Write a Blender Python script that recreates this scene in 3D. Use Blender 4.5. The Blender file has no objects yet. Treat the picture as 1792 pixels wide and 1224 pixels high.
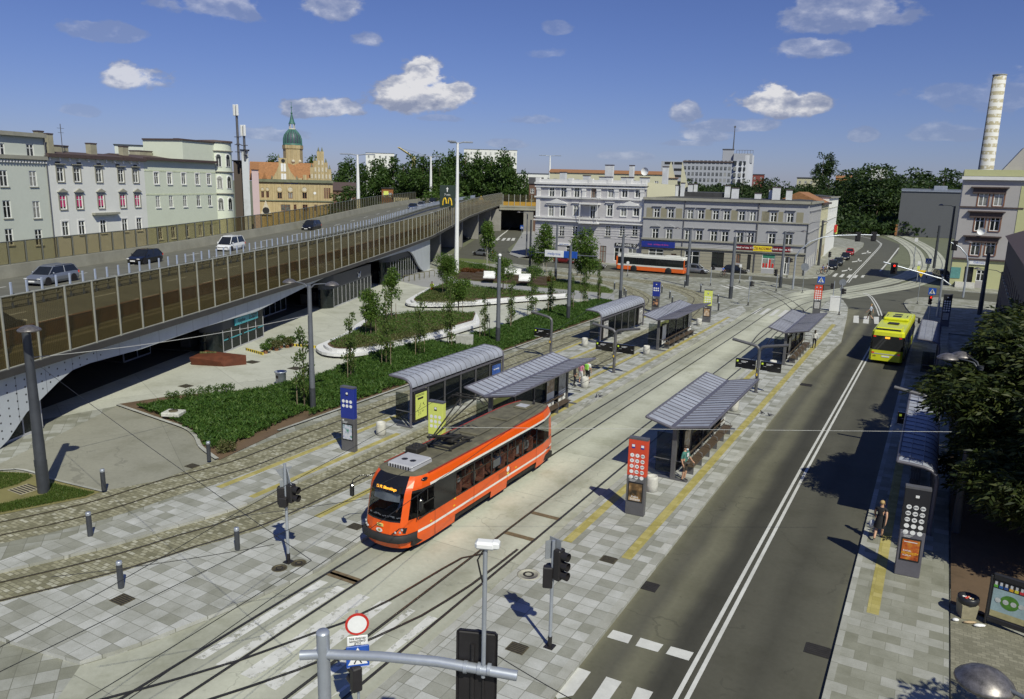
import bpy, bmesh, math, random
import numpy as np
from mathutils import Vector, Matrix
R = math.radians
PI = math.pi
random.seed(7)
SC = bpy.context.scene
COL = SC.collection
# ------------------------------------------------------------------ camera
F_PX, PITCH, ROLL, YAW, CH = 1343.27, .211265, .0240917, .503581, 14.0
W0, H0 = 1792., 1224.
FW = Vector((-math.sin(YAW)*math.cos(PITCH), math.cos(YAW)*math.cos(PITCH), -math.sin(PITCH)))
_r0 = Vector((math.cos(YAW), math.sin(YAW), 0)); _u0 = _r0.cross(FW)
RT = _r0*math.cos(ROLL)+_u0*math.sin(ROLL); UP = -_r0*math.sin(ROLL)+_u0*math.cos(ROLL)
cam_d = bpy.data.cameras.new('camera'); cam = bpy.data.objects.new('camera', cam_d); COL.objects.link(cam)
M3 = Matrix((RT, UP, -FW)).transposed()
cam.matrix_world = Matrix.Translation((0, 0, CH)) @ M3.to_4x4()
cam_d.sensor_width = 36; cam_d.lens = 36*F_PX/W0; cam_d.clip_start = .3; cam_d.clip_end = 9000
SC.camera = cam
def ray(px, py): return FW*F_PX+RT*(px-W0/2)-UP*(py-H0/2)
def G(px, py, z=0.):
    "survey point: where the sight line through a photo point meets height z"
    d = ray(px, py); t = (z-CH)/d.z
    return Vector((d.x*t, d.y*t, z))
def GP(pts, z=0.): return [tuple(G(x, y, z))[:2] for x, y in pts]
def TOPZ(px, py, X, Y):
    lo, hi = -5., 120.
    for _ in range(50):
        m = (lo+hi)/2; d = Vector((X, Y, m-CH)); y = H0/2-F_PX*d.dot(UP)/d.dot(FW)
        if y > py: lo = m
        else: hi = m
    return lo
def PL(px, py, P, D):
    "sight line met with the vertical plane through P along D: distance along D and height"
    d = ray(px, py); n = (-D[1], D[0])
    t = (P[0]*n[0]+P[1]*n[1])/(d.x*n[0]+d.y*n[1]); q = d*t
    return (q.x-P[0])*D[0]+(q.y-P[1])*D[1], q.z+CH
FH = Vector((-math.sin(YAW), math.cos(YAW), 0)); RH = Vector((math.cos(YAW), math.sin(YAW), 0))
def AT(px, py, depth):
    d = ray(px, py); k = d.dot(FH); q = d*(depth/k)
    return Vector((q.x, q.y, q.z+CH))
# ------------------------------------------------------------------ mesh builder
class MB:
    def __init__(s): s.v = []; s.f = []; s.mi = []; s.sm = []; s.M = None
    def add(s, vs, fs, m=0, smooth=False):
        b = len(s.v)
        if s.M is not None: vs = [s.M @ Vector(v) for v in vs]
        s.v += [tuple(v) for v in vs]; s.f += [tuple(i+b for i in f) for f in fs]
        s.mi += [m]*len(fs); s.sm += [smooth]*len(fs); return s
    def box(s, x0, y0, z0, x1, y1, z1, m=0):
        v = [(x, y, z) for z in (z0, z1) for y in (y0, y1) for x in (x0, x1)]
        return s.add(v, [(0, 2, 3, 1), (4, 5, 7, 6), (0, 1, 5, 4), (2, 6, 7, 3), (1, 3, 7, 5), (0, 4, 6, 2)], m)
    def cbox(s, cx, cy, cz, sx, sy, sz, m=0): return s.box(cx-sx/2, cy-sy/2, cz-sz/2, cx+sx/2, cy+sy/2, cz+sz/2, m)
    def bbox(s, x0, y0, z0, x1, y1, z1, b=.02, m=0):
        "box with chamfered edges"
        xs, ys, zs = (x0, x1), (y0, y1), (z0, z1); v = []; idx = {}
        for i in (0, 1):
            for j in (0, 1):
                for k in (0, 1):
                    c = (xs[i], ys[j], zs[k]); sg = (1-2*i, 1-2*j, 1-2*k)
                    for a in range(3):
                        p = [c[q]+(0 if q == a else sg[q]*b) for q in range(3)]; idx[(i, j, k, a)] = len(v); v.append(p)
        f = []
        for a in range(3):
            u, w = [q for q in range(3) if q != a]
            for e in (0, 1):
                loop = []
                for (p, q) in ((0, 0), (1, 0), (1, 1), (0, 1)):
                    key = [0, 0, 0]; key[a] = e; key[u] = p; key[w] = q; loop.append(idx[(key[0], key[1], key[2], a)])
                flip = (e == 1) ^ (a == 1)
                f.append(loop if flip else loop[::-1])
            for p in (0, 1):
                for q in (0, 1):
                    k0 = [0, 0, 0]; k1 = [0, 0, 0]; k0[a] = 0; k1[a] = 1
                    for k in (k0, k1): k[u] = p; k[w] = q
                    f.append([idx[tuple(k0)+(u,)], idx[tuple(k1)+(u,)], idx[tuple(k1)+(w,)], idx[tuple(k0)+(w,)]])
        for i in (0, 1):
            for j in (0, 1):
                for k in (0, 1): f.append([idx[(i, j, k, a)] for a in range(3)])
        return s.add(v, f, m)
    def quad(s, a, b, c, d, m=0): return s.add([a, b, c, d], [(0, 1, 2, 3)], m)
    def poly(s, pts, m=0): return s.add(pts, [tuple(range(len(pts)))], m)
    def prism(s, xy, z0, z1, m=0, mt=None):
        a = sum(xy[i][0]*xy[(i+1) % len(xy)][1]-xy[(i+1) % len(xy)][0]*xy[i][1] for i in range(len(xy)))
        if a < 0: xy = xy[::-1]
        n = len(xy); v = [(x, y, z0) for x, y in xy]+[(x, y, z1) for x, y in xy]
        s.add(v, [(i, (i+1) % n, n+(i+1) % n, n+i) for i in range(n)]+[tuple(range(n-1, -1, -1))], m)
        return s.add([(x, y, z1) for x, y in xy], [tuple(range(n))], m if mt is None else mt)
    def tube(s, pts, r, n=8, m=0, cap=True):
        pts = [Vector(p) for p in pts]; k = len(pts); rs = r if isinstance(r, (list, tuple)) else [r]*k
        v = []; prev = None
        for i, p in enumerate(pts):
            t = (pts[min(i+1, k-1)]-pts[max(i-1, 0)]).normalized()
            if prev is None: a = t.orthogonal().normalized()
            else:
                a = prev-t*prev.dot(t); a = a.normalized() if a.length > 1e-5 else t.orthogonal().normalized()
            prev = a; b = t.cross(a)
            v += [p+(a*math.cos(2*PI*j/n)+b*math.sin(2*PI*j/n))*rs[i] for j in range(n)]
        f = [(i*n+j, i*n+(j+1) % n, (i+1)*n+(j+1) % n, (i+1)*n+j) for i in range(k-1) for j in range(n)]
        s.add(v, f, m, True)
        if cap: s.add(v[:n], [tuple(range(n-1, -1, -1))], m); s.add(v[-n:], [tuple(range(n))], m)
        return s
    def lathe(s, prof, n=16, c=(0, 0, 0), m=0, smooth=True, axis='z'):
        v = []
        for r, z in prof:
            for j in range(n):
                a = 2*PI*j/n; p = (r*math.cos(a), r*math.sin(a), z)
                if axis == 'x': p = (p[2], p[0], p[1])
                if axis == 'y': p = (p[0], p[2], p[1])
                v.append((p[0]+c[0], p[1]+c[1], p[2]+c[2]))
        k = len(prof)
        f = [(i*n+j, i*n+(j+1) % n, (i+1)*n+(j+1) % n, (i+1)*n+j) for i in range(k-1) for j in range(n)]
        if axis == 'y': f = [q[::-1] for q in f]
        return s.add(v, f, m, smooth)
    def disc(s, c, r, axis='y', n=14, m=0, ry=None, sgn=-1):
        ry = r if ry is None else ry; v = []
        for j in range(n):
            a = 2*PI*j/n*(1 if sgn < 0 else -1); ca, sa = r*math.cos(a), ry*math.sin(a)
            v.append({'y': (c[0]+ca, c[1], c[2]+sa), 'x': (c[0], c[1]-ca, c[2]+sa), 'z': (c[0]+ca, c[1]+sa, c[2])}[axis])
        return s.add(v, [tuple(range(n))], m)
    def ball(s, c, rx, ry=None, rz=None, n=10, k=6, m=0):
        ry = ry or rx; rz = rz or rx
        v = [(c[0]+rx*math.sin(PI*i/k)*math.cos(2*PI*j/n), c[1]+ry*math.sin(PI*i/k)*math.sin(2*PI*j/n), c[2]-rz*math.cos(PI*i/k)) for i in range(k+1) for j in range(n)]
        return s.add(v, [(i*n+j, i*n+(j+1) % n, (i+1)*n+(j+1) % n, (i+1)*n+j) for i in range(k) for j in range(n)], m, True)
    def mesh(s, name, mats):
        me = bpy.data.meshes.new(name); me.from_pydata(s.v, [], s.f)
        for m in (mats if isinstance(mats, (list, tuple)) else [mats]): me.materials.append(m)
        me.polygons.foreach_set('material_index', s.mi); me.polygons.foreach_set('use_smooth', s.sm)
        me.update(); return me
    def build(s, name, mats, parent=None, loc=None, rz=None):
        return link(name, s.mesh(name, mats), parent, loc, rz)
def islands(b):
    "connected pieces of a builder, joined where corners coincide"
    key = {}; par = []
    idx = [key.setdefault(tuple(round(c, 3) for c in v), len(key)) for v in b.v]; par = list(range(len(key)))
    def find(a):
        while par[a] != a: par[a] = par[par[a]]; a = par[a]
        return a
    for f in b.f:
        for i in f[1:]: par[find(idx[i])] = find(idx[f[0]])
    out = {}
    for f, m, s in zip(b.f, b.mi, b.sm):
        k = out.setdefault(find(idx[f[0]]), MB()); k.add([b.v[i] for i in f], [tuple(range(len(f)))], m, s)
    return list(out.values())
def link(name, data, parent=None, loc=None, rz=None):
    o = bpy.data.objects.new(name, data); COL.objects.link(o)
    if parent is not None: o.parent = parent
    if loc is not None: o.location = loc
    if rz is not None: o.rotation_euler[2] = rz
    return o
def tag(o, label, cat, group=None):
    o['label'] = label; o['category'] = cat
    if group: o['group'] = group
    return o
def struct(o, kind='structure'): o['kind'] = kind; return o
def thing(name, label, cat, loc=(0, 0, 0), rz=0., group=None):
    o = bpy.data.objects.new(name, None); COL.objects.link(o); o.location = loc; o.rotation_euler[2] = rz
    o.empty_display_size = .2
    return tag(o, label, cat, group)
KIDS = {}
def kids(o): return [c for c in bpy.data.objects if c.parent == o]
def tree_of(o): return (o, [tree_of(c) for c in kids(o)])
def _cp(t, parent):
    c = t[0].copy(); COL.objects.link(c)
    if parent is not None: c.parent = parent
    for k in t[1]: _cp(k, c)
    return c
def dup(t, label=None, loc=None, rz=None, sc=None, group=None):
    c = _cp(t, None)
    if label: c['label'] = label
    if loc is not None: c.location = loc
    if rz is not None: c.rotation_euler[2] = rz
    if sc is not None: c.scale = sc if isinstance(sc, (tuple, list)) else (sc, sc, sc)
    if group: c['group'] = group
    return c
# ------------------------------------------------------------------ materials
def nodes(name):
    m = bpy.data.materials.new(name); m.use_nodes = True; nt = m.node_tree
    return m, nt, nt.nodes['Principled BSDF']
def N(nt, t, **kw):
    n = nt.nodes.new(t)
    for k, v in kw.items():
        if k.startswith('i_'): n.inputs[k[2:].replace('_', ' ')].default_value = v
        else: setattr(n, k, v)
    return n
def ramp(nt, fac, stops, interp='LINEAR'):
    r = nt.nodes.new('ShaderNodeValToRGB'); r.color_ramp.interpolation = interp; e = r.color_ramp.elements
    for i, (p, c) in enumerate(stops):
        q = e[0] if i == 0 else (e[len(e)-1] if i == len(stops)-1 else e.new(p)); q.position = p; q.color = (*c, 1) if len(c) == 3 else c
    nt.links.new(fac, r.inputs[0]); return r
def mixc(nt, fac, a, b, mode='MIX'):
    n = nt.nodes.new('ShaderNodeMix'); n.data_type = 'RGBA'; n.blend_type = mode
    for sock, v in ((n.inputs[0], fac), (n.inputs[6], a), (n.inputs[7], b)):
        if hasattr(v, 'links'): nt.links.new(v, sock)
        elif isinstance(v, (int, float)): sock.default_value = v
        else: sock.default_value = (*v, 1) if len(v) == 3 else v
    return n.outputs[2]
def mth(nt, op, a, b=None, c=None):
    n = nt.nodes.new('ShaderNodeMath'); n.operation = op
    for s, v in zip(n.inputs, (a, b, c)):
        if v is None: continue
        if hasattr(v, 'links'): nt.links.new(v, s)
        else: s.default_value = v
    return n.outputs[0]
def world_pos(nt): return nt.nodes.new('ShaderNodeNewGeometry').outputs['Position']
def noise(nt, scale, vec=None, detail=4., rough=.55):
    n = nt.nodes.new('ShaderNodeTexNoise'); n.inputs['Scale'].default_value = scale; n.inputs['Detail'].default_value = detail
    n.inputs['Roughness'].default_value = rough
    nt.links.new(vec if vec is not None else world_pos(nt), n.inputs['Vector']); return n.outputs['Fac']
def bump(nt, bs, h, strength=.3, dist=.02):
    b = nt.nodes.new('ShaderNodeBump'); b.inputs['Strength'].default_value = strength; b.inputs['Distance'].default_value = dist
    nt.links.new(h, b.inputs['Height']); nt.links.new(b.outputs[0], bs.inputs['Normal'])
MATS = {}
def pm(name, col, rough=.6, metal=0., ns=3., amt=.18, bmp=0., spec=None, coat=0., emit=0., dirt=0.):
    "plain surface with a little uneven wear"
    if name in MATS: return MATS[name]
    m, nt, bs = nodes(name); MATS[name] = m
    f = noise(nt, ns); g = noise(nt, ns*7.3, detail=3)
    k = mth(nt, 'MULTIPLY_ADD', f, .7, mth(nt, 'MULTIPLY', g, .3))
    lo = tuple(max(0, c*(1-amt*1.6)) for c in col); hi = tuple(min(1, c*(1+amt*1.6)) for c in col)
    r = ramp(nt, k, [(.25, lo), (.75, hi)]); out = r.outputs[0]
    if dirt:
        d = ramp(nt, noise(nt, .35, detail=6), [(.45, (1, 1, 1)), (.75, (1-dirt, 1-dirt*1.02, 1-dirt*1.1))]); out = mixc(nt, 1., out, d.outputs[0], 'MULTIPLY')
    nt.links.new(out, bs.inputs['Base Color'])
    bs.inputs['Roughness'].default_value = rough; bs.inputs['Metallic'].default_value = metal
    if spec is not None: bs.inputs['Specular IOR Level'].default_value = spec
    if coat: bs.inputs['Coat Weight'].default_value = coat; bs.inputs['Coat Roughness'].default_value = .08
    if emit: nt.links.new(out, bs.inputs['Emission Color']); bs.inputs['Emission Strength'].default_value = emit
    if bmp: bump(nt, bs, k, bmp)
    return m
def glass(name, tint=(.5, .55, .52), opaque=.25, dark=(.02, .025, .025), rough=.03):
    "tinted pane: part see-through, part dark, with a mirror coat"
    if name in MATS: return MATS[name]
    m, nt, bs = nodes(name); MATS[name] = m
    bs.inputs['Base Color'].default_value = (*dark, 1); bs.inputs['Roughness'].default_value = rough
    bs.inputs['Specular IOR Level'].default_value = .8
    tr = nt.nodes.new('ShaderNodeBsdfTransparent'); tr.inputs[0].default_value = (*tint, 1)
    mx = nt.nodes.new('ShaderNodeMixShader'); mx.inputs[0].default_value = opaque
    lw = nt.nodes.new('ShaderNodeLayerWeight'); lw.inputs[0].default_value = .35
    fac = mth(nt, 'MAXIMUM', mth(nt, 'MULTIPLY', lw.outputs['Fresnel'], .8), opaque)
    nt.links.new(fac, mx.inputs[0])
    nt.links.new(tr.outputs[0], mx.inputs[1]); nt.links.new(bs.outputs[0], mx.inputs[2])
    nt.links.new(mx.outputs[0], nt.nodes['Material Output'].inputs[0]); return m
def pane_mat(name, seed=0.):
    "house window pane: dark room behind a mirror-like sheet, some with pale curtains"
    if name in MATS: return MATS[name]
    m, nt, bs = nodes(name); MATS[name] = m
    oi = nt.nodes.new('ShaderNodeObjectInfo'); tc = nt.nodes.new('ShaderNodeTexCoord')
    n = noise(nt, 1.3, tc.outputs['Object'], 2.)
    k = mth(nt, 'ADD', mth(nt, 'MULTIPLY', oi.outputs['Random'], .75), mth(nt, 'MULTIPLY', n, .35))
    r = ramp(nt, k, [(.45, (.012, .015, .016)), (.62, (.03, .035, .033)), (.74, (.12, .125, .115)), (.9, (.3, .3, .28))])
    nt.links.new(r.outputs[0], bs.inputs['Base Color']); bs.inputs['Roughness'].default_value = .06
    bs.inputs['Specular IOR Level'].default_value = .7; return m
def leafm(name, a, b, c, trans=.35):
    if name in MATS: return MATS[name]
    m, nt, bs = nodes(name); MATS[name] = m
    g = nt.nodes.new('ShaderNodeNewGeometry')
    n = noise(nt, .9, g.outputs['Position'], 2.)
    k = mth(nt, 'MULTIPLY_ADD', g.outputs['Random Per Island'], .65, mth(nt, 'MULTIPLY', n, .35))
    r = ramp(nt, k, [(.1, a), (.5, b), (.9, c)])
    nt.links.new(r.outputs[0], bs.inputs['Base Color']); bs.inputs['Roughness'].default_value = .55
    bs.inputs['Specular IOR Level'].default_value = .3
    tl = nt.nodes.new('ShaderNodeBsdfTranslucent'); nt.links.new(mixc(nt, 1., r.outputs[0], (1.2, 1.25, .5), 'MULTIPLY'), tl.inputs[0])
    mx = nt.nodes.new('ShaderNodeMixShader'); mx.inputs[0].default_value = trans
    nt.links.new(bs.outputs[0], mx.inputs[1]); nt.links.new(tl.outputs[0], mx.inputs[2])
    nt.links.new(mx.outputs[0], nt.nodes['Material Output'].inputs[0]); return m
# lettering
_TX = {}
def text(name, s, size, mat, parent=None, loc=(0, 0, 0), rot=(PI/2, 0, 0), align='CENTER', bold=0., ext=.004, sx=1.):
    key = (s, size, align, bold, ext, mat.name)
    if key not in _TX:
        c = bpy.data.curves.new('lettering', 'FONT'); c.body = s; c.size = size; c.align_x = align; c.align_y = 'CENTER'
        c.extrude = ext; c.offset = bold; c.resolution_u = 3
        t = bpy.data.objects.new('lettering', c); COL.objects.link(t)
        dg = bpy.context.evaluated_depsgraph_get(); me = bpy.data.meshes.new_from_object(t.evaluated_get(dg))
        bpy.data.objects.remove(t); bpy.data.curves.remove(c); me.materials.clear(); me.materials.append(mat); _TX[key] = me
    o = link(name, _TX[key], parent, loc); o.rotation_euler = rot; o.scale = (sx, 1, 1); return o
# leaf clouds
def npmesh(name, v, quads, mats, mi=None):
    me = bpy.data.meshes.new(name); nv, nq = len(v), len(quads)
    me.vertices.add(nv); me.vertices.foreach_set('co', np.asarray(v, np.float32).ravel())
    me.loops.add(nq*4); me.loops.foreach_set('vertex_index', np.asarray(quads, np.int32).ravel())
    me.polygons.add(nq); me.polygons.foreach_set('loop_start', np.arange(nq, dtype=np.int32)*4)
    for m in (mats if isinstance(mats, (list, tuple)) else [mats]): me.materials.append(m)
    if mi is not None: me.polygons.foreach_set('material_index', np.asarray(mi, np.int32))
    me.update(calc_edges=True); return me
def leaves(pts, dirs, ln, wd, rng, droop=.0):
    "one diamond leaf (4 verts, slightly folded) per point along dirs"
    n = len(pts); d = dirs/np.maximum(np.linalg.norm(dirs, axis=1, keepdims=True), 1e-6)
    o = rng.normal(size=(n, 3)); s = np.cross(d, o); s /= np.maximum(np.linalg.norm(s, axis=1, keepdims=True), 1e-6)
    L = (ln*rng.uniform(.65, 1.25, n))[:, None]; Wd = (wd*rng.uniform(.7, 1.2, n))[:, None]
    nrm = np.cross(s, d)
    a = pts; b = pts+d*L*.45+s*Wd*.5+nrm*Wd*.12; c = pts+d*L; e = pts+d*L*.45-s*Wd*.5+nrm*Wd*.12
    c = c.copy(); c[:, 2] -= droop*L[:, 0]
    v = np.stack([a, b, c, e], 1).reshape(-1, 3); q = np.arange(4*n).reshape(n, 4); return v, q
def crown_pts(blobs, n, rng, shell=.55):
    w = np.array([b[3]*b[4]*b[5] for b in blobs])**.7; w /= w.sum(); k = rng.choice(len(blobs), n, p=w); B = np.array(blobs)
    u = rng.normal(size=(n, 3)); u /= np.linalg.norm(u, axis=1, keepdims=True)
    r = shell+(1-shell)*rng.random(n)**.6; r = r*(1+.12*rng.normal(size=n))
    p = B[k, :3]+u*r[:, None]*B[k, 3:6]; return p, u, k
def crown_mesh(name, blobs, n, ln, wd, mat, seed=1, up=.35, shell=.5, droop=.15):
    rng = np.random.default_rng(seed); p, u, k = crown_pts(blobs, n, rng, shell)
    d = u*.6+rng.normal(size=(n, 3))*.55; d[:, 2] += up
    v, q = leaves(p, d, ln, wd, rng, droop); return npmesh(name, v, q, mat)
def catmull(pts, step=1.):
    P = [Vector((*p[:2], p[2] if len(p) > 2 else 0)) for p in pts]; P = [P[0]*2-P[1]]+P+[P[-1]*2-P[-2]]; out = []
    for i in range(1, len(P)-2):
        a, b, c, d = P[i-1:i+3]; k = max(1, int((c-b).length/step))
        for j in range(k):
            t = j/k; out.append(.5*((2*b)+(c-a)*t+(2*a-5*b+4*c-d)*t*t+(3*b-a-3*c+d)*t**3))
    out.append(P[-2]); return out
def offset(pl, d):
    "parallel line d to the right"
    o = []
    for i, p in enumerate(pl):
        t = pl[min(i+1, len(pl)-1)]-pl[max(i-1, 0)]; t.z = 0; t.normalize(); o.append(p+Vector((t.y, -t.x, 0))*d)
    return o
def ribbon(mb, pl, w, z, m=0):
    a, b = offset(pl, -w/2), offset(pl, w/2); v = [(p.x, p.y, z) for p in a]+[(p.x, p.y, z) for p in b]; n = len(a)
    mb.add(v, [(i, n+i, n+i+1, i+1) for i in range(n-1)], m)
# ------------------------------------------------------------------ sky and sun
SUN_AZ, SUN_EL = R(128.5), R(47.5)
wd = bpy.data.worlds.new('World'); SC.world = wd; wd.use_nodes = True; nt = wd.node_tree; bg = nt.nodes['Background']
sky = nt.nodes.new('ShaderNodeTexSky'); sky.sky_type = 'NISHITA'; sky.sun_disc = False
sky.sun_elevation = SUN_EL; sky.sun_rotation = SUN_AZ; sky.altitude = 200; sky.air_density = 1.0; sky.dust_density = .35; sky.ozone_density = 1.6
tc = nt.nodes.new('ShaderNodeTexCoord'); vec = tc.outputs['Generated']
sep = nt.nodes.new('ShaderNodeSeparateXYZ'); nt.links.new(vec, sep.inputs[0])
az = mth(nt, 'ARCTAN2', sep.outputs[0], sep.outputs[1]); el = mth(nt, 'ARCSINE', sep.outputs[2])
def wn(scale, off=(0, 0, 0), detail=11.):
    mp = nt.nodes.new('ShaderNodeMapping'); mp.inputs['Location'].default_value = off; mp.inputs['Scale'].default_value = (1, 1, 1.9)
    nt.links.new(vec, mp.inputs[0]); return noise(nt, scale, mp.outputs[0], detail, .58)
cn1 = wn(19.); cn2 = wn(19., (.008, -.007, .016))
nz = mth(nt, 'MULTIPLY', mth(nt, 'SUBTRACT', cn1, .5), 3.0)
acc = ya_ = None
CLOUDS = [  # photo px of middle, half width, half height, strength
 (742, 172, 82, 44, 1.), (735, 128, 36, 32, 1.), (800, 165, 34, 30, .95), (228, 145, 66, 24, .8), (555, 193, 62, 19, .8), (1372, 186, 78, 30, 1.),
 (1200, 200, 26, 20, .65), (1490, 30, 100, 34, .5), (1425, 90, 50, 17, .5), (385, 15, 85, 26, .45), (575, 15, 55, 30, .6),
 (180, 58, 52, 19, .4), (645, 74, 28, 17, .5), (1290, 222, 70, 15, .5), (935, 212, 50, 13, .35), (975, 52, 20, 13, .3), (955, 96, 40, 11, .22),
 (1225, 240, 50, 13, .45), (1700, 168, 90, 20, .28), (1515, 240, 24, 13, .4), (1660, 236, 60, 16, .3), (775, 208, 40, 9, .35), (885, 254, 30, 9, .35), (470, 238, 60, 12, .35),
 (140, 196, 26, 10, .3), (1770, 170, 60, 40, .3), (1200, 252, 40, 9, .35), (1100, 275, 60, 8, .25)]
for px, py, hw, hh, st in CLOUDS:
    d = ray(px, py).normalized(); a0 = math.atan2(d.x, d.y); e0 = math.asin(d.z); wa = hw/F_PX/max(.6, math.cos(e0)); we = hh/F_PX
    x = mth(nt, 'MULTIPLY', mth(nt, 'SUBTRACT', az, a0), 1/wa); y = mth(nt, 'SUBTRACT', el, e0); yr = mth(nt, 'MULTIPLY_ADD', y, .5/we, .5)
    y = mth(nt, 'MAXIMUM', mth(nt, 'MULTIPLY', y, 1/we), mth(nt, 'MULTIPLY', y, -1.7/we))
    e = mth(nt, 'SQRT', mth(nt, 'ADD', mth(nt, 'MULTIPLY', x, x), mth(nt, 'MULTIPLY', y, y)))
    k = nt.nodes.new('ShaderNodeMapRange'); k.interpolation_type = 'SMOOTHSTEP'
    k.inputs[1].default_value = 1.08; k.inputs[2].default_value = .72; k.inputs[4].default_value = st
    nt.links.new(mth(nt, 'ADD', e, nz), k.inputs[0]); acc = k.outputs[0] if acc is None else mth(nt, 'MAXIMUM', acc, k.outputs[0]); yy = mth(nt, 'MULTIPLY', k.outputs[0], yr); ya_ = yy if ya_ is None else mth(nt, 'MAXIMUM', ya_, yy)
shade = mth(nt, 'ADD', mth(nt, 'MULTIPLY', mth(nt, 'SUBTRACT', cn1, cn2), 3.), mth(nt, 'MULTIPLY_ADD', ya_, .9, .12))
cc = ramp(nt, shade, [(.15, (4.3, 5.0, 7.2)), (.5, (7.0, 7.5, 9.2)), (.85, (12.5, 12.5, 13.))])
nt.links.new(mixc(nt, acc, mixc(nt, 1., sky.outputs[0], (.70, .78, 1.30), 'MULTIPLY'), cc.outputs[0]), bg.inputs['Color']); bg.inputs['Strength'].default_value = .058
sl = bpy.data.lights.new('sun', 'SUN'); sl.energy = 4.2; sl.angle = R(.55); sl.color = (1, .98, .82)
so = bpy.data.objects.new('sun', sl); COL.objects.link(so); so.location = (60, -60, 80)
so.rotation_euler = Vector((math.sin(SUN_AZ)*math.cos(SUN_EL), math.cos(SUN_AZ)*math.cos(SUN_EL), math.sin(SUN_EL))).to_track_quat('Z', 'Y').to_euler()
SC.view_settings.view_transform = 'Standard'; SC.view_settings.look = 'None'; SC.view_settings.exposure = .0; SC.view_settings.gamma = 1.
SC.cycles.transparent_max_bounces = 14; SC.cycles.max_bounces = 6; SC.cycles.diffuse_bounces = 3; SC.cycles.glossy_bounces = 3
SC.cycles.use_denoising = True
# ------------------------------------------------------------------ ground materials
def brick(nt, vec, w, h, mortar, off=0., c1=(0, 0, 0), c2=(1, 1, 1), bias=0.):
    b = nt.nodes.new('ShaderNodeTexBrick'); b.offset = off; b.squash = 1.
    for k, v in (('Scale', 1.), ('Brick Width', w), ('Row Height', h), ('Mortar Size', mortar), ('Mortar Smooth', .2), ('Bias', bias)): b.inputs[k].default_value = v
    b.inputs['Color1'].default_value = (*c1, 1); b.inputs['Color2'].default_value = (*c2, 1); b.inputs['Mortar'].default_value = (.5, .5, .5, 1)
    nt.links.new(vec, b.inputs['Vector']); return b
def rotv(nt, ang, off=(0, 0, 0)):
    mp = nt.nodes.new('ShaderNodeMapping'); mp.inputs['Rotation'].default_value[2] = ang; mp.inputs['Location'].default_value = off
    nt.links.new(world_pos(nt), mp.inputs[0]); return mp.outputs[0]
def slab_mat(name, w, h, stops, ang=0., off=0., mort=.012, mcol=(.14, .14, .11), stain=.35, patch=.5):
    m, nt, bs = nodes(name); v = rotv(nt, ang); b = brick(nt, v, w, h, mort, off)
    rnd = nt.nodes.new('ShaderNodeSeparateColor'); nt.links.new(b.outputs['Color'], rnd.inputs[0])
    k = mth(nt, 'ADD', mth(nt, 'MULTIPLY', rnd.outputs[0], 1-patch*.5), mth(nt, 'MULTIPLY', noise(nt, .33, detail=2), patch*.5))
    c = ramp(nt, k, stops).outputs[0]
    st = ramp(nt, noise(nt, 1.1, detail=7, rough=.65), [(.35, (1, 1, 1)), (.75, (1-stain, 1-stain, 1-stain*1.15))]); c = mixc(nt, 1., c, st.outputs[0], 'MULTIPLY')
    s2 = ramp(nt, noise(nt, 26., detail=3), [(.3, (.9, .9, .9)), (.7, (1.06, 1.06, 1.06))]); c = mixc(nt, 1., c, s2.outputs[0], 'MULTIPLY')
    c = mixc(nt, mth(nt, 'MULTIPLY', b.outputs['Fac'], .8), c, mcol); nt.links.new(c, bs.inputs['Base Color']); bs.inputs['Roughness'].default_value = .8
    bump(nt, bs, mth(nt, 'SUBTRACT', 1., b.outputs['Fac']), .35, .008); return m
M_SLAB = slab_mat('granite slab paving', .62, .50, [(.2, (.29, .292, .25)), (.36, (.34, .342, .305)), (.46, (.42, .425, .40)), (.8, (.49, .495, .475))])
M_SLAB2 = slab_mat('square slab paving', .58, .58, [(.34, (.245, .247, .2)), (.53, (.28, .282, .235)), (.57, (.355, .36, .325)), (.72, (.41, .415, .385))], ang=R(38), patch=1.3)
M_SETT = slab_mat('sett paving', .26, .17, [(.2, (.2, .19, .12)), (.5, (.29, .275, .18)), (.75, (.36, .345, .245)), (.95, (.47, .46, .37))], off=.5, mort=.018, mcol=(.12, .11, .07), patch=.35)
M_BLOCK = slab_mat('interlocking paving', .24, .14, [(.2, (.2, .19, .14)), (.8, (.28, .265, .2))], off=.5, mort=.01, mcol=(.13, .125, .09))
M_SIDE = slab_mat('footway paving', .8, .5, [(.2, (.24, .24, .19)), (.5, (.3, .3, .25)), (.75, (.38, .38, .345))], off=.5, mort=.008, mcol=(.16, .16, .12))
M_KERB = slab_mat('granite kerb', 3., 1.0, [(.2, (.33, .33, .29)), (.8, (.48, .48, .45))], mort=.015, stain=.3)
g3 = lambda v: (v, v, v)
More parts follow.
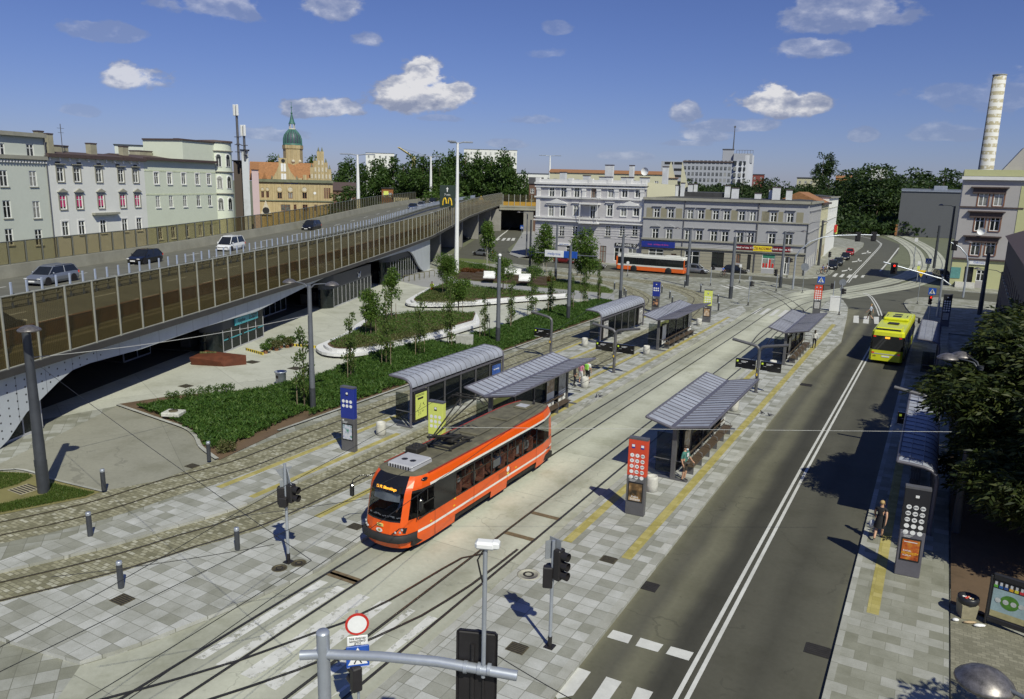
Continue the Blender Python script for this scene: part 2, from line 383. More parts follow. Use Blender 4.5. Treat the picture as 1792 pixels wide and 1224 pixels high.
def concrete_mat(name, col, jx, jy, ang=0., stain=.3, jw=.012, jcol=(.12, .12, .1), bands=None):
    m, nt, bs = nodes(name); v = rotv(nt, ang, (.7, 1.3, 0)); b = brick(nt, v, jx, jy, jw, 0.)
    rnd = nt.nodes.new('ShaderNodeSeparateColor'); nt.links.new(b.outputs['Color'], rnd.inputs[0])
    k = ramp(nt, rnd.outputs[0], [(0, tuple(c*.9 for c in col)), (1, tuple(min(1, c*1.08) for c in col))]).outputs[0]
    a = ramp(nt, noise(nt, .45, detail=8, rough=.62), [(.33, (1.08, 1.08, 1.08)), (.52, (1, 1, 1)), (.75, (1-stain, 1-stain, 1-stain*1.25))]); c = mixc(nt, 1., k, a.outputs[0], 'MULTIPLY')
    a2 = ramp(nt, noise(nt, 5., detail=6, rough=.7), [(.35, (.93, .93, .92)), (.65, (1.05, 1.05, 1.05))]); c = mixc(nt, 1., c, a2.outputs[0], 'MULTIPLY')
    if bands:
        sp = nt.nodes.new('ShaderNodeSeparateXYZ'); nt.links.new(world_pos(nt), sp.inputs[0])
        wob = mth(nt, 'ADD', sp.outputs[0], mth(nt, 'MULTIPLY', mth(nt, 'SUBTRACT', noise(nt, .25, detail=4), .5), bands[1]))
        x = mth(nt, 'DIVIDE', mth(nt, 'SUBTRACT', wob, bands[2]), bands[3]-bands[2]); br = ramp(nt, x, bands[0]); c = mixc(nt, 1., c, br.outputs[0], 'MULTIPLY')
    vo = nt.nodes.new('ShaderNodeTexVoronoi'); vo.feature = 'DISTANCE_TO_EDGE'; vo.inputs['Scale'].default_value = .16; wv = nt.nodes.new('ShaderNodeVectorMath'); wv.operation = 'MULTIPLY_ADD'
    nn = nt.nodes.new('ShaderNodeTexNoise'); nn.inputs['Scale'].default_value = 1.2; nn.inputs['Detail'].default_value = 6; nt.links.new(world_pos(nt), nn.inputs['Vector']); nt.links.new(nn.outputs['Color'], wv.inputs[0]); wv.inputs[1].default_value = (1.6, 1.6, 0); nt.links.new(world_pos(nt), wv.inputs[2]); nt.links.new(wv.outputs[0], vo.inputs['Vector'])
    ck = mth(nt, 'MULTIPLY', mth(nt, 'LESS_THAN', vo.outputs['Distance'], .0035), mth(nt, 'GREATER_THAN', noise(nt, .12), .5)); c = mixc(nt, mth(nt, 'MULTIPLY', ck, .4), c, tuple(q*.5 for q in col))
    sp_ = ramp(nt, noise(nt, 3.3, detail=2, rough=.3), [(.70, g3(0)), (.74, g3(1))]); c = mixc(nt, mth(nt, 'MULTIPLY', sp_.outputs[0], .3), c, tuple(q*.5 for q in col))
    c = mixc(nt, mth(nt, 'MULTIPLY', b.outputs['Fac'], .75), c, jcol); nt.links.new(c, bs.inputs['Base Color']); bs.inputs['Roughness'].default_value = .82
    bump(nt, bs, noise(nt, 60., detail=2), .12, .01); return m
g3 = lambda v: (v, v, v)
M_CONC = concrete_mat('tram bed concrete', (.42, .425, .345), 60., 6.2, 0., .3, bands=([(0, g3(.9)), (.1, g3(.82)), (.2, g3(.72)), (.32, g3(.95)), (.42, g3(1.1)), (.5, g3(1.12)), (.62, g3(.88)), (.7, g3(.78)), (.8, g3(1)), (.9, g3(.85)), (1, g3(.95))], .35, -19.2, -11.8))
M_PLAZA = concrete_mat('plaza concrete', (.43, .435, .375), 7.5, 5.5, R(25), .25)
M_APRON = concrete_mat('apron concrete', (.27, .265, .215), 9., 6., R(30), .25)
M_PATH = concrete_mat('grey path', (.30, .30, .30), 40., 40., 0., .15)
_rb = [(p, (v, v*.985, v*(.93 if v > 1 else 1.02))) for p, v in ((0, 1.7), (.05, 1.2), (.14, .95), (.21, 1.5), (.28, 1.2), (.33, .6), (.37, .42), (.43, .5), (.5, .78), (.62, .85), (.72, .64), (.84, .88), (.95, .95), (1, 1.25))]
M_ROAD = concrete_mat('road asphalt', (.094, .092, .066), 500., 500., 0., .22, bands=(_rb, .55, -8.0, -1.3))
M_ASPH = concrete_mat('street asphalt', (.088, .087, .066), 500., 500., 0., .25)
M_GROUND = concrete_mat('town ground', (.14, .15, .09), 900., 900., 0., .3)
M_TACT = slab_mat('yellow tactile paving', .3, .3, [(.2, (.36, .31, .09)), (.8, (.46, .40, .15))], mort=.006, mcol=(.25, .22, .08), stain=.25)
M_SOIL = concrete_mat('brown soil', (.13, .085, .05), 900., 900., 0., .4)
M_RUBBER = pm('rail groove', (.022, .021, .02), .7)
M_RAIL = pm('worn rail steel', (.16, .14, .10), .32, .8, 8., .3)
def worn_white():
    m, nt, bs = nodes('worn road paint'); t = nt.nodes.new('ShaderNodeBsdfTransparent'); mx = nt.nodes.new('ShaderNodeMixShader')
    f = ramp(nt, noise(nt, 2.6, detail=9, rough=.72), [(.38, g3(0)), (.47, g3(1))]); bs.inputs['Roughness'].default_value = .7
    c = ramp(nt, noise(nt, 1.5, detail=4), [(.3, (.52, .52, .48)), (.7, (.66, .66, .63))]); nt.links.new(c.outputs[0], bs.inputs['Base Color'])
    nt.links.new(f.outputs[0], mx.inputs[0]); nt.links.new(t.outputs[0], mx.inputs[1]); nt.links.new(bs.outputs[0], mx.inputs[2]); nt.links.new(mx.outputs[0], nt.nodes['Material Output'].inputs[0]); return m
M_WORN = worn_white()
M_PAINT = pm('road paint', (.58, .58, .55), .65, ns=2., amt=.1, dirt=.15)
# ------------------------------------------------------------------ ground sheets
def sheet(name, pts, z, mat):
    b = MB(); xy = [tuple(p[:2]) for p in pts]
    a = sum(xy[i][0]*xy[(i+1) % len(xy)][1]-xy[(i+1) % len(xy)][0]*xy[i][1] for i in range(len(xy)))
    if a < 0: xy = xy[::-1]
    b.poly([(x, y, z) for x, y in xy]); return struct(b.build(name, mat))
def slab(name, pts, z0, z1, side, topm):
    b = MB(); b.prism([tuple(p[:2]) for p in pts], z0, z1, 0, 1); return struct(b.build(name, [side, topm]))
sheet('ground', [(-4000, -400), (4000, -400), (4000, 6000), (-4000, 6000)], -.06, M_GROUND)
sheet('square_pavement', [(-60, -6), (9, -6), (9, 130), (-110, 130), (-75, 60), (-45, 8)], 0, M_SLAB2)
# tram tracks: centre lines surveyed off the photo, straight along Y in the stop
T1 = catmull([(-17.38, 4), (-17.38, 30), (-17.38, 60), (-17.38, 78)]+GP([(1337, 545), (1364, 531.5), (1397, 521), (1443, 514), (1504, 503.5), (1560, 492), (1600, 476), (1607, 458), (1597, 436), (1570, 418), (1540, 408)]), 1.5)
T2 = catmull([(-13.57, 4), (-13.57, 30), (-13.57, 60), (-13.57, 82)]+GP([(1404, 540), (1430, 529), (1468, 521), (1530, 511), (1590, 500), (1630, 483), (1642, 460), (1626, 437), (1592, 418), (1558, 407)]), 1.5)
TA = catmull(GP([(-120, 950), (0, 926), (161, 890), (310, 843), (420, 814)])+[(-29.35, 32), (-29.35, 50), (-29.35, 66), (-29.35, 76)]+GP([(1124, 530), (1118, 517), (1097, 505.5), (1067, 496.5), (1036, 491), (1000, 487.5), (950, 483)]), 1.2)
TB = catmull(GP([(-120, 1062), (0, 1036), (200, 987), (324, 948), (448, 909)])+[(-23.65, 27), (-23.65, 50), (-23.65, 68), (-23.65, 80)]+GP([(1224, 528), (1214, 517), (1197, 509), (1167, 500), (1133, 494), (1100, 489), (1050, 484.5), (1000, 480), (960, 476)]), 1.2)
TL = catmull(GP([(1100, 485), (1180, 490), (1242, 497), (1320, 503), (1366, 521), (1387, 535), (1394, 548)])+[(-14.2, 80), (-13.7, 72)], 1.2)
def bed(name, pl, w, z, mat): b = MB(); ribbon(b, pl, w, z); return struct(b.build(name, mat))
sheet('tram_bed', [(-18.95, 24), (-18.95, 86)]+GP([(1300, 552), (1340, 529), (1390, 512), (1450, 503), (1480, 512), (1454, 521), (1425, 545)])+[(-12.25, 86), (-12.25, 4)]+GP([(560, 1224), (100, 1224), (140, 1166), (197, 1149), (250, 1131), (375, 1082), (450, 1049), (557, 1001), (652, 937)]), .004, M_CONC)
bed('sett_track', TA, 3.0, .005, M_SETT); bed('sett_track', TB, 3.0, .006, M_SETT)
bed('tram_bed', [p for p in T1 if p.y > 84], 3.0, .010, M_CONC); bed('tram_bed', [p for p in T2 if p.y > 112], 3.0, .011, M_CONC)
M_RUSTG = pm('rusty groove', (.075, .06, .03), .8)
def rails(pl):
    for s in (-.7175, .7175):
        b = MB(); c = offset(pl, s); ribbon(b, c, .06, .020, 0); ribbon(b, offset(c, (-.06 if s > 0 else .06)), .05, .018, 1)
        struct(b.build('tram_rail', [M_RAIL, M_RUSTG if pl in (TA, TB) else M_RUBBER]))
for t in (T1, T2, TA, TB, TL): rails(t)
for pp in ([(850, 969), (808, 977), (682, 1050.5), (600, 1090.5), (557, 1105.5), (420, 1155.5), (320, 1185.5), (270, 1200), (150, 1232)], [(905, 962), (865, 993), (825, 1023), (737, 1078), (662, 1113), (520, 1173), (362, 1226)]):
    b = MB(); c = catmull(GP(pp), 1.); ribbon(b, c, .06, .024, 0); ribbon(b, offset(c, -.06), .05, .022, 1); struct(b.build('tram_rail', [M_RAIL, M_RUBBER]))
for x0, y0, dx in ((578, 1005, 0), (937, 899, 1), (905, 938, 1), (612, 1012, 0)):   # brown expansion plates across the bed
    c = G(x0, y0); struct(MB().box(-.75, -.14, .012, .75, .14, .016).build('drain_plate', pm('rusty plate', (.15, .11, .06), .7, ns=6, amt=.3), loc=(-17.38 if dx == 0 else -13.57, c.y, 0)))
# platforms with kerbs
P3 = [(-12.3, 4), (-12.3, 88)]+GP([(1437, 541), (1450, 527), (1463, 519), (1475, 527), (1484, 540), (1482, 558), (1472, 600)])+[(-7.9, 62), (-7.9, 4)]
P2 = GP([(140, 1164), (197, 1147), (250, 1129), (375, 1080), (450, 1048), (557, 1000), (652, 937)])+[(-18.8, 28), (-18.8, 84), (-19.2, 92), (-20.6, 96), (-22.0, 84), (-22.15, 60), (-22.15, 27)]+GP([(648, 843), (458, 931), (330, 968), (205, 1009), (0, 1060), (-120, 1086)])
P1 = [tuple(p[:2]) for p in offset([q for q in TA if q.y < 83], 1.45)][8:]+[(-26.5, 86.5)]+[tuple(p[:2]) for p in offset([q for q in TB if q.y < 84], -1.45)][::-1]
PZ = .12
for nm, p in (('platform', P3), ('platform', P2), ('platform', P1)): slab(nm, p, -.05, PZ, M_KERB, M_SLAB)
def kerbline(name, pl, w=.3, z=PZ+.004, mat=None): b = MB(); ribbon(b, pl, w, z); return struct(b.build(name, mat or M_KERB))
V2 = lambda l: [Vector((*p[:2], 0)) for p in l]
kerbline('kerb', offset(V2([(-7.9, 4), (-7.9, 62)]+GP([(1472, 600), (1482, 558)])), -.17)); kerbline('kerb', offset(V2([(-12.3, 4), (-12.3, 88)]), .17))
kerbline('kerb', offset(V2([(-18.8, 26), (-18.8, 84)]), -.17)); kerbline('kerb', V2([(-22.0, 27), (-22.0, 83)]))
kerbline('kerb', offset([p for p in TA if 24 < p.y < 80], 1.6)); kerbline('kerb', offset([p for p in TB if 14 < p.y < 80], -1.6))
def strip(x0, x1, y0, y1, z=PZ+.008): struct(MB().box(x0, y0, z-.004, x1, y1, z).build('tactile_strip', M_TACT))
strip(-9.27, -8.87, 25.9, 88.2); strip(-11.8, -11.42, 26.0, 34.0); strip(-11.8, -11.42, 50, 62)
strip(-19.95, -19.6, 33.5, 86); strip(-21.75, -21.4, 22.5, 33); strip(-21.75, -21.4, 50.5, 62.)
strip(-27.75, -27.4, 22.5, 84); strip(-25.65, -25.3, 22.5, 33.2); strip(-25.65, -25.3, 47, 62.5)
# carriageway in front, far street, junction and the road under the viaduct
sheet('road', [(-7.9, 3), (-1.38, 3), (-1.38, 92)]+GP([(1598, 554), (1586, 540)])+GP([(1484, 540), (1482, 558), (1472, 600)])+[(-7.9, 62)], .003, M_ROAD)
JN = GP([(1484, 541), (1475, 526), (1463, 518), (1414, 505), (1370, 497), (1330, 491), (1290, 489)])+[(-36, 123.5), (-60, 121.5), (-78, 122)]+GP([(805, 453), (770, 463), (794, 444), (830, 420), (864, 398), (878, 391), (935, 391), (930, 396), (919, 398), (904, 423), (889, 435), (892, 446), (909, 453), (934, 457)])+[(-57, 132), (-36, 132.2)]+GP([(1392, 488), (1407, 489), (1437, 487), (1454, 480), (1481, 455), (1511, 432), (1513, 425.5), (1497, 420), (1460, 413), (1445, 410), (1470, 401), (1520, 408), (1575, 428), (1571, 444), (1553, 460), (1545, 480), (1580, 497), (1650, 505)])+[(30, 132), (30, 118)]+GP([(1740, 529), (1650, 521), (1605, 521), (1586, 525), (1581, 531), (1586, 541), (1598, 554)])
sheet('street', JN, .007, M_ASPH)
# right footway
slab('footway', [(-1.38, 3), (1.75, 3), (1.75, 90), (9, 90), (9, 118.5)]+GP([(1650, 522), (1605, 522), (1586, 526), (1581, 531.5), (1586, 541), (1598, 554)])+[(-1.38, 92)], -.05, PZ, M_KERB, M_SIDE)
kerbline('kerb', V2([(-1.28, 3), (-1.28, 92)]), .2)
strip(-.70, -.32, 26.6, 50)
slab('footway', [(1.8, 3), (30, 3), (30, 26.2), (5.5, 27.0), (2.6, 28.4), (1.8, 30)], -.05, PZ-.01, M_KERB, M_BLOCK)
# building footways
slab('footway', [(-72, 132.0), (-20.5, 132.3)]+GP([(1392, 487), (1407, 488), (1437, 486), (1454, 479.5), (1481, 454.5), (1510, 432), (1512, 426), (1497, 421), (1450, 415)])+[(-60, 285), (-60, 139), (-72, 139)], -.05, PZ, M_KERB, M_SIDE)
slab('footway', [(0.8, 132.4), (30, 132.2), (30, 139), (.8, 139)], -.05, PZ, M_KERB, M_SIDE)
slab('footway', GP([(891, 446), (905, 424), (920, 399), (935, 398), (938, 440), (945, 456), (909, 452)]), -.05, PZ, M_KERB, M_PATH)
# plaza, apron, path
sheet('plaza', [(-33.5, 44), (-32, 92)]+GP([(1075, 527), (1050, 521), (1000, 524), (960, 530), (700, 487), (745, 476), (760, 470)])+[(-82, 104), (-66, 60), (-50, 20), (-47, 14)]+GP([(205, 711), (300, 692), (420, 684)]), .004, M_PLAZA)
sheet('painted_shade_floor', [(-44.5, 20), (-47.5, 28), (-53.5, 43), (-63, 68), (-75, 100), (-92, 100), (-64, 24)], .006, concrete_mat('painted underpass shade', (.05, .05, .05), 9., 6., R(22), .2))  # dark sheet painted in to deepen the shade under the deck
sheet('apron', [(-48, 14)]+GP([(0, 812), (205, 711), (283, 737), (325, 752), (345, 772), (378, 806), (275, 842), (180, 860), (90, 838), (50, 826), (0, 824), (-160, 850)])+[(-60, 10)], .008, M_APRON)
sheet('planting_bed', [(1.82, 28.8), (9, 27), (9, 62), (1.82, 62)], PZ+.004, M_SOIL)
sheet('path', GP([(690, 490), (745, 474), (762, 471), (800, 489), (820, 492), (965, 506), (1075, 515), (1075, 527), (1050, 522), (985, 524), (960, 521), (830, 507), (780, 507), (740, 502)]), .009, M_PATH)
# markings
def mark(name, quads, mat=None, z=.013):
    b = MB()
    for q in quads: b.poly([(x, y, z) for x, y in q])
    return struct(b.build(name, mat or M_PAINT))
def rect(cx, cy, w, l): return [(cx-w/2, cy-l/2), (cx+w/2, cy-l/2), (cx+w/2, cy+l/2), (cx-w/2, cy+l/2)]
for x0, x1 in ((-5.0, -4.52), (-4.72, -4.24)):
    b = MB(); ribbon(b, V2([(x0, 3), (x0+.08, 40), (x1-.08, 82), (x1-.06, 92)]+([] if 1 else [])), .13, .013); struct(b.build('double_line', M_PAINT))
for k in (-.16, .16):
    b = MB(); ribbon(b, offset(catmull(GP([(1541, 553), (1535, 537), (1524, 520), (1512, 513)]), 2.), k), .15, .014); struct(b.build('double_line', M_PAINT))
    b = MB(); ribbon(b, offset(catmull(GP([(1483, 495), (1495, 480), (1515, 459), (1541, 430), (1538, 424), (1528, 419), (1497, 412)]), 3.), k), .16, .014); struct(b.build('double_line', M_PAINT))
b = MB(); ribbon(b, catmull(GP([(1540, 475), (1553, 460), (1573, 434)]), 4.), .3, .014); struct(b.build('lane_line', M_PAINT))
b = MB(); ribbon(b, catmull(GP([(858, 430), (875, 414), (889, 403), (893, 397), (886, 395)]), 3.), .45, .014); struct(b.build('lane_line', M_PAINT))
b = MB(); ribbon(b, catmull(GP([(850, 452), (880, 459), (905, 463), (975, 470)]), 4.), .16, .014); struct(b.build('lane_line', M_PAINT))
mark('stop_dashes', [GP(q) for q in ([(1073, 1103), (1107, 1113), (1099, 1127), (1062, 1116)], [(1121, 1117), (1161, 1129), (1151, 1142), (1112, 1131)], [(1174, 1132), (1214, 1143), (1205, 1157), (1165, 1145)])])
mark('zebra_crossing', [GP(q) for q in ([(1009, 1168), (1034, 1177), (1003, 1218), (975, 1224), (970, 1215)], [(1061, 1185), (1088, 1194), (1056, 1240), (1025, 1240)], [(1115, 1203), (1143, 1212), (1120, 1250), (1092, 1250)])])
mark('zebra_crossing', [GP(q) for q in ([(1494, 553), (1503, 553), (1503, 566), (1493, 565)], [(1512, 554), (1521, 554), (1520, 567), (1510, 566)], [(1529, 555), (1538, 555), (1538, 568), (1530, 567)])])
mark('zebra_crossing', [GP(q) for q in ([(1462, 479), (1467, 479), (1462, 485), (1456, 484)], [(1474, 480), (1479, 480), (1474, 486), (1468, 485)], [(1486, 481), (1491, 481), (1487, 487), (1481, 486)], [(1497, 482), (1502, 482), (1498, 487), (1492, 487)], [(1509, 482), (1514, 482), (1511, 486), (1506, 486)])])
mark('zebra_crossing', [GP(q) for q in ([(1331, 539), (1337, 539), (1322, 549.5), (1314, 549.5)], [(1343, 540), (1350, 541), (1335, 551), (1328, 551)], [(1359, 542), (1366, 542), (1353, 553), (1345, 553)], [(1374, 543), (1381, 544), (1368, 555), (1360, 554)], [(1405, 546), (1411, 546), (1408, 549), (1403, 549)])], z=.0145)
mark('zebra_crossing', [GP(q) for q in ([(1258, 500), (1264, 500), (1288, 506.5), (1280, 506.5)], [(1270, 499), (1276, 499), (1300, 506), (1292, 506)], [(1285, 500), (1290, 500), (1312, 505.5), (1306, 505.5)])], z=.0145)
mark('zebra_crossing', [GP(q) for q in ([(866, 420), (871, 418), (876, 418), (870, 421.5)], [(881, 417), (886, 417), (882, 421.5), (877, 421.5)], [(889, 417), (894, 417), (891, 421.5), (886, 421.5)], [(897, 417), (902, 417), (900, 421.5), (894, 421.5)], [(844, 418), (849, 418), (846, 421), (840, 421)])])
# worn zebra across the tram bed: seven bars parallel to the rails
ZB = [[(560, 1016), (575, 1020), (357, 1155), (340, 1152)], [(590, 1026), (604, 1031), (395, 1168), (377, 1164)], [(628, 1040), (648, 1046), (443, 1190), (420, 1181)], [(670, 1049), (686, 1056), (482, 1209), (461, 1199)], [(716, 1066), (727, 1070), (527, 1224), (508, 1224)], [(750, 1078), (766, 1083), (600, 1210), (575, 1224)]]
mark('zebra_crossing', [GP(q) for q in ZB], M_WORN, .0135)
mark('arrow', [GP(q) for q in ([(1508, 443.5), (1524, 441.5), (1524, 443), (1508, 445)], [(1518, 439), (1520, 439), (1519, 444), (1516, 444)], [(1491, 458), (1508, 456), (1508, 457.5), (1491, 459.5)], [(1502, 453), (1504, 453), (1503, 458), (1500, 458)], [(1473, 474), (1491, 471.5), (1491, 473), (1473, 476)], [(1485, 469), (1487, 469), (1486, 474), (1483, 474)])])
# manholes and gratings
M_IRON = pm('cast iron', (.10, .085, .05), .7, .3, 9., .35); M_DARKI = pm('drain grating', (.035, .032, .03), .7, .3)
def hole(px, py, r, label, square=False, z=PZ, mat=None, name='manhole_cover', cat='manhole cover'):
    c = G(px, py, z); b = MB()
    if square:
        b.box(-r, -r*.8, .002, r, r*.8, .012); [b.box(-r*.85, -r*.7+k*r*.28, .012, r*.85, -r*.7+k*r*.28+r*.12, .02, 1) for k in range(6)]
    else: b.lathe([(0, .013), (r*.8, .013), (r*.8, .02), (r, .02), (r, .002)][::-1], 20); b.lathe([(r*.5, .022), (r*.3, .022)][::-1], 12, m=1)
    tag(b.build(name, [mat or M_IRON, M_DARKI], loc=c), label, cat)
hole(925, 1006, .42, 'round concrete manhole cover in the slab paving between tram bed and signal post', mat=pm('pale iron', (.36, .35, .28), .7))
hole(905, 1135, .30, 'square brown manhole cover beside the foot of the traffic light by the road', True)
hole(1065, 980, .30, 'brown square cover at the near end of the yellow strip by the road', True)
hole(489, 995, .28, 'round brown cover just left of the foot of the signal post with a triangular sign')
hole(523, 986, .28, 'round brown cover just right of the foot of the signal post with a triangular sign')
hole(622, 922, .30, 'brown square cover in the paving just left of the tram nose', True)
hole(214, 1050, .33, 'brown square cover in dark paving right of the lowest bollard', True)
hole(325, 676, .42, 'flat square cover in the grey apron beside the viaduct shadow', True, .01)
hole(441, 634, .5, 'brown square cover on the pale plaza in front of the ice cream shop', True, .006)
hole(517, 645, .5, 'brown square cover on the pale plaza behind the column shaped tree by the lamp', True, .006)
hole(336, 816, .3, 'small tan cover at the edge of the grey apron near the rails', True, .01)
hole(1133, 1026, .38, 'dark road gully at the left kerb of the near road', True, .004, M_DARKI, 'road_gully', 'drain')
hole(1431, 1139, .38, 'dark road gully at the right kerb at the bottom of the picture', True, .004, M_DARKI, 'road_gully', 'drain')
hole(1410, 674, .45, 'dark road gully by the platform kerb near the display post', True, .004, M_DARKI, 'road_gully', 'drain')
# ------------------------------------------------------------------ tram stop furniture
M_ROOF = pm('shelter roof sheet', (.36, .38, .44), .5, .1, 1.2, .1, dirt=.28)
M_RIM = pm('shelter rim', (.135, .13, .155), .45, .2, 2., .1)
M_STEEL = pm('grey painted steel', (.12, .118, .125), .45, .2, 2., .12)
M_POLE = pm('grey pole paint', (.16, .17, .19), .42, .3, 1.5, .12)
M_DKPOLE = pm('dark pole paint', (.06, .065, .075), .45, .3, 1.5, .15)
M_GALV = pm('galvanised steel', (.42, .45, .50), .4, .5, 2., .1)
M_BLACK = pm('black plastic', (.018, .016, .017), .5, 0, 4., .2)
M_SCREEN = pm('dark screen', (.012, .012, .013), .12, 0, 4., .1, spec=.6)
M_WOOD = pm('bench slats', (.085, .06, .04), .6, 0, 9., .3)
M_SGLASS = glass('shelter glass', (.62, .66, .66), .16, (.03, .035, .04))
M_CONCB = pm('bin concrete', (.52, .51, .47), .8, 0, 6., .14, bmp=.3)
M_WHITE = pm('white enamel', (.78, .78, .77), .45, 0, 3., .06)
M_BLUE = pm('blue panel', (.018, .035, .25), .4, 0, 1.5, .08)
M_YELL = pm('lime panel', (.66, .72, .16), .4, 0, 1.5, .05)
M_RED = pm('red panel', (.62, .065, .025), .4, 0, 1.5, .06)
M_KNIGHT = pm('black panel', (.022, .022, .026), .35, 0, 1.5, .1)
M_LGREY = pm('light lettering', (.62, .62, .62), .5); M_BLK = pm('black ink', (.02, .02, .02), .5)
M_YSIGN = pm('sign yellow', (.78, .52, .03), .45); M_RSIGN = pm('sign red', (.55, .03, .02), .45); M_BSIGN = pm('sign blue', (.02, .09, .42), .4)
M_SIGNBACK = pm('sign back', (.34, .36, .38), .45, .4, 3., .1)
def poster_mat(name, stops, sc=2.2, seed=0):
    m, nt, bs = nodes(name); tc = nt.nodes.new('ShaderNodeTexCoord'); mp = nt.nodes.new('ShaderNodeMapping'); mp.inputs['Location'].default_value = (seed, seed*.7, 0); nt.links.new(tc.outputs['Object'], mp.inputs[0])
    r = ramp(nt, noise(nt, sc, mp.outputs[0], 3.), stops); nt.links.new(r.outputs[0], bs.inputs['Base Color']); bs.inputs['Roughness'].default_value = .2; return m
PO_FACE = poster_mat('portrait poster', [(.35, (.03, .022, .012)), (.48, (.16, .09, .035)), (.58, (.40, .25, .11)), (.75, (.52, .36, .19))], 1.7, 3)
PO_ORANGE = poster_mat('orange poster', [(.3, (.16, .02, .01)), (.45, (.45, .10, .02)), (.6, (.55, .24, .03)), (.75, (.62, .42, .08))], 3., 5)
PO_MIX = poster_mat('colourful poster', [(.3, (.05, .25, .12)), (.45, (.35, .40, .50)), (.58, (.62, .62, .66)), (.7, (.25, .3, .5)), (.8, (.5, .2, .4))], 5., 9)
PO_SKIN = poster_mat('figure poster', [(.3, (.02, .02, .025)), (.5, (.05, .05, .06)), (.6, (.5, .24, .12)), (.75, (.6, .4, .3))], 2.4, 2)
PO_FOOD = poster_mat('beige poster', [(.3, (.1, .05, .03)), (.5, (.45, .3, .18)), (.7, (.62, .58, .5))], 3., 4)
PO_GREY = poster_mat('grey poster', [(.3, (.2, .19, .18)), (.5, (.42, .42, .42)), (.7, (.55, .5, .46))], 2., 6)
PO_BLUE = poster_mat('blue poster', [(.3, (.02, .06, .3)), (.6, (.06, .16, .5)), (.8, (.5, .55, .7))], 2., 8)
PO_LIME = pm('lime map sheet', (.66, .74, .18), .3, 0, 1.5, .06)
def v_shelter(label, X, Y, mirror=1, band=None, posters=()):
    "butterfly roofed shelter, 10.7 m along the platform"
    t = thing('tram_shelter', label, 'tram shelter', (X, Y, PZ), 0, 'butterfly roofed tram shelters')
    L = 10.7; ea, eb = -1.32, 1.72; zv, ze = 2.78, 3.12
    b = MB()
    for x in (ea, eb):
        n = 20
        b.quad(*([(0, 0, zv), (0, L, zv), (x, L, ze), (x, 0, ze)] if x < 0 else [(0, 0, zv), (x, 0, ze), (x, L, ze), (0, L, zv)]), 0)
        b.quad(*([(0, 0, zv-.1), (x, 0, ze-.1), (x, L, ze-.1), (0, L, zv-.1)] if x < 0 else [(0, 0, zv-.1), (0, L, zv-.1), (x, L, ze-.1), (x, 0, ze-.1)]), 1)
        for k in range(1, n):     # standing seams
            y = L*k/n; s = 1 if x > 0 else -1
            b.add([(s*.12, y-.02, zv+.03), (s*.12, y+.02, zv+.03), (x, y+.02, ze), (x, y-.02, ze), (s*.12, y, zv+.075), (x, y, ze+.045)], [(0, 3, 5, 4), (1, 4, 5, 2), (0, 4, 1), (3, 2, 5)], 1)
        y0 = L*.45; b.add([(x*.1, y0-.05, zv+.08), (x*.1, y0+.05, zv+.08), (x, y0+.05, ze+.05), (x, y0-.05, ze+.05)], [(0, 3, 2, 1)] if x < 0 else [(0, 1, 2, 3)], 0)
    b.box(-.1, 0, zv+.0, .1, L, zv+.045, 1)
    b.build('roof', [M_ROOF, M_RIM], t)
    b = MB()
    for x in (ea, eb): b.tube([(x, -.05, ze-.04), (x, L+.05, ze-.04)], .075, 8)
    for y in (-.02, L+.02): b.tube([(ea, y, ze-.04), (-.25, y, zv+.02), (0, y, zv-.04), (.25, y, zv+.02), (eb, y, ze-.04)], .075, 8)
    b.build('roof_rim', M_RIM, t)
    for y in (.5, 3.2, 5.6, 8.0, 10.2):
        p = MB(); w = .11 if y in (.5, 10.2) else .06; p.bbox(-w, y-w, 0, w, y+w, zv-.08, .015)
        if y in (.5, 10.2): p.box(-.75, y-.12, 0, .75, y+.12, .05)
        p.build('post', M_STEEL, t)
    g = MB(); g.box(-.012, .65, .25, .012, 10.05, 2.35); g.box(-.9, .49, .3, -.12, .51, 2.3); g.box(.12, .49, .3, .9, .51, 2.3) if 0 else None
    g.build('glass_wall', M_SGLASS, t)
    h = MB(); h.tube([(-1.0, .5, .95), (.75, .5, .95)], .03, 6); h.tube([(-.6, 10.2, .95), (1.0, 10.2, .95)], .03, 6); h.tube([(.75, .5, .95), (.75, .72, .95)], .03, 6); [q.build('handrail', M_STEEL, t) for q in islands(h)]
    b = MB()
    for k in range(5): b.box(.28+k*.1, 1.4, .44, .36+k*.1, 9.4, .475)
    b.box(.22, 1.4, .72, .25, 9.4, .82); b.build('bench_seat', M_WOOD, t)
    b = MB()
    for k in range(6):
        y = 1.6+k*1.5; MB().box(.26, y-.025, .0, .72, y+.025, .44).tube([(.26, y, .45), (.26, y, .8), (.7, y, .66), (.72, y, .46)], .022, 6).build('bench_support', M_STEEL, t)
    if band:
        c = MB(); c.box(.03, .7, 2.1, .05, 3.1, 2.42); c.build('header_band', band, t)
    for (y, m_, h0) in posters:
        q = MB(); q.bbox(.05, y, .35, .15, y+1.15, 2.2, .02, 0); q.quad((.153, y+.06, .5), (.153, y+1.09, .5), (.153, y+1.09, 2.1), (.153, y+.06, 2.1), 1)
        q.quad((.154, y+.06, .40), (.154, y+1.09, .40), (.154, y+1.09, .40+h0), (.154, y+.06, .40+h0), 2); q.build('poster_case', [M_BLACK, m_, M_WHITE], t)
    return t
v_shelter('nearest butterfly roofed shelter beside the road, a man in green under its end', -10.1, 34.4, 1, M_RED if 0 else None, [(1.6, PO_FOOD, .1), (9.0, PO_GREY, .5)])
v_shelter('farthest butterfly roofed shelter by the road, woman in white top standing beside it', -10.1, 63.9, 1, None, [(1.2, PO_GREY, .2), (8.8, PO_MIX, .3)])
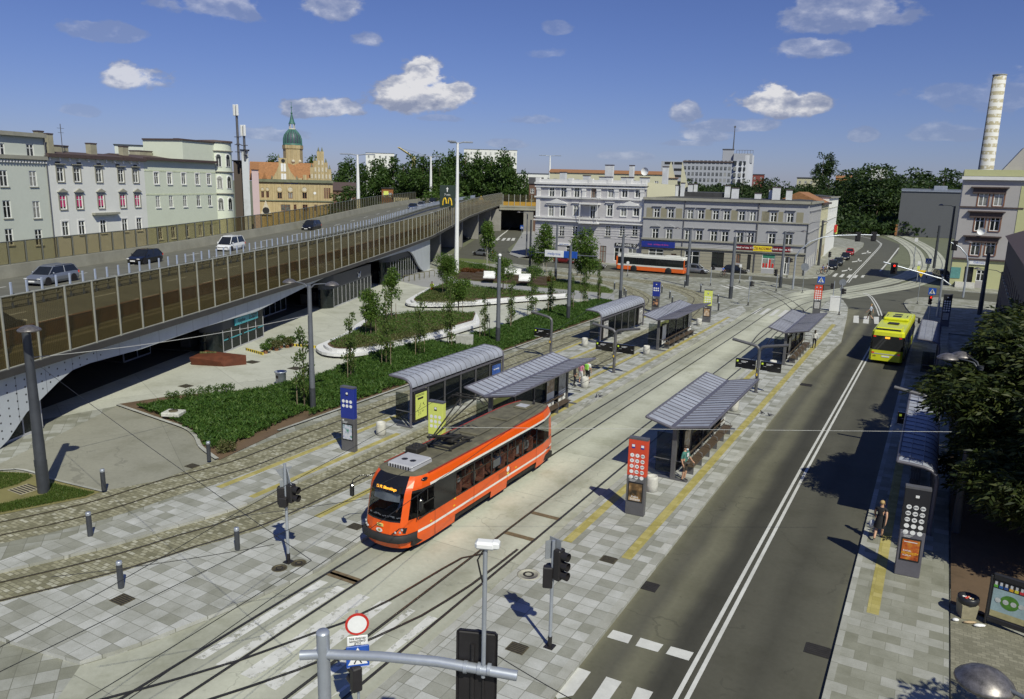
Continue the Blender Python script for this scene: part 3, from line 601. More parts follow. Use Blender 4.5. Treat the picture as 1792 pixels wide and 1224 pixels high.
v_shelter('butterfly roofed shelter right behind the orange tram on the middle platform', -20.3, 34.1, 1, M_YELL, [(7.0, PO_FOOD, .9), (8.7, PO_GREY, .7)])
v_shelter('butterfly roofed shelter at the far end of the middle platform near the lime pylon', -20.65, 63.4, 1, M_YELL, [(1.1, PO_GREY, 1.6), (9.0, PO_GREY, .5)])
def c_shelter(label, X, Y, L=10.6, posters=(), rz=0., lean=1, mats=None):
    t = thing('tram_shelter', label, 'tram shelter', (X, Y, PZ), rz, 'curved roof shelters')
    prof = [(.14, 2.2), (.14, 2.42), (.06, 2.66), (-.12, 2.82), (-.4, 2.9), (-.9, 2.94), (-1.4, 2.96)]
    b = MB(); n = 18; v = [(x*lean, 0, z) for x, z in prof]+[(x*lean, L, z) for x, z in prof]; k = len(prof)
    f = [(i, i+1, k+i+1, k+i) for i in range(k-1)]; f = f if lean > 0 else [q[::-1] for q in f]
    b.add(v, [q[::-1] for q in f], 0, True); b.add([(x*lean, 0, z-.07) for x, z in prof]+[(x*lean, L, z-.07) for x, z in prof], f, 1, True)
    for j in range(1, n): b.tube([(x*lean, L*j/n, z+.012) for x, z in prof], .02, 4, 1, False)
    b.tube([(-.45*lean, 0, 2.92), (-.45*lean, L, 2.92)], .02, 4, 0); b.tube([(-.95*lean, 0, 2.955), (-.95*lean, L, 2.955)], .018, 4, 0)
    b.build('roof', [M_ROOF, M_RIM], t)
    b = MB()
    for y in (0, L): b.tube([(.1*lean, y, 0)]+[(x*lean, y, z-.03) for x, z in prof], .075, 8)
    b.tube([(-1.4*lean, 0, 2.93), (-1.4*lean, L, 2.93)], .06, 6); b.box(min(.05*lean, .15*lean), 0, 2.12, max(.05*lean, .15*lean), L, 2.26)
    b.build('roof_rim', M_RIM, t)
    for y in (1.75, 3.5, 5.3, 7.1, 8.9):
        MB().box(.02, y-.06, 0, .12, y+.06, 2.15).build('post', M_STEEL, t)
    g = MB(); g.box(.06, 1.8, .3, .08, L-.15, 2.1) if not 0 else None; g.box(-.95*lean if lean > 0 else .12, -.01, .35, -.1*lean if lean > 0 else .95, .01, 2.0); g.build('glass_wall', M_SGLASS, t)
    h = MB(); h.tube([(-.9*lean, -.05, .95), (.1*lean, -.05, .95)], .03, 6); h.box(-.9, -.1, 0, .2, .12, .05); h.tube([(-.6*lean, L, .95), (.3*lean, L, .95)], .03, 6); [q.build('handrail', M_STEEL, t) for q in islands(h)]
    b = MB(); [b.box(-.5-.11*q, 3, .44, -.41-.11*q, 8.4, .475) for q in range(4)]; [b.box(-.85, y-.03, 0, -.4, y+.03, .44) for y in (3.3, 5.5, 8.1)]; b.build('bench_seat', M_WOOD, t)
    for (y, m_) in posters:
        q = MB(); q.bbox(-.02, y, .25, .2, y+1.3, 2.05, .03, 0); q.quad((.203, y+.09, .4), (.203, y+1.21, .4), (.203, y+1.21, 1.92), (.203, y+.09, 1.92), 1)
        cs = q.build('poster_case', [M_BLACK, m_], t)
        if m_ == PO_LIME:
            r2 = random.Random(4); k = MB(); k.box(.204, y+.3, 1.55, .207, y+.85, 1.66)
            for _ in range(9):
                y0, z0 = y+.3+r2.random()*.6, .7+r2.random()*.7; k.tube([(.206, y0, z0), (.206, y0+r2.uniform(-.3, .3), z0+r2.uniform(-.25, .25))], .013, 4)
            for q2 in range(2): k.box(.204, y+.15, 1.76+q2*.07, .206, y+.95, 1.785+q2*.07)
            k.build('route_map', M_BLK, cs)
        else:
            text('lettering', 'TRAMWAJE', .15, M_WHITE, cs, (.207, y+.65, 1.6), (PI/2, 0, PI/2))
    return t
c_shelter('curved roof shelter with a lime green map poster beside the blue pylon', -25.62, 34.4, 10.6, [(.25, PO_LIME), (8.95, PO_BLUE)])
c_shelter('curved roof shelter at the far end of the platform beside the juniper hedge', -26.1, 63.7, 11.4, [(.4, PO_GREY), (9.7, PO_GREY)])
# ---- pylons
def pylon(label, px, py, col, discs, poster, ptext=(), two=False, cut=1.55, at=None, ink=None):
    c = at or G(px, py, PZ); t = thing('stop_pylon', label, 'stop pylon', (c.x, c.y, PZ), R(4), 'stop pylons')
    w, d, h = .42, .14, 3.5
    b = MB(); b.bbox(-w, -d, 0, w, d, cut+.25, .02); b.build('base_case', M_STEEL if col != M_KNIGHT else M_RIM, t); MB().box(-w-.003, -d-.003, h-.08, w+.003, d+.003, h).build('cap', M_STEEL, t)
    pn = MB().bbox(-w+.002, -d+.002, cut+.25, w-.002, d-.002, h-.08, .01).build('line_panel', col, t)
    y = -d-.002; ink = ink or M_WHITE
    b = MB()
    for rr, row in enumerate(discs):
        for cc2 in row: b.disc((-w*.55+cc2*w*.55, y, h-.78-rr*.245), .088, n=16)
    b.build('number_discs', ink, pn)
    if ptext: 
        for rr, row in enumerate(discs):
            for cc2 in row:
                if rr*3+cc2 < len(ptext): text('number', ptext[rr*3+cc2], .09, M_BLK, pn, (-w*.55+cc2*w*.55, y-.004, h-.78-rr*.245))
    ic = MB()
    for x in ((-.2, .2) if two else (0,)): ic.box(x-.075, y-.004, h-.47, x+.075, y, h-.29, 1); ic.box(x-.06, y-.006, h-.40, x+.06, y-.004, h-.30, 0)
    if two: ic.box(-.115, y-.002, h-1.85, -.108, y, h-.7, 0)
    ic.build('pictogram', [M_WHITE, M_BLUE if two else M_BLK], pn)
    ic = MB(); ic.box(-.3, y-.003, cut+.10, -.22, y, cut+.19); ic.add([(-.36, y, cut+.145), (-.33, y, cut+.12), (-.33, y, cut+.17)], [(0, 1, 2)])
    for k in range(4): ic.box(-.28, y-.002, cut+.06-k*.035, -.28+.3-.04*k, y, cut+.075-k*.035)
    ic.build('direction_text', M_LGREY, t)
    sc_ = MB(); sc_.bbox(-w*.78, y-.02, .62, w*.78, y+.01, 1.52, .01, 0); sc_.quad((-w*.68, y-.022, .68), (w*.68, y-.022, .68), (w*.68, y-.022, 1.46), (-w*.68, y-.022, 1.46), 1)
    return t, sc_.build('poster_screen', [M_SCREEN, poster], t), y-.025
full = [(0, 1, 2)]*5
t, s, y = pylon('red stop pylon with white number discs near the road, portrait poster below', 1111, 900, M_RED, full, PO_FACE, ('1', '7', '830', '5', '19', '184', '11', '38', '630', '', '146', '820', '', '830', ''), True)
text('lettering', 'Kaśka', .12, M_WHITE, s, (-.02, y, .86)); text('lettering', 'Sochacka', .12, M_WHITE, s, (0, y, .76)); MB().box(-.22, y, .70, .2, y+.002, .712).build('caption_line', M_LGREY, s)
t, s, y = pylon('blue stop pylon with six white discs at the near end of the left platform', 612, 789, M_BLUE, [(0, 1, 2)]*2, PO_MIX)
t, s, y = pylon('lime green stop pylon standing right behind the tram pantograph', 0, 0, M_YELL, [(0, 1, 2)]*3, PO_FOOD, at=Vector((-20.55, 29.85, PZ)))
t, s, y = pylon('blue stop pylon at the far end by the curving rails', 1146.5, 545.7, M_BLUE, [(0, 1, 2)]*2, PO_SKIN)
t, s, y = pylon('lime green stop pylon at the far end of the middle platform', 1236, 564, M_YELL, [(0, 1, 2)]*3, PO_FOOD)
t, s, y = pylon('red stop pylon at the far end by the junction', 1428, 550, M_RED, full, PO_GREY, two=True)
t, s, y = pylon('black stop pylon beyond the yellow bus in the shade of the footway', 1652, 571, M_KNIGHT, full, PO_GREY)
t, s, y = pylon('black stop pylon with a glowing orange poster near the walking woman', 1586, 1006, M_KNIGHT, full, PO_ORANGE, ('19', '820', '830', '850', '169', '870', '974', '38', '194', '', '', '', '', '', ''))
text('lettering', 'KAPSEL', .085, M_WHITE, s, (-.1, y, 1.02)); text('lettering', 'HUTNICZY', .11, M_YSIGN, s, (0, y, .93)); text('lettering', 'MUZEUM', .07, M_WHITE, s, (-.1, y, .84)); MB().box(-.24, y, 1.36, .2, y+.002, 1.39).build('caption_line', M_LGREY, s)
# ---- display posts
def display_post(label, X, Y, arms):
    t = thing('display_post', label, 'departure display post', (X, Y, PZ), 0, 'departure display posts')
    b = MB(); b.tube([(0, 0, 0), (0, 0, 3.0)], .11, 12); b.box(-.17, -.17, 0, .17, .17, .03); b.build('pole', M_STEEL, t)
    for s in arms:
        b = MB(); b.tube([(0, 0, 2.9), (s*.02, 0, 3.12), (s*.2, 0, 3.3), (s*.5, 0, 3.38), (s*1.9, 0, 3.62)], .105, 10); b.build('arm', M_STEEL, t)
        d = MB(); x0, x1 = (s*.16, s*1.55); a, c = min(x0, x1), max(x0, x1); d.bbox(a, -.09, 1.62, c, .09, 2.3, .02); k = d.build('display', M_SCREEN, t)
        e = MB(); e.box(a+.08, -.094, 2.08, a+.2, -.091, 2.2); e.build('line_badge', pm('lime badge', (.5, .65, .05), .4, emit=.3), k)
        e = MB(); [e.box(a+.4, -.094, 2.13-q*.07, a+.85-.12*q, -.091, 2.165-q*.07) for q in range(2)]; e.box(a+.2, -.094, 1.95, a+.42, -.091, 1.965); e.box(c-.22, -.094, 1.95, c-.06, -.091, 1.97); e.box(a+.04, -.094, 1.63, a+.5, -.091, 1.66); e.build('display_text', M_LGREY, k)
    b = MB(); b.bbox(-.1, -.2, 1.15, .1, -.1, 1.5, .02); b.box(-.05, -.204, 1.25, .05, -.2, 1.42, 1); b.ball((0, -.14, 1.72), .06); b.build('ticket_box', [M_STEEL, M_YSIGN], t)
    return t
display_post('one armed departure display post between hedge and curved shelter', -27.14, 55.9, (-1,))
display_post('Y shaped departure display post on the middle platform', -20.73, 53.84, (-1, 1))
display_post('Y shaped departure display post on the platform beside the road', -10.15, 54.1, (-1, 1))
display_post('departure display post half hidden by the dark tree at right', 0.6, 45.5, (-1,))
# ---- litter bins
M_BININ = pm('bin dark inside', (.03, .03, .028), .8)
def bin_(label, px, py):
    c = G(px, py, PZ); b = MB(); b.lathe([(.22, .0), (.27, .04), (.29, .3), (.275, .62), (.25, .74), (.21, .74), (.2, .5), (0, .5)], 18); t = b.build('litter_bin', M_CONCB, loc=c); tag(t, label, 'litter bin', 'round concrete litter bins')
    MB().lathe([(.215, .735), (.2, .45), (0, .45)], 16).build('liner', M_BININ, t)
for a in (('round white concrete bin between the blue pylon and the lime poster', 667, 761), ('round concrete bin just behind the red pylon near the road', 1140, 859), ('round concrete bin near the one armed display post', 1023, 606), ('round concrete bin by two people at the shelter behind the tram', 1023, 678),
          ('round concrete bin before the far middle platform shelter', 1131, 620), ('round concrete bin right of the Y display post by the road', 1352, 647), ('round concrete bin left of the far lime pylon', 1223, 570), ('round concrete bin at the far end of the nearest roadside shelter', 1284, 719)): bin_(*a)
c = G(492, 676, .0); b = MB(); b.lathe([(.3, 0), (.33, .06), (.36, .95), (.42, 1.0), (.42, 1.06), (.36, 1.06), (.34, .8), (0, .8)], 18); t = b.build('litter_bin', M_GALV, loc=c); tag(t, 'tall tapered metal bin on the plaza by the hedge', 'litter bin')
MB().disc((0, -.352, .72), .12, n=12).build('opening', M_BLACK, t)
# ---- bollards
def bollard(label, px, py, h=1.0):
    c = G(px, py, .02 if px > 400 and py > 900 else PZ); t = thing('bollard', label, 'bollard', c, 0, 'dark round bollards')
    MB().lathe([(.1, 0), (.1, h-.12)], 12).build('shaft', M_DKPOLE, t); MB().lathe([(.1, h-.12), (.102, h-.04), (.09, h), (0, h)], 12).build('steel_cap', M_GALV, t)
for a in (('bollard on the left paving between the two sett tracks', 158, 938), ('bollard at the rounded corner of the small lawn', 182, 858), ('lowest bollard, beside the sett track at left', 212, 1029), ('bollard in the paving left of the signal post with triangular sign', 416, 966), ('bollard at the kerb corner of the juniper hedge', 366, 806)): bollard(*a)
for a in (('bollard at the end of the far lawn, left of the rails', 1075, 507), ('bollard at the foot of the pole by the curved shelter', 1092, 517), ('small bollard behind the far curved shelter roof', 1095, 521), ('bollard just right of the far blue pylon', 1158, 513), ('bollard between the far blue and lime pylons, nearer the rails', 1172, 523), ('bollard right behind the far middle shelter roof', 1176, 533), ('bollard at the foot of the lamp pole right of the orange bus', 1198, 503), ('bollard in front of the lime pylon toward the junction', 1226, 511), ('upper bollard right of the far lime pylon', 1256, 530), ('lower bollard right of the far lime pylon', 1257, 544)): bollard(*a)
# ---- poles and lamps
M_LAMP = pm('lamp hood', (.20, .185, .18), .42, .6, 9., .45)
def pole(label, base, top, arms=(), r=(.16, .10), m=None, foot=True, z0=0., name='lamp_post', cat='lamp post', disc=.42, h=None, group=None):
    c = G(*base, z0) if isinstance(base[0], (int, float)) and len(base) == 2 else Vector(base)
    h = h or TOPZ(*top, c.x, c.y)-z0; t = thing(name, label, cat, c, 0, group)
    b = MB(); rr = [r[0], r[0], r[0]*.82+r[1]*.18, r[1]]; b.tube([(0, 0, 0), (0, 0, h*.32), (0, 0, h*.33), (0, 0, h)], rr, 12); b.build('shaft', m or M_POLE, t)
    if foot: q = MB(); q.lathe([(r[0]+.012, h*.0), (r[0]+.012, h*.2)], 12); q.box(-.05, -r[0]-.03, 1.3, .05, -r[0], 1.6); q.build('collar', M_DKPOLE, t)
    for a, ln, up in arms:
        d = Vector((math.cos(R(a)), math.sin(R(a)), 0)); e = MB()
        e.tube([Vector((0, 0, h-.25)), d*ln*.3+Vector((0, 0, h+up*.5)), d*ln*.65+Vector((0, 0, h+up*.85)), d*ln+Vector((0, 0, h+up))], [.05, .04, .035, .03], 7); ar = e.build('arm', m or M_POLE, t)
        p = d*(ln+disc*.8)+Vector((0, 0, h+up-.05)); e = MB(); e.lathe([(0, -.04), (disc*.95, -.04), (disc, 0), (disc*.96, .03), (disc*.7, .12), (disc*.35, .19), (0, .22)], 20, p); e.build('lamp_hood', M_LAMP, ar)
    return t
def toward(px0, py0, px1, py1, z):  # heading in degrees between two surveyed points
    a, b_ = G(px0, py0, z), G(px1, py1, z); d = b_-a; return math.degrees(math.atan2(d.y, d.x))
pole('tall dark lamp post at the left edge on the small lawn, information plate on it', (77, 862), (42, 574), [(toward(120, 771, 133, 788, 0), .55, .1)], (.24, .17), M_DKPOLE, disc=.46)
pole('grey twin lamp post standing in the juniper hedge', (548, 722), (537, 500), [(toward(538, 500, 504, 497, 7.6), 1.1, .15), (toward(538, 500, 582, 502, 7.6), 1.1, .15)], (.17, .12))
pole('grey tram pole with a small white camera by the near end of the rear hedge', (871, 603), (876, 452), [], (.2, .15))
c = G(871, 603); cz = TOPZ(876, 452, c.x, c.y); t = MB().ball((0, 0, .2), .16).lathe([(.06, -.1), (.06, .1)], 8).build('dome_camera', M_WHITE, loc=(c.x+.1, c.y-.1, cz+.05)); tag(t, 'white dome camera on top of the grey pole by the planter', 'camera')
pole('grey tram pole in the rear hedge, cross arm with a blue sign', (994, 562), (999, 430), [], (.2, .15))
pole('grey tram pole behind the far curved shelter', (1085, 532), (1094, 412), [(0, 2.0, .15)], (.2, .15), disc=.0001)
pole('grey tram pole by the small far lawn left of the young maple', (972, 490), (975, 392), [], (.19, .14))
pole('dark two tone pole at the kerb bend near the white house', (927, 474), (929, 385), [], (.19, .14), M_DKPOLE)
pole('lamp post with one arm by the white house gable', (921, 449), (924, 374), [(180, 1.6, .2)], (.15, .1))
pole('grey lamp pole right of the orange bus', (1202, 500.5), (1209, 402), [(180, 1.7, .1)], (.24, .18))
pole('grey lamp pole with a white band on the far square', (1278, 523), (1289, 415), [(0, 1.5, .2)], (.25, .19))
pole('grey lamp pole in front of the yellow shop sign', (1365, 504), (1374, 405), [(0, 2.2, .1)], (.22, .16))
pole('pale street lamp before the dark bushes at the end of the street', (1500, 404), (1502, 362), [(0, 4.5, .7)], (.16, .1), disc=.5)
pole('plain white pole before the bushes left of the tan tenement', (1605, 400), (1610, 350), [], (.22, .15), M_WHITE)
pole('leaning lamp pole at the left edge of the tan tenement', (1652, 494), (1662, 361), [(180, 1.6, .1)], (.24, .16), M_DKPOLE)
pole('thick dark lamp pole in front of the tan tenement door', (1714, 551), (1729, 432), [(180, 1.8, .4)], (.26, .19), M_DKPOLE, z0=PZ)
pole('dark lamp pole right of the tenement door with a signal on it', (1745, 545), (1755, 476), [(180, 2.4, .2)], (.24, .2), M_DKPOLE, z0=PZ)
pole('dark tall pole by the tram bend left of the tan tenement', (1634, 470), (1645, 395), [], (.26, .22), M_DKPOLE)
pole('dark pole at the corner of the grey tenement', (1404, 484), (1412, 392), [(20, 2.4, .4)], (.2, .17), M_DKPOLE)
pole('second dark pole along the side wall of the grey tenement', (1432, 466), (1440, 386), [], (.24, .2), M_DKPOLE)
t = pole('twin lamp whose two hoods rise out of the dark tree', (1.99, 35.55, PZ), None, [(130, .75, .2), (163, .9, .15)], (.17, .12), M_DKPOLE, h=7.2)
hc = G(1718, 1190, 7.4); t = pole('lamp with a big domed hood at the bottom right corner', (hc.x-1.29*math.cos(R(157)), hc.y-1.29*math.sin(R(157)), PZ), None, [(157, .95, .12)], (.17, .12), M_POLE, h=7.2, disc=.38)
def mast(label, base, top, r, n=3, ln=2.2, rot=0., depth=None):
    c = G(*base) if depth is None else AT(*base, depth); h = (TOPZ(*top, c.x, c.y)-c.z)
    t = thing('light_mast', label, 'light mast', c, 0, 'tall white light masts'); MB().tube([(0, 0, -3), (0, 0, h*.5), (0, 0, h)], [r*1.5, r*1.15, r*.7], 12).build('shaft', M_WHITE, t)
    for k in range(n):
        a = rot+k*2*PI/n; d = Vector((math.cos(a), math.sin(a), 0)); b = MB(); b.tube([(0, 0, h-.1), d*ln*.4+Vector((0, 0, h+.1))], r*.4, 6)
        b.M = Matrix.Translation(d*ln*.7+Vector((0, 0, h+.1))) @ Matrix.Rotation(a, 4, 'Z'); b.bbox(-ln*.32, -ln*.13, -.12, ln*.32, ln*.13, .12, .05); b.build('floodlight', M_GALV, t)
mast('tallest white light mast beside the viaduct', (799, 478), (799, 250), .26, 3, 2.3, .5)
mast('white light mast rising behind the viaduct left of the poplars', (627, 350), (626, 271), .3, 2, 3.8, YAW, 178)
mast('white light mast in front of the middle poplars', (754, 330), (756, 274), .3, 2, 3.6, YAW, 245)
mast('far white light mast above the white house', (962, 300), (962, 273), .3, 2, 4.5, YAW, 330)
# ---- overhead blue name sign
t = thing('street_sign', 'white and blue hanging sign on the cross arm before the young maples', 'street sign', (G(994, 562).x, G(994, 562).y, 7.0)); k = MB(); k.bbox(-3.0, -.05, -.35, -.8, .05, .35, .02, 0); k.bbox(-.78, -.05, -.35, .75, .05, .35, .02, 1); k.build('panel', [M_WHITE, M_BSIGN], t); MB().tube([(-4.2, .1, 0), (3, .1, 0)], .06, 6).build('cross_arm', M_POLE, t)
text('lettering', 'medyczne', .38, M_BSIGN, t, (-1.9, -.056, 0))
# ---- traffic signals
M_RLAMP = pm('red lens lit', (.9, .02, .01), .3, emit=3.); M_DLENS = pm('dark lens', (.05, .02, .02), .3)
def head(b, x, y, z, ang, n=3, w=.3, lit=None, t=None, back=False):
    h = n*.31+.06; k = MB(); k.M = Matrix.Translation((x, y, z)) @ Matrix.Rotation(ang, 4, 'Z')
    if back: k.bbox(-.36, -.02, -.18, .36, .02, h+.18, .02)
    k.bbox(-w/2, -.14, 0, w/2, .1, h, .03)
    for i in range(n):
        zc = .19+i*.31; k.lathe([(.125, -.14), (.13, -.36)], 12, (0, 0, zc), 0, True, 'y'); k.disc((0, -.145, zc), .11, n=12, m=2 if lit == i else 1)
    return k.build('signal_head', [M_BLACK, M_DLENS, M_RLAMP], t)
def signal(label, base, top, heads, signs=(), z0=PZ, r=.055, h=None, m=None):
    c = G(*base, z0); h = h or TOPZ(*top, c.x, c.y)-z0; t = thing('traffic_signal', label, 'traffic signal', c, 0, 'traffic signal posts')
    b = MB(); b.tube([(0, 0, .35), (0, 0, h)], r, 10); b.tube([(0, 0, 0), (0, 0, .36)], r*1.25, 10, 1); b.box(-.15, -.15, 0, .15, .15, .03, 1); b.build('post', [m or M_GALV, M_BLACK], t)
    for (x, y, z, a, n, lit) in heads: head(None, x, y, z, R(a), n, t=t, lit=lit)
    for (kind, z, a, s, mm) in signs:
        k = MB(); k.M = Matrix.Translation((0, 0, z)) @ Matrix.Rotation(R(a), 4, 'Z'); y = -r-.02
        pts = {'tri': [(0, .5), (-.5, -.36), (.5, -.36)], 'itri': [(0, -.5), (.5, .36), (-.5, .36)], 'rect': [(-.3, -.4), (.3, -.4), (.3, .4), (-.3, .4)], 'round': [(.5*math.cos(q*PI/9), .5*math.sin(q*PI/9)) for q in range(18)], 'sq': [(-.5, -.5), (.5, -.5), (.5, .5), (-.5, .5)]}[kind]
        pts = [(x*s, y_*s) for x, y_ in pts]
        area = sum(pts[i][0]*pts[(i+1) % len(pts)][1]-pts[(i+1) % len(pts)][0]*pts[i][1] for i in range(len(pts)))
        if area < 0: pts = pts[::-1]
        n = len(pts); v = [(x, y, z_) for x, z_ in pts]+[(x, y-.02, z_) for x, z_ in pts]
        k.add(v, [tuple(range(n-1, -1, -1))], 1); k.add(v, [tuple(range(n, 2*n))], 0); k.add(v, [(i, n+i, n+(i+1) % n, (i+1) % n) for i in range(n)], 1)
        sg = k.build('sign_plate', [mm, M_SIGNBACK], t)
        if mm == M_BSIGN:
            k2 = MB(); k2.M = k.M; k2.add([(0, y-.024, .38*s), (-.4*s, y-.024, -.34*s), (.4*s, y-.024, -.34*s)], [(0, 1, 2)], 0)
            k2.tube([(-.16*s, y-.03, -.3*s), (-.02*s, y-.03, 0), (.14*s, y-.03, -.3*s)], .03*s*1.4, 5, 1); k2.tube([(-.02*s, y-.03, -.02*s), (0, y-.03, .16*s)], .05*s, 5, 1); k2.tube([(-.14*s, y-.03, .02*s), (.14*s, y-.03, .02*s)], .02*s, 5, 1); k2.ball((0, y-.03, .2*s), .05*s, .01, .05*s, 8, 4, 1); k2.build('walker_symbol', [M_WHITE, M_BLK], sg)
    return t
signal('signal post with triangular sign back on the left paving', (505, 984), (492, 812), [(-.16, -.05, 2.28, 215, 2, None), (.2, .05, 2.42, 95, 2, None), (.02, -.16, 2.25, 200, 1, None)], [('tri', 3.35, 160, .62, M_SIGNBACK), ('itri', 3.45, 250, .62, M_SIGNBACK), ('rect', 2.95, 165, .62, M_SIGNBACK), ('rect', 2.95, 235, .62, M_SIGNBACK)])
signal('signal post with a big three lamp head at the roadside slab paving', (962, 1132), (969, 946), [(.16, .05, 2.3, 80, 3, None), (-.12, -.06, 2.0, 200, 2, None)], [('rect', 3.28, 165, .74, M_SIGNBACK), ('rect', 3.22, 232, .74, M_SIGNBACK)])
S2 = [(.15, 0, 2.2, 150, 3, None)]
signal('signal on thin post behind the far lime pylon', (1243, 500), (1245.7, 470), [(.2, 0, 2.3, 150, 2, None)])
signal('signal post with two sign backs at the far square', (1309, 534), (1311, 492), [(.16, 0, 2.3, 120, 2, None)], [('rect', 3.3, 165, .6, M_SIGNBACK), ('rect', 3.3, 225, .6, M_SIGNBACK)])
signal('signal post left of the tall lamp before the yellow sign', (1358, 509.7), (1360, 481), [(-.18, 0, 2.1, 230, 3, None)])
signal('signal post at the grey tenement shop door', (1377, 486), (1379, 452), [(-.18, 0, 2.4, 200, 3, None), (.3, 0, 2.5, 100, 2, None)])
signal('signal post with round sign back at the platform tip by the junction', (1468, 551), (1474, 497), [(.14, 0, 2.4, 100, 2, None)], [('round', 3.75, 170, .8, M_SIGNBACK), ('rect', 3.0, 165, .55, M_SIGNBACK), ('rect', 3.0, 215, .55, M_SIGNBACK)])
signal('signal post beside the white cabinet at the junction', (1455, 544), (1460, 492), [(-.2, 0, 2.6, 200, 2, None)])
signal('signal post by parked cars at the side street', (1448, 476), (1452, 442), [(0, 0, 2.6, 140, 3, None)])
signal('red pedestrian signal under the blue crossing sign by the yellow bus', (1624, 566), (1632, 512), [(-.12, -.1, 2.1, 20, 3, 2)], [('sq', 3.55, 0, .75, M_BSIGN)])
signal('blue crossing sign above the far red pylon', (1431, 549), (1430, 501), [(-.2, 0, 2.7, 180, 2, None), (.2, 0, 2.7, 180, 2, None)], [('sq', 3.95, 0, .8, M_BSIGN)])
signal('blue crossing sign in the shade of the tan tenement', (1621, 487), (1627, 458), [], [('sq', 2.9, 0, .9, M_BSIGN)])
signal('inverted yellow triangle sign on a thin post at the footway bend', (1605, 532), (1613, 489), [], [('itri', 4.0, 8, 1.05, M_YSIGN)], r=.03)
signal('blue crossing sign on the footway by the far zebra', (913, 417), (913, 401), [], [('sq', 2.9, 0, 1., M_BSIGN)])
signal('thin post with a lime marker in the tram shade', (1604, 495), (1609, 463), [], [('rect', 2.4, 0, .7, M_YELL), ('rect', 3.2, 0, .7, M_WHITE)], r=.05)
signal('round disc sign back on a tall thin post at the corner footway', (1404, 512), (1409, 470), [], [('round', 3.6, 175, 1.1, M_SIGNBACK)], r=.03)
signal('small round white sign on a thin post before the orange bus', (1098, 483), (1100, 463), [], [('round', 2.1, 0, .5, M_WHITE)], r=.04)
signal('small round white sign by the black car', (1010, 482), (1011, 464), [], [('round', 2.2, 0, .7, M_WHITE)], r=.05)
signal('small round sign on thin post right behind the small lamp pole', (1294, 495), (1296, 462), [], [('rect', 2.6, 0, .6, M_WHITE)], r=.05)
signal('tall thin signal post right of the tan tenement bin', (1597, 472), (1600, 432), [], [('rect', 5.6, 0, .9, M_WHITE)], r=.07)
# gantry arms over the far junction
def gantry(label, base, top, pts, heads, z0=PZ, r=.12):
    c = G(*base, z0); h = TOPZ(*top, c.x, c.y)-z0; t = thing('signal_gantry', label, 'signal gantry', c, 0, 'signal gantries')
    MB().tube([(0, 0, 0), (0, 0, h)], [r*1.2, r], 10).build('column', M_GALV, t); MB().tube([Vector(p)+Vector((0, 0, h)) for p in pts], r*.75, 8).build('arm', M_GALV, t)
    for hd in heads: head(None, hd[0], hd[1], h+hd[2], R(hd[3]), 3, .42, hd[4], t, True)
    return t
gantry('curved signal gantry at the corner of the grey tenement', (1387, 506), (1393, 446), [(0, 0, -.3), (.5, 0, .7), (1.6, .8, 1.9), (3.2, 1.6, 2.6), (5, 2.5, 2.9), (8.5, 4, 3.1), (10.3, 4.6, 3.1)], [(7.6, 3.6, 2.3, 190, None), (9.6, 4.3, 2.4, 190, None)])
gantry('straight signal gantry with a red lamp beyond the yellow bus', (1640, 555), (1649.6, 485), [(.9, .2, -.9), (0, 0, -.25), (-6.3, -1., 1.35)], [(-5.1, -.95, .2, 8, 2)])
gantry('curved signal gantry at the tan tenement steps', (1685, 521), (1695, 457), [(0, 0, -.2), (-.3, 0, .8), (-1.2, 0, 1.8), (-2.4, 0, 2.4)], [(-1.9, 0, 1.5, 170, None)])
# near signal gantry across the bottom of the picture
z = 5.8; a = G(525, 1147, z); b0 = G(566, 1145, z); e = G(905, 1183, z)
t = thing('signal_gantry', 'pale blue signal gantry arm at the bottom edge, seen from above', 'signal gantry', (b0.x, b0.y, 0), 0, 'signal gantries')
MB().tube([(0, 0, 0), (0, 0, z+.42)], .115, 16).lathe([(.12, z+.42), (.1, z+.46), (0, z+.46)], 16).build('column', M_GALV, t)
d1, d2 = (a-b0), (e-b0); q = MB(); q.tube([Vector((d1.x, d1.y, z)), Vector((0, 0, z)), Vector((d2.x*.3, d2.y*.3, z+.08)), Vector((d2.x*.6, d2.y*.6, z+.1)), Vector((d2.x, d2.y, z+.0))], [.085, .085, .085, .09, .09], 14); ar = q.build('arm', M_GALV, t)
u = d2.normalized(); pc = d2*.79; q = MB()
for k in (.74, .81, .86): q.tube([Vector((d2.x*k, d2.y*k, z+.06))-u*.03, Vector((d2.x*k, d2.y*k, z+.06))+u*.03], .11, 10)
q.build('clamp', M_GALV, ar)
hb = thing('traffic_light', 'black traffic light back board hanging on the near gantry arm', 'traffic light', (b0.x+pc.x, b0.y+pc.y, z-.75), math.atan2(u.y, u.x))
k = MB(); k.bbox(-.36, .10, .0, .36, .14, 1.45, .05); k.build('back_board', M_BLACK, hb)
k = MB(); k.bbox(-.2, .15, .2, .05, .33, 1.25, .06); k.tube([(-.07, .1, -.2), (-.07, .1, 1.2)], .045, 8); k.tube([(.12, .1, .1), (.12, .1, 1.3)], .03, 8)
for i in range(3): k.lathe([(.13, .33), (.14, .6)], 12, (-.07, 0, .4+i*.32), 0, True, 'y')
k.build('lamp_case', M_BLACK, hb)
cp = thing('camera_pole', 'thin grey pole with a white wrapped camera on top of the near gantry', 'camera pole', (b0.x+d2.x*.83, b0.y+d2.y*.83, z)); hh = TOPZ(850, 960, cp.location.x, cp.location.y)-z
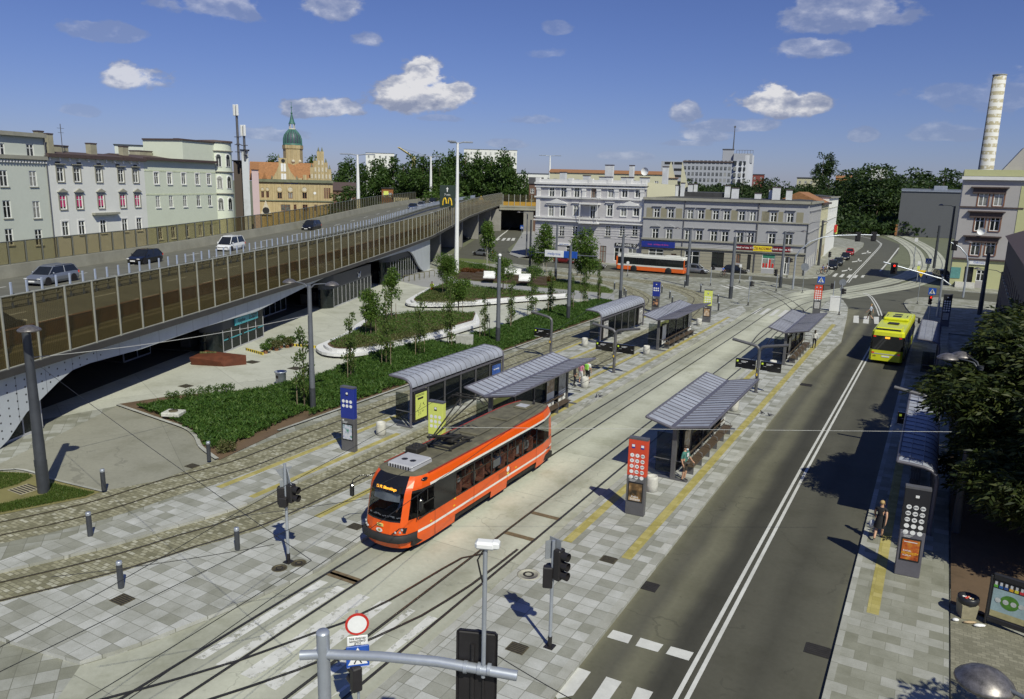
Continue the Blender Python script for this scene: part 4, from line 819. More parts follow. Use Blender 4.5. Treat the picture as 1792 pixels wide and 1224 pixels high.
MB().tube([(0, 0, -.1), (0, 0, hh)], .04, 10).build('shaft', M_GALV, cp); k = MB(); k.M = Matrix.Rotation(math.atan2(u.y, u.x), 4, 'Z'); k.bbox(-.17, -.1, hh, .17, .1, hh+.14, .04); k.bbox(.1, -.09, hh+.02, .24, .09, hh+.15, .03); k.build('camera_cover', M_WHITE, cp); MB().tube([(.0, -.05, hh), (-.1, -.08, hh-.2), (-.05, -.06, hh-.45), (-.02, -.04, hh-.6)], .015, 6).build('cable', M_BLACK, cp)
# near round sign with plate and crossing sign
c = G(625, 1093, 3.05); t = thing('road_sign', 'round red ringed no entry for vehicles sign over a blue crossing sign', 'road sign', (c.x, c.y, 0), R(44))
MB().tube([(0, .06, 0), (0, .06, 3.4)], .035, 10).build('post', M_GALV, t)
k = MB(); k.lathe([(0, 0), (.3, 0), (.3, .02), (0, .02)], 28, (0, 0, 3.05), 1, False, 'y'); sg = k.build('round_sign', [M_WHITE, M_RSIGN], t)
k = MB(); k.lathe([(.0, -.004), (.24, -.004)], 28, (0, 0, 3.05), 0, False, 'y'); k.disc((0, -.006, 3.05), .24, n=28); k.build('white_field', M_WHITE, sg)
k = MB().bbox(-.26, 0, 2.46, .26, .02, 2.72, .01).build('text_plate', M_WHITE, t)
for i, s_ in enumerate(('Nie dotyczy', 'komunikacji', 'ZTM')): text('lettering', s_, .085, M_BLK, k, (0, -.006, 2.66-i*.075))
k = MB().bbox(-.29, 0, 1.84, .29, .02, 2.44, .02).build('crossing_sign', M_BSIGN, t); q = MB(); q.add([(0, -.005, 2.4), (-.25, -.005, 1.92), (.25, -.005, 1.92)], [(0, 1, 2)], 0); q.tube([(-.09, -.012, 1.96), (0, -.012, 2.12), (.09, -.012, 1.96)], .018, 6, 1); q.tube([(0, -.012, 2.1), (.0, -.012, 2.22)], .026, 6, 1); q.tube([(-.09, -.012, 2.1), (0, -.012, 2.18), (.09, -.012, 2.1)], .014, 6, 1); q.ball((.01, -.012, 2.27), .03, .01, .03, 8, 4, 1); q.build('walker_symbol', [M_WHITE, M_BLK], k)
head(None, -.05, -.05, 1.2, R(200), 2, .26, None, t)
# ---- cabinet, info board, square bin, litter
c = G(1459.5, 545, PZ); t = MB().bbox(-.55, -.25, 0, .55, .25, 1.75, .03).box(-.58, -.28, 1.75, .58, .28, 1.8).box(-.01, -.256, .1, .01, -.25, 1.7).build('utility_cabinet', M_WHITE, loc=c); tag(t, 'white utility cabinet at the platform tip by the junction', 'utility cabinet')
c = G(1758, 1108, 0); t = thing('information_board', 'dark framed recycling information board beside the square bin', 'information board', (c.x, c.y, PZ), R(-14))
k = MB(); k.bbox(-.62, -.08, 0, -.55, .08, 1.75, .02); k.bbox(.55, -.08, 0, .62, .08, 1.75, .02); k.bbox(-.56, -.07, .12, .56, .07, .3, .02); k.bbox(-.56, -.07, 1.62, .56, .07, 1.85, .04); k.box(-.55, -.03, .3, .55, .03, 1.62); fr = k.build('frame', M_KNIGHT, t)
pn = MB().box(-.5, -.036, .55, .5, -.03, 1.33).build('notice', pm('pale cyan print', (.34, .46, .48), .4), t); MB().box(-.5, -.036, .34, .5, -.03, .55).build('notice', pm('sand print', (.42, .38, .2), .4, ns=5), t)
k = MB(); k.disc((0, -.04, .95), .27, n=24, ry=.25); k.build('green_circle', pm('grass print', (.08, .22, .03), .5, ns=9, amt=.3), pn); k = MB(); [k.disc((-.33+i*.22, -.044, .95), .085, n=16) for i in range(4)]; k.build('photo_discs', pm('pale photo', (.55, .57, .55), .5, ns=12, amt=.2), pn)
for i, cl in enumerate(((.12, .4, .05), (.03, .12, .35), (.03, .08, .28), (.75, .4, .03), (.7, .65, .05), (.6, .04, .05), (.1, .1, .1))): MB().box(-.5+i*.145, -.036, 1.37, -.39+i*.145, -.03, 1.46).box(-.48+i*.145, -.036, 1.46, -.41+i*.145, -.03, 1.58, 1).build('bin_symbol', [pm('bin colour %s' % 'abcdefg'[i], cl, .4), M_LGREY], t)
c = G(1689, 1083, 0); t = thing('litter_bin', 'square concrete bin heaped with rubbish beside the information board', 'litter bin', (c.x, c.y, PZ-.01), R(20)); k = MB(); k.add([(-.22, -.22, 0), (.22, -.22, 0), (.22, .22, 0), (-.22, .22, 0), (-.26, -.26, .5), (.26, -.26, .5), (.26, .26, .5), (-.26, .26, .5)], [(0, 1, 5, 4), (1, 2, 6, 5), (2, 3, 7, 6), (3, 0, 4, 7), (4, 5, 6, 7)]); k.build('body', pm('tan concrete', (.3, .27, .18), .85, ns=8, bmp=.3), t)
MB().lathe([(.3, .5), (.33, .56), (.33, .72), (.27, .74), (.24, .6), (0, .6)], 12).build('rim', M_KNIGHT, t)
r2 = random.Random(3); k = MB(); [k.ball((r2.uniform(-.15, .15), r2.uniform(-.15, .15), .64), .05, .04, .03, 6, 4, r2.randrange(3)) for _ in range(14)]; k.build('rubbish', [M_WHITE, M_RSIGN, pm('card', (.4, .3, .18), .8)], t)
for px, py, s_, mm, lb in ((1672, 1087, (.12, .08, .05), M_WHITE, 'crumpled white paper left of the square bin'), (1697, 1091, (.25, .06, .04), pm('card', (.4, .3, .18), .8), 'brown paper bag lying below the square bin'), (1714, 1097, (.22, .08, .05), M_WHITE, 'white paper cup lying below the square bin')):
    c = G(px, py, PZ); t = MB().ball((0, 0, s_[2]), *s_, 7, 5).build('litter', mm, loc=c, rz=.5); tag(t, lb, 'litter')
# ---- wires
M_WIRE = pm('wire', (.02, .02, .02), .5); M_PALEWIRE = pm('pale wire', (.42, .42, .4), .5)
def wire(label, a, b_, sag=.15, r=.009, m=None, n=10):
    a, b_ = Vector(a), Vector(b_); pts = [a.lerp(b_, k/n)-Vector((0, 0, sag*4*(k/n)*(1-k/n))) for k in range(n+1)]; tag(MB().tube(pts, r, 5).build('overhead_wire', m or M_WIRE), label, 'overhead wire')
PA = G(77, 862); za = 6.2
pz = lambda px, py, z: G(px, py, z)
wire('contact wire above the tram lane, running from the bottom left corner', pz(225, 1224, 5.3), (-17.4, 60, 5.4), .2); wire('contact wire above the second tram lane by the roadside platform', (-13.57, 6, 5.4), (-13.57, 70, 5.4), .2)
wire('contact wire curving over the nearest sett track at the lower left', pz(0, 1133, 5.2), pz(400, 906, 5.2), .05); wire('contact wire over the sett track between the two left platforms', pz(400, 906, 5.2), (-23.65, 62, 5.4), .2)
wire('span wire from the left lamp post down to the signal paving', (PA.x, PA.y, za), pz(545, 981, 5.6), .1); wire('span wire from the left lamp post toward the twin lamp', (PA.x, PA.y, za), (*G(548, 722)[:2], 6.1), .25, .016, M_PALEWIRE)
wire('pale span wire crossing above the tram rear and the nearest roadside shelter', pz(775, 748, 6.), pz(1665, 756, 6.), .0, .008, M_PALEWIRE); wire('thin wire from signal paving up to the lower left', pz(480, 953, 5.4), pz(90, 1010, 5.4), .05)
wire('wire ending in a fitting beside the signal post at left', pz(545, 981, 5.6), pz(150, 1224, 5.4), .02); wire('long span wire over the roadside slab paving', pz(850, 1135, 5.5), pz(1000, 1224, 5.5), .02)
wire('contact wire from the tram front corner to the far left', pz(400, 906, 5.2), pz(660, 870, 5.2), .02); wire('span wire over the far square', (*G(1085, 532)[:2], 7.2), (*G(1365, 504)[:2], 7.2), .5, .012); wire('second span wire over the far square', (*G(994, 562)[:2], 7.2), (*G(1278, 523)[:2], 7.), .5, .012)
# ---- pigeons
for px, py, a, lb in ((1333, 725, 1., 'left pigeon on the slab paving beside the nearest roadside shelter'), (1347, 729, 2., 'right pigeon near the kerb beside the nearest roadside shelter'), (1044, 696, .4, 'left one of two pigeons beyond the tram rear'), (1050, 696, 2.4, 'right one of two pigeons beyond the tram rear')):
    c = G(px, py, PZ); t = MB().ball((0, 0, .12), .06, .13, .065, 8, 6).ball((0, .11, .2), .035, .04, .04, 8, 5).tube([(0, -.1, .12), (0, -.25, .1)], [.04, .015], 6).tube([(.02, 0, .08), (.02, .02, 0)], .008, 4).tube([(-.02, 0, .08), (-.02, .02, 0)], .008, 4).tube([(0, .13, .2), (0, .17, .19)], [.012, .003], 5).build('pigeon', pm('pigeon grey', (.06, .06, .07), .6), loc=c, rz=a); tag(t, lb, 'pigeon', 'pigeons on the platforms')
# ------------------------------------------------------------------ the tram
M_TORANGE = pm('tram orange', (.78, .10, .005), .34, 0, .8, .06, coat=.2, dirt=.14); M_TWHITE = pm('tram white stripe', (.78, .76, .70), .35, 0, 2., .05)
M_TROOF = pm('tram roof', (.12, .11, .072), .75, 0, 2.5, .3); M_TBLACK = pm('tram black gloss', (.012, .012, .014), .15, 0, 2., .1, spec=.6); M_RUB = pm('rubber', (.02, .02, .02), .7, 0, 4., .2)
M_TGLASS = glass('tram side glass', (.80, .81, .78), .10, (.02, .02, .02)); M_WSCREEN = glass('tram windscreen', (.78, .8, .8), .10, (.01, .012, .012))
M_SEAT = pm('salmon seat cloth', (.62, .25, .17), .8, 0, 14., .35); M_FLOOR = pm('vehicle floor', (.10, .10, .10), .7); M_POLEY = pm('yellow handrail', (.72, .66, .12), .4)
M_AMBER = pm('amber led', (1., .38, .03), .5, emit=1.2); M_REDL = pm('tail lamp red', (.7, .04, .015), .3, emit=.12); M_LAMPW = pm('lamp lens', (.6, .6, .58), .1, .3); M_CASE = pm('tram box grey', (.42, .42, .44), .5, 0, 3., .08); M_UNDER = pm('running gear', (.03, .028, .025), .7, .3, 6., .3)
def build_tram():
    t = thing('tram', 'orange single car tram with a black roof at the middle platform', 'tram', (-17.38, 28.05, .02))
    half = [(0, -6.62), (.42, -6.58), (.78, -6.45), (.98, -6.22), (1.13, -5.7), (1.19, -5.0), (1.2, -4.65), (1.2, -3.2), (1.2, -1.75), (1.2, -.3), (1.2, 1.15), (1.2, 2.6), (1.2, 4.05), (1.17, 4.9), (1.04, 5.75), (.88, 6.38), (.70, 6.55), (0, 6.58)]
    nh = len(half); loop = half+[(-x, y) for x, y in half[-2:0:-1]]; n = len(loop)
    Z = [.28, .62, .80, .90, 1.36, 1.42, 2.42, 2.52, 2.62, 2.86, 2.98]
    def ring(z):
        out = []
        for x, y in loop:
            wf = max(0, min(1, (-y-4.9)/1.6)); wb = max(0, min(1, (y-5)/1.5))
            s = 0 if z < 1.0 else (z-1.0)*.26+max(0, z-2.3)**2*.7; s0 = max(0, .62-z)*.5
            ix = 1.-(max(0, z-2.55)**2)*.55-(max(0, .6-z))*.12
            out.append((x*ix, y+wf*(s+s0)-wb*(s*.5+s0), z))
        return out
    rings = [ring(z) for z in Z]
    MBg = {}; MBs = {k: MB() for k in ('body', 'stripe', 'windscreen', 'dark', 'glass')}
    def put(key, i, j): a, b = rings[i], rings[i+1]; k = (j+1) % n; (MBg.setdefault(j, MB()) if key == 'glass' else MBs[key]).add([a[j], a[k], b[k], b[j]], [(0, 1, 2, 3)], 0, key in ('body', 'windscreen') and (j < 5 or j > n-6) and 0)
    for i in range(len(Z)-1):
        for j in range(n):
            h = j if j < nh-1 else n-1-j     # segment index on the half outline
            side = 6 <= h <= 11; zc = (Z[i]+Z[i+1])/2
            if i == 0 and (7 <= h <= 8 or 10 <= h <= 11): continue       # bogie openings
            if .8 < zc < .9 and h >= 4: put('stripe', i, j)
            elif 1.36 < zc < 1.42 and h >= 5: put('dark', i, j)
            elif 1.42 < zc < 2.42:
                if h <= 1: put('windscreen', i, j)
                elif h == 2: put('body', i, j)
                elif h in (3, 4): put('glass', i, j)
                elif h == 6: put('dark', i, j)
                elif h >= 5 and h <= 13: put('glass', i, j)
                elif h >= 15: put('windscreen', i, j)
                else: put('body', i, j)
            elif 1.0 < zc < 1.42 and h <= 1: put('dark' if zc > 1.36 else 'body', i, j)
            elif 2.42 < zc < 2.86 and h <= 1: put('dark', i, j)
            elif 2.42 < zc < 2.52 and h >= 3: put('dark', i, j)
            elif 2.52 < zc < 2.62 and 5 <= h <= 14: put('stripe', i, j)
            elif zc > 2.86 and h <= 1: put('dark', i, j)
            else: put('body', i, j)
    body = MBs['body'].build('body', M_TORANGE, t); MBs['stripe'].build('stripe', M_TWHITE, t); [k.build('windscreen' if k.v[0][1] < 0 else 'rear_window', M_WSCREEN, t) for k in islands(MBs['windscreen'])]; [k.build('trim', M_TBLACK, t) for k in islands(MBs['dark'])]; [k.build('side_window', M_TGLASS, t) for g in sorted(MBg) for k in [MBg[g]]]
    b = MB(); top = [(x*.985, y, z) for x, y, z in rings[-1]]; b.poly(top); c2 = [(x*.8, y*.97, 3.05) for x, y, z in rings[-1]]
    b = MB(); b.add([(x, y, z-.005) for x, y, z in rings[-1]]+c2, [(j, (j+1) % n, n+(j+1) % n, n+j) for j in range(n)]+[tuple(range(n, 2*n))]); rf = b.build('roof', M_TROOF, t)
    b = MB(); b.tube([rings[-1][j] for j in range(5, nh-2)], .03, 5); b.tube([rings[-1][n-j] for j in range(5, nh-2)], .03, 5); b.build('gutter', pm('dark red gutter', (.28, .03, .015), .4), t)
    # window frames, sliding tops, doors on the far side
    for s in (1, -1):
        x = s*1.205
        b = MB()
        for y in (-4.65, -3.2, -1.75, -.3, 1.15, 2.6, 4.05): b.box(min(x, x-s*.03), y-.05, 1.40, max(x, x-s*.03), y+.05, 2.45)
        for y0 in (-3.2, -1.75, -.3, 1.15, 2.6):
            b.box(min(x, x-s*.02), y0, 2.05, max(x, x-s*.02), y0+1.45, 2.08); b.box(min(x, x-s*.02), y0+.7, 2.08, max(x, x-s*.02), y0+.74, 2.42)
        b.build('window_bars', M_TBLACK, t)
        b = MB(); [b.tube([(s*1.12, y0+.1, 2.0), (s*1.12, y0+1.35, 2.0)], .018, 5) for y0 in (-3.2, -1.75, 1.15)]; b.build('grab_rail', M_POLEY, t)
    b = MB()  # wide black bumper wrapping the nose
    prof = [(x*1.04, y-.09) for x, y in half[:5]]; v = []
    fr = [(-x, y) for x, y in prof[::-1]]+prof[1:]
    for z, o in ((.58, .0), (.64, -.05), (.82, -.05), (.88, .0)): v += [(x*(1.02 if o else 1), y+(o), z) for x, y in fr]
    m_ = len(fr); b.add(v, [(i*m_+j, i*m_+j+1, (i+1)*m_+j+1, (i+1)*m_+j) for i in range(3) for j in range(m_-1)], 0, True); b.add([(x, y, .88) for x, y in fr]+[(x*.9, y+.2, .9) for x, y in fr], [(j, j+1, m_+j+1, m_+j) for j in range(m_-1)]); b.build('bumper', M_RUB, t)
    for s in (1, -1):
        k = MB(); k.add([(s*.52, -6.60, .93), (s*.97, -6.27, .95), (s*1.0, -6.2, 1.16), (s*.78, -6.42, 1.17)], [(0, 1, 2, 3) if s > 0 else (3, 2, 1, 0)]); hl = k.build('headlight', M_TBLACK, t)
        k = MB(); [k.ball((s*px, py, pz), .055, .03, .055, 8, 6) for px, py, pz in ((.66, -6.52, 1.0), (.8, -6.42, 1.0), (.86, -6.37, 1.1))]; k.build('lamp', M_LAMPW, hl)
    k = MB(); k.disc((0, -6.645, 1.02), .15, n=20, ry=.085); q = k.build('emblem', M_WHITE, t); MB().disc((0, -6.65, 1.02), .07, n=12, ry=.05).build('emblem_mark', pm('emblem gold', (.4, .33, .1), .4), q)
    k = MB().box(-.14, -6.60, 1.155, .14, -6.57, 1.265).build('number_plate', pm('plate yellow', (.75, .66, .2), .4), t); text('lettering', '664', .1, M_BLK, k, (0, -6.605, 1.21))
    d = MB(); d.quad((-.6, -6.235, 2.43), (.6, -6.235, 2.43), (.6, -6.11, 2.68), (-.6, -6.11, 2.68)); d.quad((-.6, -6.235, 2.43), (-.6, -6.11, 2.68), (-.66, -6.0, 2.68), (-.66, -6.1, 2.43)); d.quad((.6, -6.11, 2.68), (.6, -6.235, 2.43), (.66, -6.1, 2.43), (.66, -6.0, 2.68)); d = d.build('destination_display', M_SCREEN, t); text('lettering', '13 Pl. Sikorskiego', .15, M_AMBER, d, (0, -6.182, 2.555), (R(63), 0, 0), bold=.004, sx=.9)
    k = MB().add([(-.62, -6.17, 2.08), (0, -6.29, 2.08), (.62, -6.17, 2.08), (.6, -6.1, 2.38), (0, -6.22, 2.38), (-.6, -6.1, 2.38)], [(0, 1, 4, 5), (1, 2, 3, 4)]).build('sun_blind', pm('blind', (.6, .63, .64), .6), t)
    k = MB(); r3 = random.Random(5)
    for _ in range(26): x = r3.uniform(-.72, .72); k.ball((x, -6.36+abs(x)*.14, 1.46+r3.random()*.05), .05, .02, .02, 5, 4)
    k.build('dash_clutter', M_WHITE, t); MB().bbox(-.85, -6.25, 1.25, .85, -5.7, 1.42, .05).build('dashboard', M_BLACK, t)
    b = MB(); b.box(-1.1, -5.6, .86, 1.1, 5.8, .9); b.box(-1.12, -4.62, .9, 1.12, -4.58, 2.5) if 0 else None; b.build('floor', M_FLOOR, t)
    b = MB(); b.bbox(-1.0, -4.5, .9, .3, -4.42, 2.4, .01, 0); b.build('cab_wall', M_TBLACK, t)
    for y in [-2.9+k*.92 for k in range(8)]:
        for x in (-.75, .75):
            k = MB(); k.bbox(x-.3, y, 1.25, x+.3, y+.42, 1.36, .04); k.bbox(x-.3, y+.36, 1.3, x+.3, y+.46, 1.95, .05); k.bbox(x-.15, y+.36, 1.9, x+.15, y+.46, 2.06, .04); k.build('seat', M_SEAT, t)
    for y in (-3.9, 3.9):   # bogies
        for s in (-1, 1): 
            w = MB(); [w.lathe([(.28, -.06), (.31, -.05), (.31, .05), (.28, .06), (0, .06)], 18, (s*.72, y+o, .31), 0, True, 'x') for o in (-.85, .85)]; w.build('wheel', M_UNDER, t)
        k = MB(); k.box(-1.0, y-1.25, .2, 1.0, y+1.25, .36); [k.lathe([(.0, -.06), (.12, -.06), (.12, .06), (0, .06)], 10, (s*1.02, y+o, .42), 0, True, 'x') for s in (-1, 1) for o in (-.85, .85)]; k.bbox(-1.06, y-1.1, .42, 1.06, y+1.1, .6, .05); k.build('bogie', M_UNDER, t)
    MB().box(-1.12, -6.0, .36, 1.12, 6.0, .62).build('underframe', M_UNDER, t)
    for s in (1, -1):      # mirrors
        k = MB(); k.tube([(s*1.0, -5.75, 2.72), (s*1.35, -6.1, 2.75), (s*1.5, -6.35, 2.62), (s*1.52, -6.4, 2.45)], .022, 6); k.bbox(s*1.52-.09, -6.47, 1.95, s*1.52+.09, -6.33, 2.45, .04); k.build('mirror', M_TBLACK, t) if s < 0 else None
    k = MB(); k.tube([(1.14, -5.5, 2.2), (1.3, -5.7, 2.2)], .025, 6); k.bbox(1.22, -5.85, 1.75, 1.38, -5.65, 2.25, .05); k.build('mirror', M_TBLACK, t)
    k = MB(); k.ball((1.02, -5.2, 2.82), .16, .22, .08); k.build('door_camera', M_TBLACK, t)
    # roof equipment
    k = MB(); k.bbox(-.62, -5.35, 3.0, .62, -4.0, 3.24, .06); ac = k.build('air_conditioner', M_CASE, rf); k = MB(); [k.disc((x, -4.75, 3.245), .13, 'z', 14) for x in (-.2, .2)]; [k.box(-.48+i*.125, -5.358, 3.07, -.42+i*.125, -5.35, 3.2) for i in range(8)]; k.build('vents', M_BLACK, ac)
    k = MB(); k.bbox(-.95, -3.75, 3.04, -.35, -3.0, 3.3, .04); [k.lathe([(.04, 3.3), (.04, 3.36), (0, 3.36)], 8, (-.82+.17*i, -3.55+.25*j, 0)) for i in range(3) for j in range(2)]; k.build('resistor_box', M_UNDER, rf)
    for y in (-.3, 2.3): MB().bbox(-.55, y, 3.03, .5, y+1.15, 3.12, .05).build('roof_hatch', M_TROOF, rf)
    k = MB(); k.bbox(-.4, 4.45, 3.03, .35, 5.2, 3.14, .06); k = k.build('roof_hatch', M_TROOF, rf); MB().box(-.3, 4.55, 3.142, .25, 5.1, 3.148).build('hatch_lid', M_CASE, k)
    MB().lathe([(.06, 3.05), (.05, 3.25), (0, 3.3)], 8, (.2, 5.6, 0)).tube([(.2, 5.6, 3.2), (.3, 5.6, 3.55)], .012, 5).build('aerial', M_BLACK, rf)
    p = MB(); y0 = -2.0     # single arm pantograph: base frame, insulators, knee, collector head
    for x in (-.55, .55): p.tube([(x, y0-.7, 3.2), (x, y0+.9, 3.2)], .05, 6); [p.lathe([(.07, 3.04), (.04, 3.1), (.08, 3.14), (.04, 3.2)], 8, (x, y0+o, 0)) for o in (-.6, .8)]
    for o in (-.7, .1, .9): p.tube([(-.6, y0+o, 3.22), (.6, y0+o, 3.22)], .05, 6)
    p.tube([(-.2, y0+.6, 3.25), (0, y0-1.3+.2, 3.75)], .05, 6); p.tube([(.2, y0+.6, 3.25), (0, y0-1.1, 3.75)], .05, 6); p.tube([(.1, y0+.9, 3.3), (.05, y0-1.0, 3.68)], .025, 5)
    p.bbox(-.25, y0-.1, 3.2, .3, y0+.7, 3.36, .04); p.tube([(-.5, y0+.2, 3.26), (-.7, y0-.5, 3.42)], .06, 6); p.tube([(.5, y0+.3, 3.3), (.75, y0+.9, 3.28)], .05, 6)
    pb = p.build('pantograph', M_UNDER, t)
    p = MB(); p.tube([(0, y0-1.1, 3.75), (-.35, y0+1.6, 4.75)], .035, 6); p.tube([(.06, y0-1.1, 3.75), (.35, y0+1.6, 4.75)], .035, 6); p.tube([(0, y0-1.0, 3.7), (0, y0+1.5, 4.7)], .018, 5); p.build('upper_arm', M_UNDER, pb)
    p = MB()
    for o in (-.17, .17): p.tube([(-.95, y0+1.6+o, 4.62), (-.7, y0+1.6+o, 4.84), (.7, y0+1.6+o, 4.84), (.95, y0+1.6+o, 4.62)], .032, 6)
    for x in (-.6, 0, .6): p.tube([(x, y0+1.43, 4.82), (x, y0+1.77, 4.82)], .025, 5)
    p.tube([(-.4, y0+1.6, 4.75), (.4, y0+1.6, 4.75)], .03, 6); p.build('collector_head', M_UNDER, pb)
    k = MB(); k.disc((1.207, 1.2, 1.18), .13, 'x', 16); q = k.build('fleet_mark', M_WHITE, t); MB().box(1.207, 1.12, .93, 1.212, 1.28, 1.02).build('fleet_number', M_POLEY, q); MB().box(1.203, .35, .94, 1.206, 1.5, 1.2).build('side_panel', pm('darker orange', (.5, .085, .015), .5), t)
    MB().box(1.15, -3.0, 1.93, 1.17, -2.8, 2.1).box(1.13, -.05, 1.6, 1.15, .55, 1.95).box(1.13, 2.1, 1.6, 1.15, 2.3, 2.0).build('paper_notice', M_WHITE, t)
    k = MB(); [k.box(1.2, y, z, 1.212, y+.12, z+.05) for y, z in ((-5.0, .98), (-3.35, 1.02), (-3.3, 1.3), (1.9, 1.0))]; k.build('side_marker', M_YSIGN, t)
    k = MB(); [k.box(s*1.2-.004, y-.006, .3, s*1.2+.004, y+.006, 1.4) for s in (1, -1) for y in (-4.66, -1.75, 1.15, 4.05)]; [q.build('panel_gap', M_UNDER, t) for q in islands(k)]
    # open cab window frame
    k = MB(); [k.box(1.195, a, b_, 1.21, c_, d_) for a, b_, c_, d_ in ((-5.85, 1.4, -5.8, 2.4), (-4.75, 1.42, -4.68, 2.45), (-5.75, 1.40, -4.7, 1.46), (-5.7, 1.9, -4.7, 1.95), (-5.2, 1.95, -5.15, 2.4))]; k.build('cab_frame', M_TBLACK, t)
    return t
TRAM = build_tram()
# ------------------------------------------------------------------ buses and cars
M_BGLASS = pm('vehicle glass', (.016, .018, .02), .05, 0, 3., .2, spec=.8); M_TYRE = pm('tyre', (.018, .018, .018), .8); M_RIMM = pm('wheel rim', (.35, .35, .36), .35, .6); M_RIMD = pm('dark wheel rim', (.1, .1, .1), .4, .5)
def wheel(t, x, y, r, s, rim=None, w=.2):
    k = MB(); k.lathe([(r*.6, -w/2), (r*.95, -w/2), (r, -w/3), (r, w/3), (r*.95, w/2), (r*.6, w/2)], 16, (x, y, r), 0, True, 'x'); o = k.build('wheel', M_TYRE, t)
    k = MB(); k.lathe([(r*.66, s*w*.5), (r*.62, s*w*.36), (r*.2, s*w*.38), (0, s*w*.46)][::(1 if s < 0 else -1)], 16, (x, y, r), 0, True, 'x'); k.build('rim', rim or M_RIMM, o)
def bus(name, label, loc, rz, body_m, lower, style):
    t = thing(name, label, 'bus', loc, rz); L, w, h = 12., 1.27, 2.85
    def ringp(z, y0=-6., y1=6., ins=0.): return [(-w+.18+ins, y0, z), (w-.18-ins, y0, z), (w-ins, y0+.22, z), (w-ins, y1-.22, z), (w-.18-ins, y1, z), (-w+.18+ins, y1, z), (-w+ins, y1-.22, z), (-w+ins, y0+.22, z)]
    def wall(b, zs, m=0):
        rs = [ringp(z, -6+i, 6-i*.5, i*.6) for z, i in zs]
        for a, c in zip(rs, rs[1:]): b.add(a+c, [(j, (j+1) % 8, 8+(j+1) % 8, 8+j) for j in range(8)], m)
        return rs[-1]
    b = MB(); wall(b, [(.3, 0), (.95, 0)], 1); wall(b, [(.95, 0), (1.22, 0)], 0); wall(b, [(2.4, .04), (2.7, .08)], 0); top = wall(b, [(2.7, .08), (h, .2)], 0); b.poly(top, 2); b.poly(ringp(.3)[::-1], 1)
    bd = b.build('body', [body_m, lower, pm('bus roof white', (.6, .6, .57), .5, 0, 1., .1, dirt=.2) if style == 'city' else body_m], t)
    b = MB(); wall(b, [(1.22, 0), (2.4, .04)]); b.build('window_band', M_BGLASS, t)
    for s in (-1, 1):
        for y in (-3.3, 2.8): 
            wheel(t, s*(w-.12), y, .48, s, M_RIMM, .26); MB().disc((s*(w+.003), y, .5), .58, 'x', 18, 0, None, -s).build('wheel_arch', M_BLACK, t)
    x = w+.006
    for s in (1, -1):
        for y in ((-5.25, -.4, 4.6) if s > 0 else ()):
            k = MB(); k.box(s*w-.01, y-.6, .36, s*x, y+.6, 2.36); d = k.build('door', M_BGLASS, t); k = MB(); [k.box(s*x-.004, y+o-.03, .4, s*x+.006, y+o+.03, 2.34) for o in (-.6, 0, .6)]; k.build('door_frame', M_BLACK, d)
        k = MB(); [k.box(min(s*w-.02, s*(w-.01)), y-.03, 1.22, max(s*w-.02, s*(w-.005)), y+.03, 2.4) for y in (-4, -2.5, -1.2, .7, 2., 3.4)]; k.build('window_post', M_BLACK, t)
    return t, w, h
M_BORANGE = pm('bus orange', (.72, .13, .02), .35, 0, 1., .05); M_BWHITE = pm('bus white', (.66, .66, .62), .35, 0, 1., .05, dirt=.12); M_BYEL = pm('bus yellow green', (.62, .65, .02), .35, 0, 1., .05, coat=.3)
c = G(1138, 478, 0)
t, w, h = bus('city_bus', 'orange and white city bus driving right before the grey tenements', (-42.6, 126.0, .007), R(90), M_BWHITE, M_BORANGE, 'city')
k = MB(); [k.box(-1.28, y0, .98, -1.26, y1, 2.5) for y0, y1 in ((5.75, 6.02), (-6.02, -5.85))]; k.box(w-.0, 5.2, .98, w+.012, 6.0, 2.55); k.box(w, -6., .98, w+.012, -5.9, 2.55); k.box(-1.1, -6.03, .4, 1.1, -6.0, 1.2); k.box(-1.1, 6.0, .4, 1.1, 6.03, 1.2); k.build('orange_ends', M_BORANGE, t)
k = MB(); k.box(w-.02, -6, 2.5, w+.0, 6, 2.75); k.build('cant_rail', M_BGLASS, t); MB().bbox(-.9, -4.6, 2.83, .9, -2.4, 3.02, .06).bbox(-.8, 2, 2.83, .8, 4.2, 2.98, .06).build('roof_unit', M_BWHITE, t)
text('lettering', 'ZTM Bytom', .3, M_RSIGN, t, (w+.012, -1.8, 1.08), (PI/2, 0, PI/2)); [MB().ball((x, -6.03, .75), .12, .03, .09, 8, 5).build('headlight', M_LAMPW, t) for x in (-.9, .9)]
a = G(1525, 636, .02); e = G(1588, 641, .02)
t, w, h = bus('city_bus', 'yellow green bus seen from behind in the right lane of the near road', (-2.75, 76.1, .003), R(-2), M_BYEL, M_BYEL, 'yellow')
k = MB(); k.box(-1.09, -6.012, 1.2, 1.09, -6.0, 2.42); q = k.build('rear_window', M_BGLASS, t); MB().box(-.18, -6.02, 2.2, .18, -6.012, 2.36).build('route_display', M_AMBER, q)
[MB().box(x-.1, -6.02, z-.06, x+.1, -6.0, z+.06).build('tail_light', M_REDL, t) for x in (-.98, .98) for z in (.95, 2.33)]
k = MB(); k.box(-1.05, -6.015, .84, 1.05, -6.0, .92); k.build('grille', M_CASE, t); k = MB().box(-.3, -6.02, .62, .3, -6.0, .74).build('number_plate', M_WHITE, t); text('lettering', '626', .16, M_BLK, t, (-.85, -6.02, .68))
k = MB(); k.bbox(-1.0, -5.6, 2.83, 1.0, -3.9, 3.06, .08); k.build('engine_cover', M_BYEL, t); MB().box(-.9, -5.75, 2.84, .9, -5.6, 2.98).build('engine_grille', M_BLACK, t)
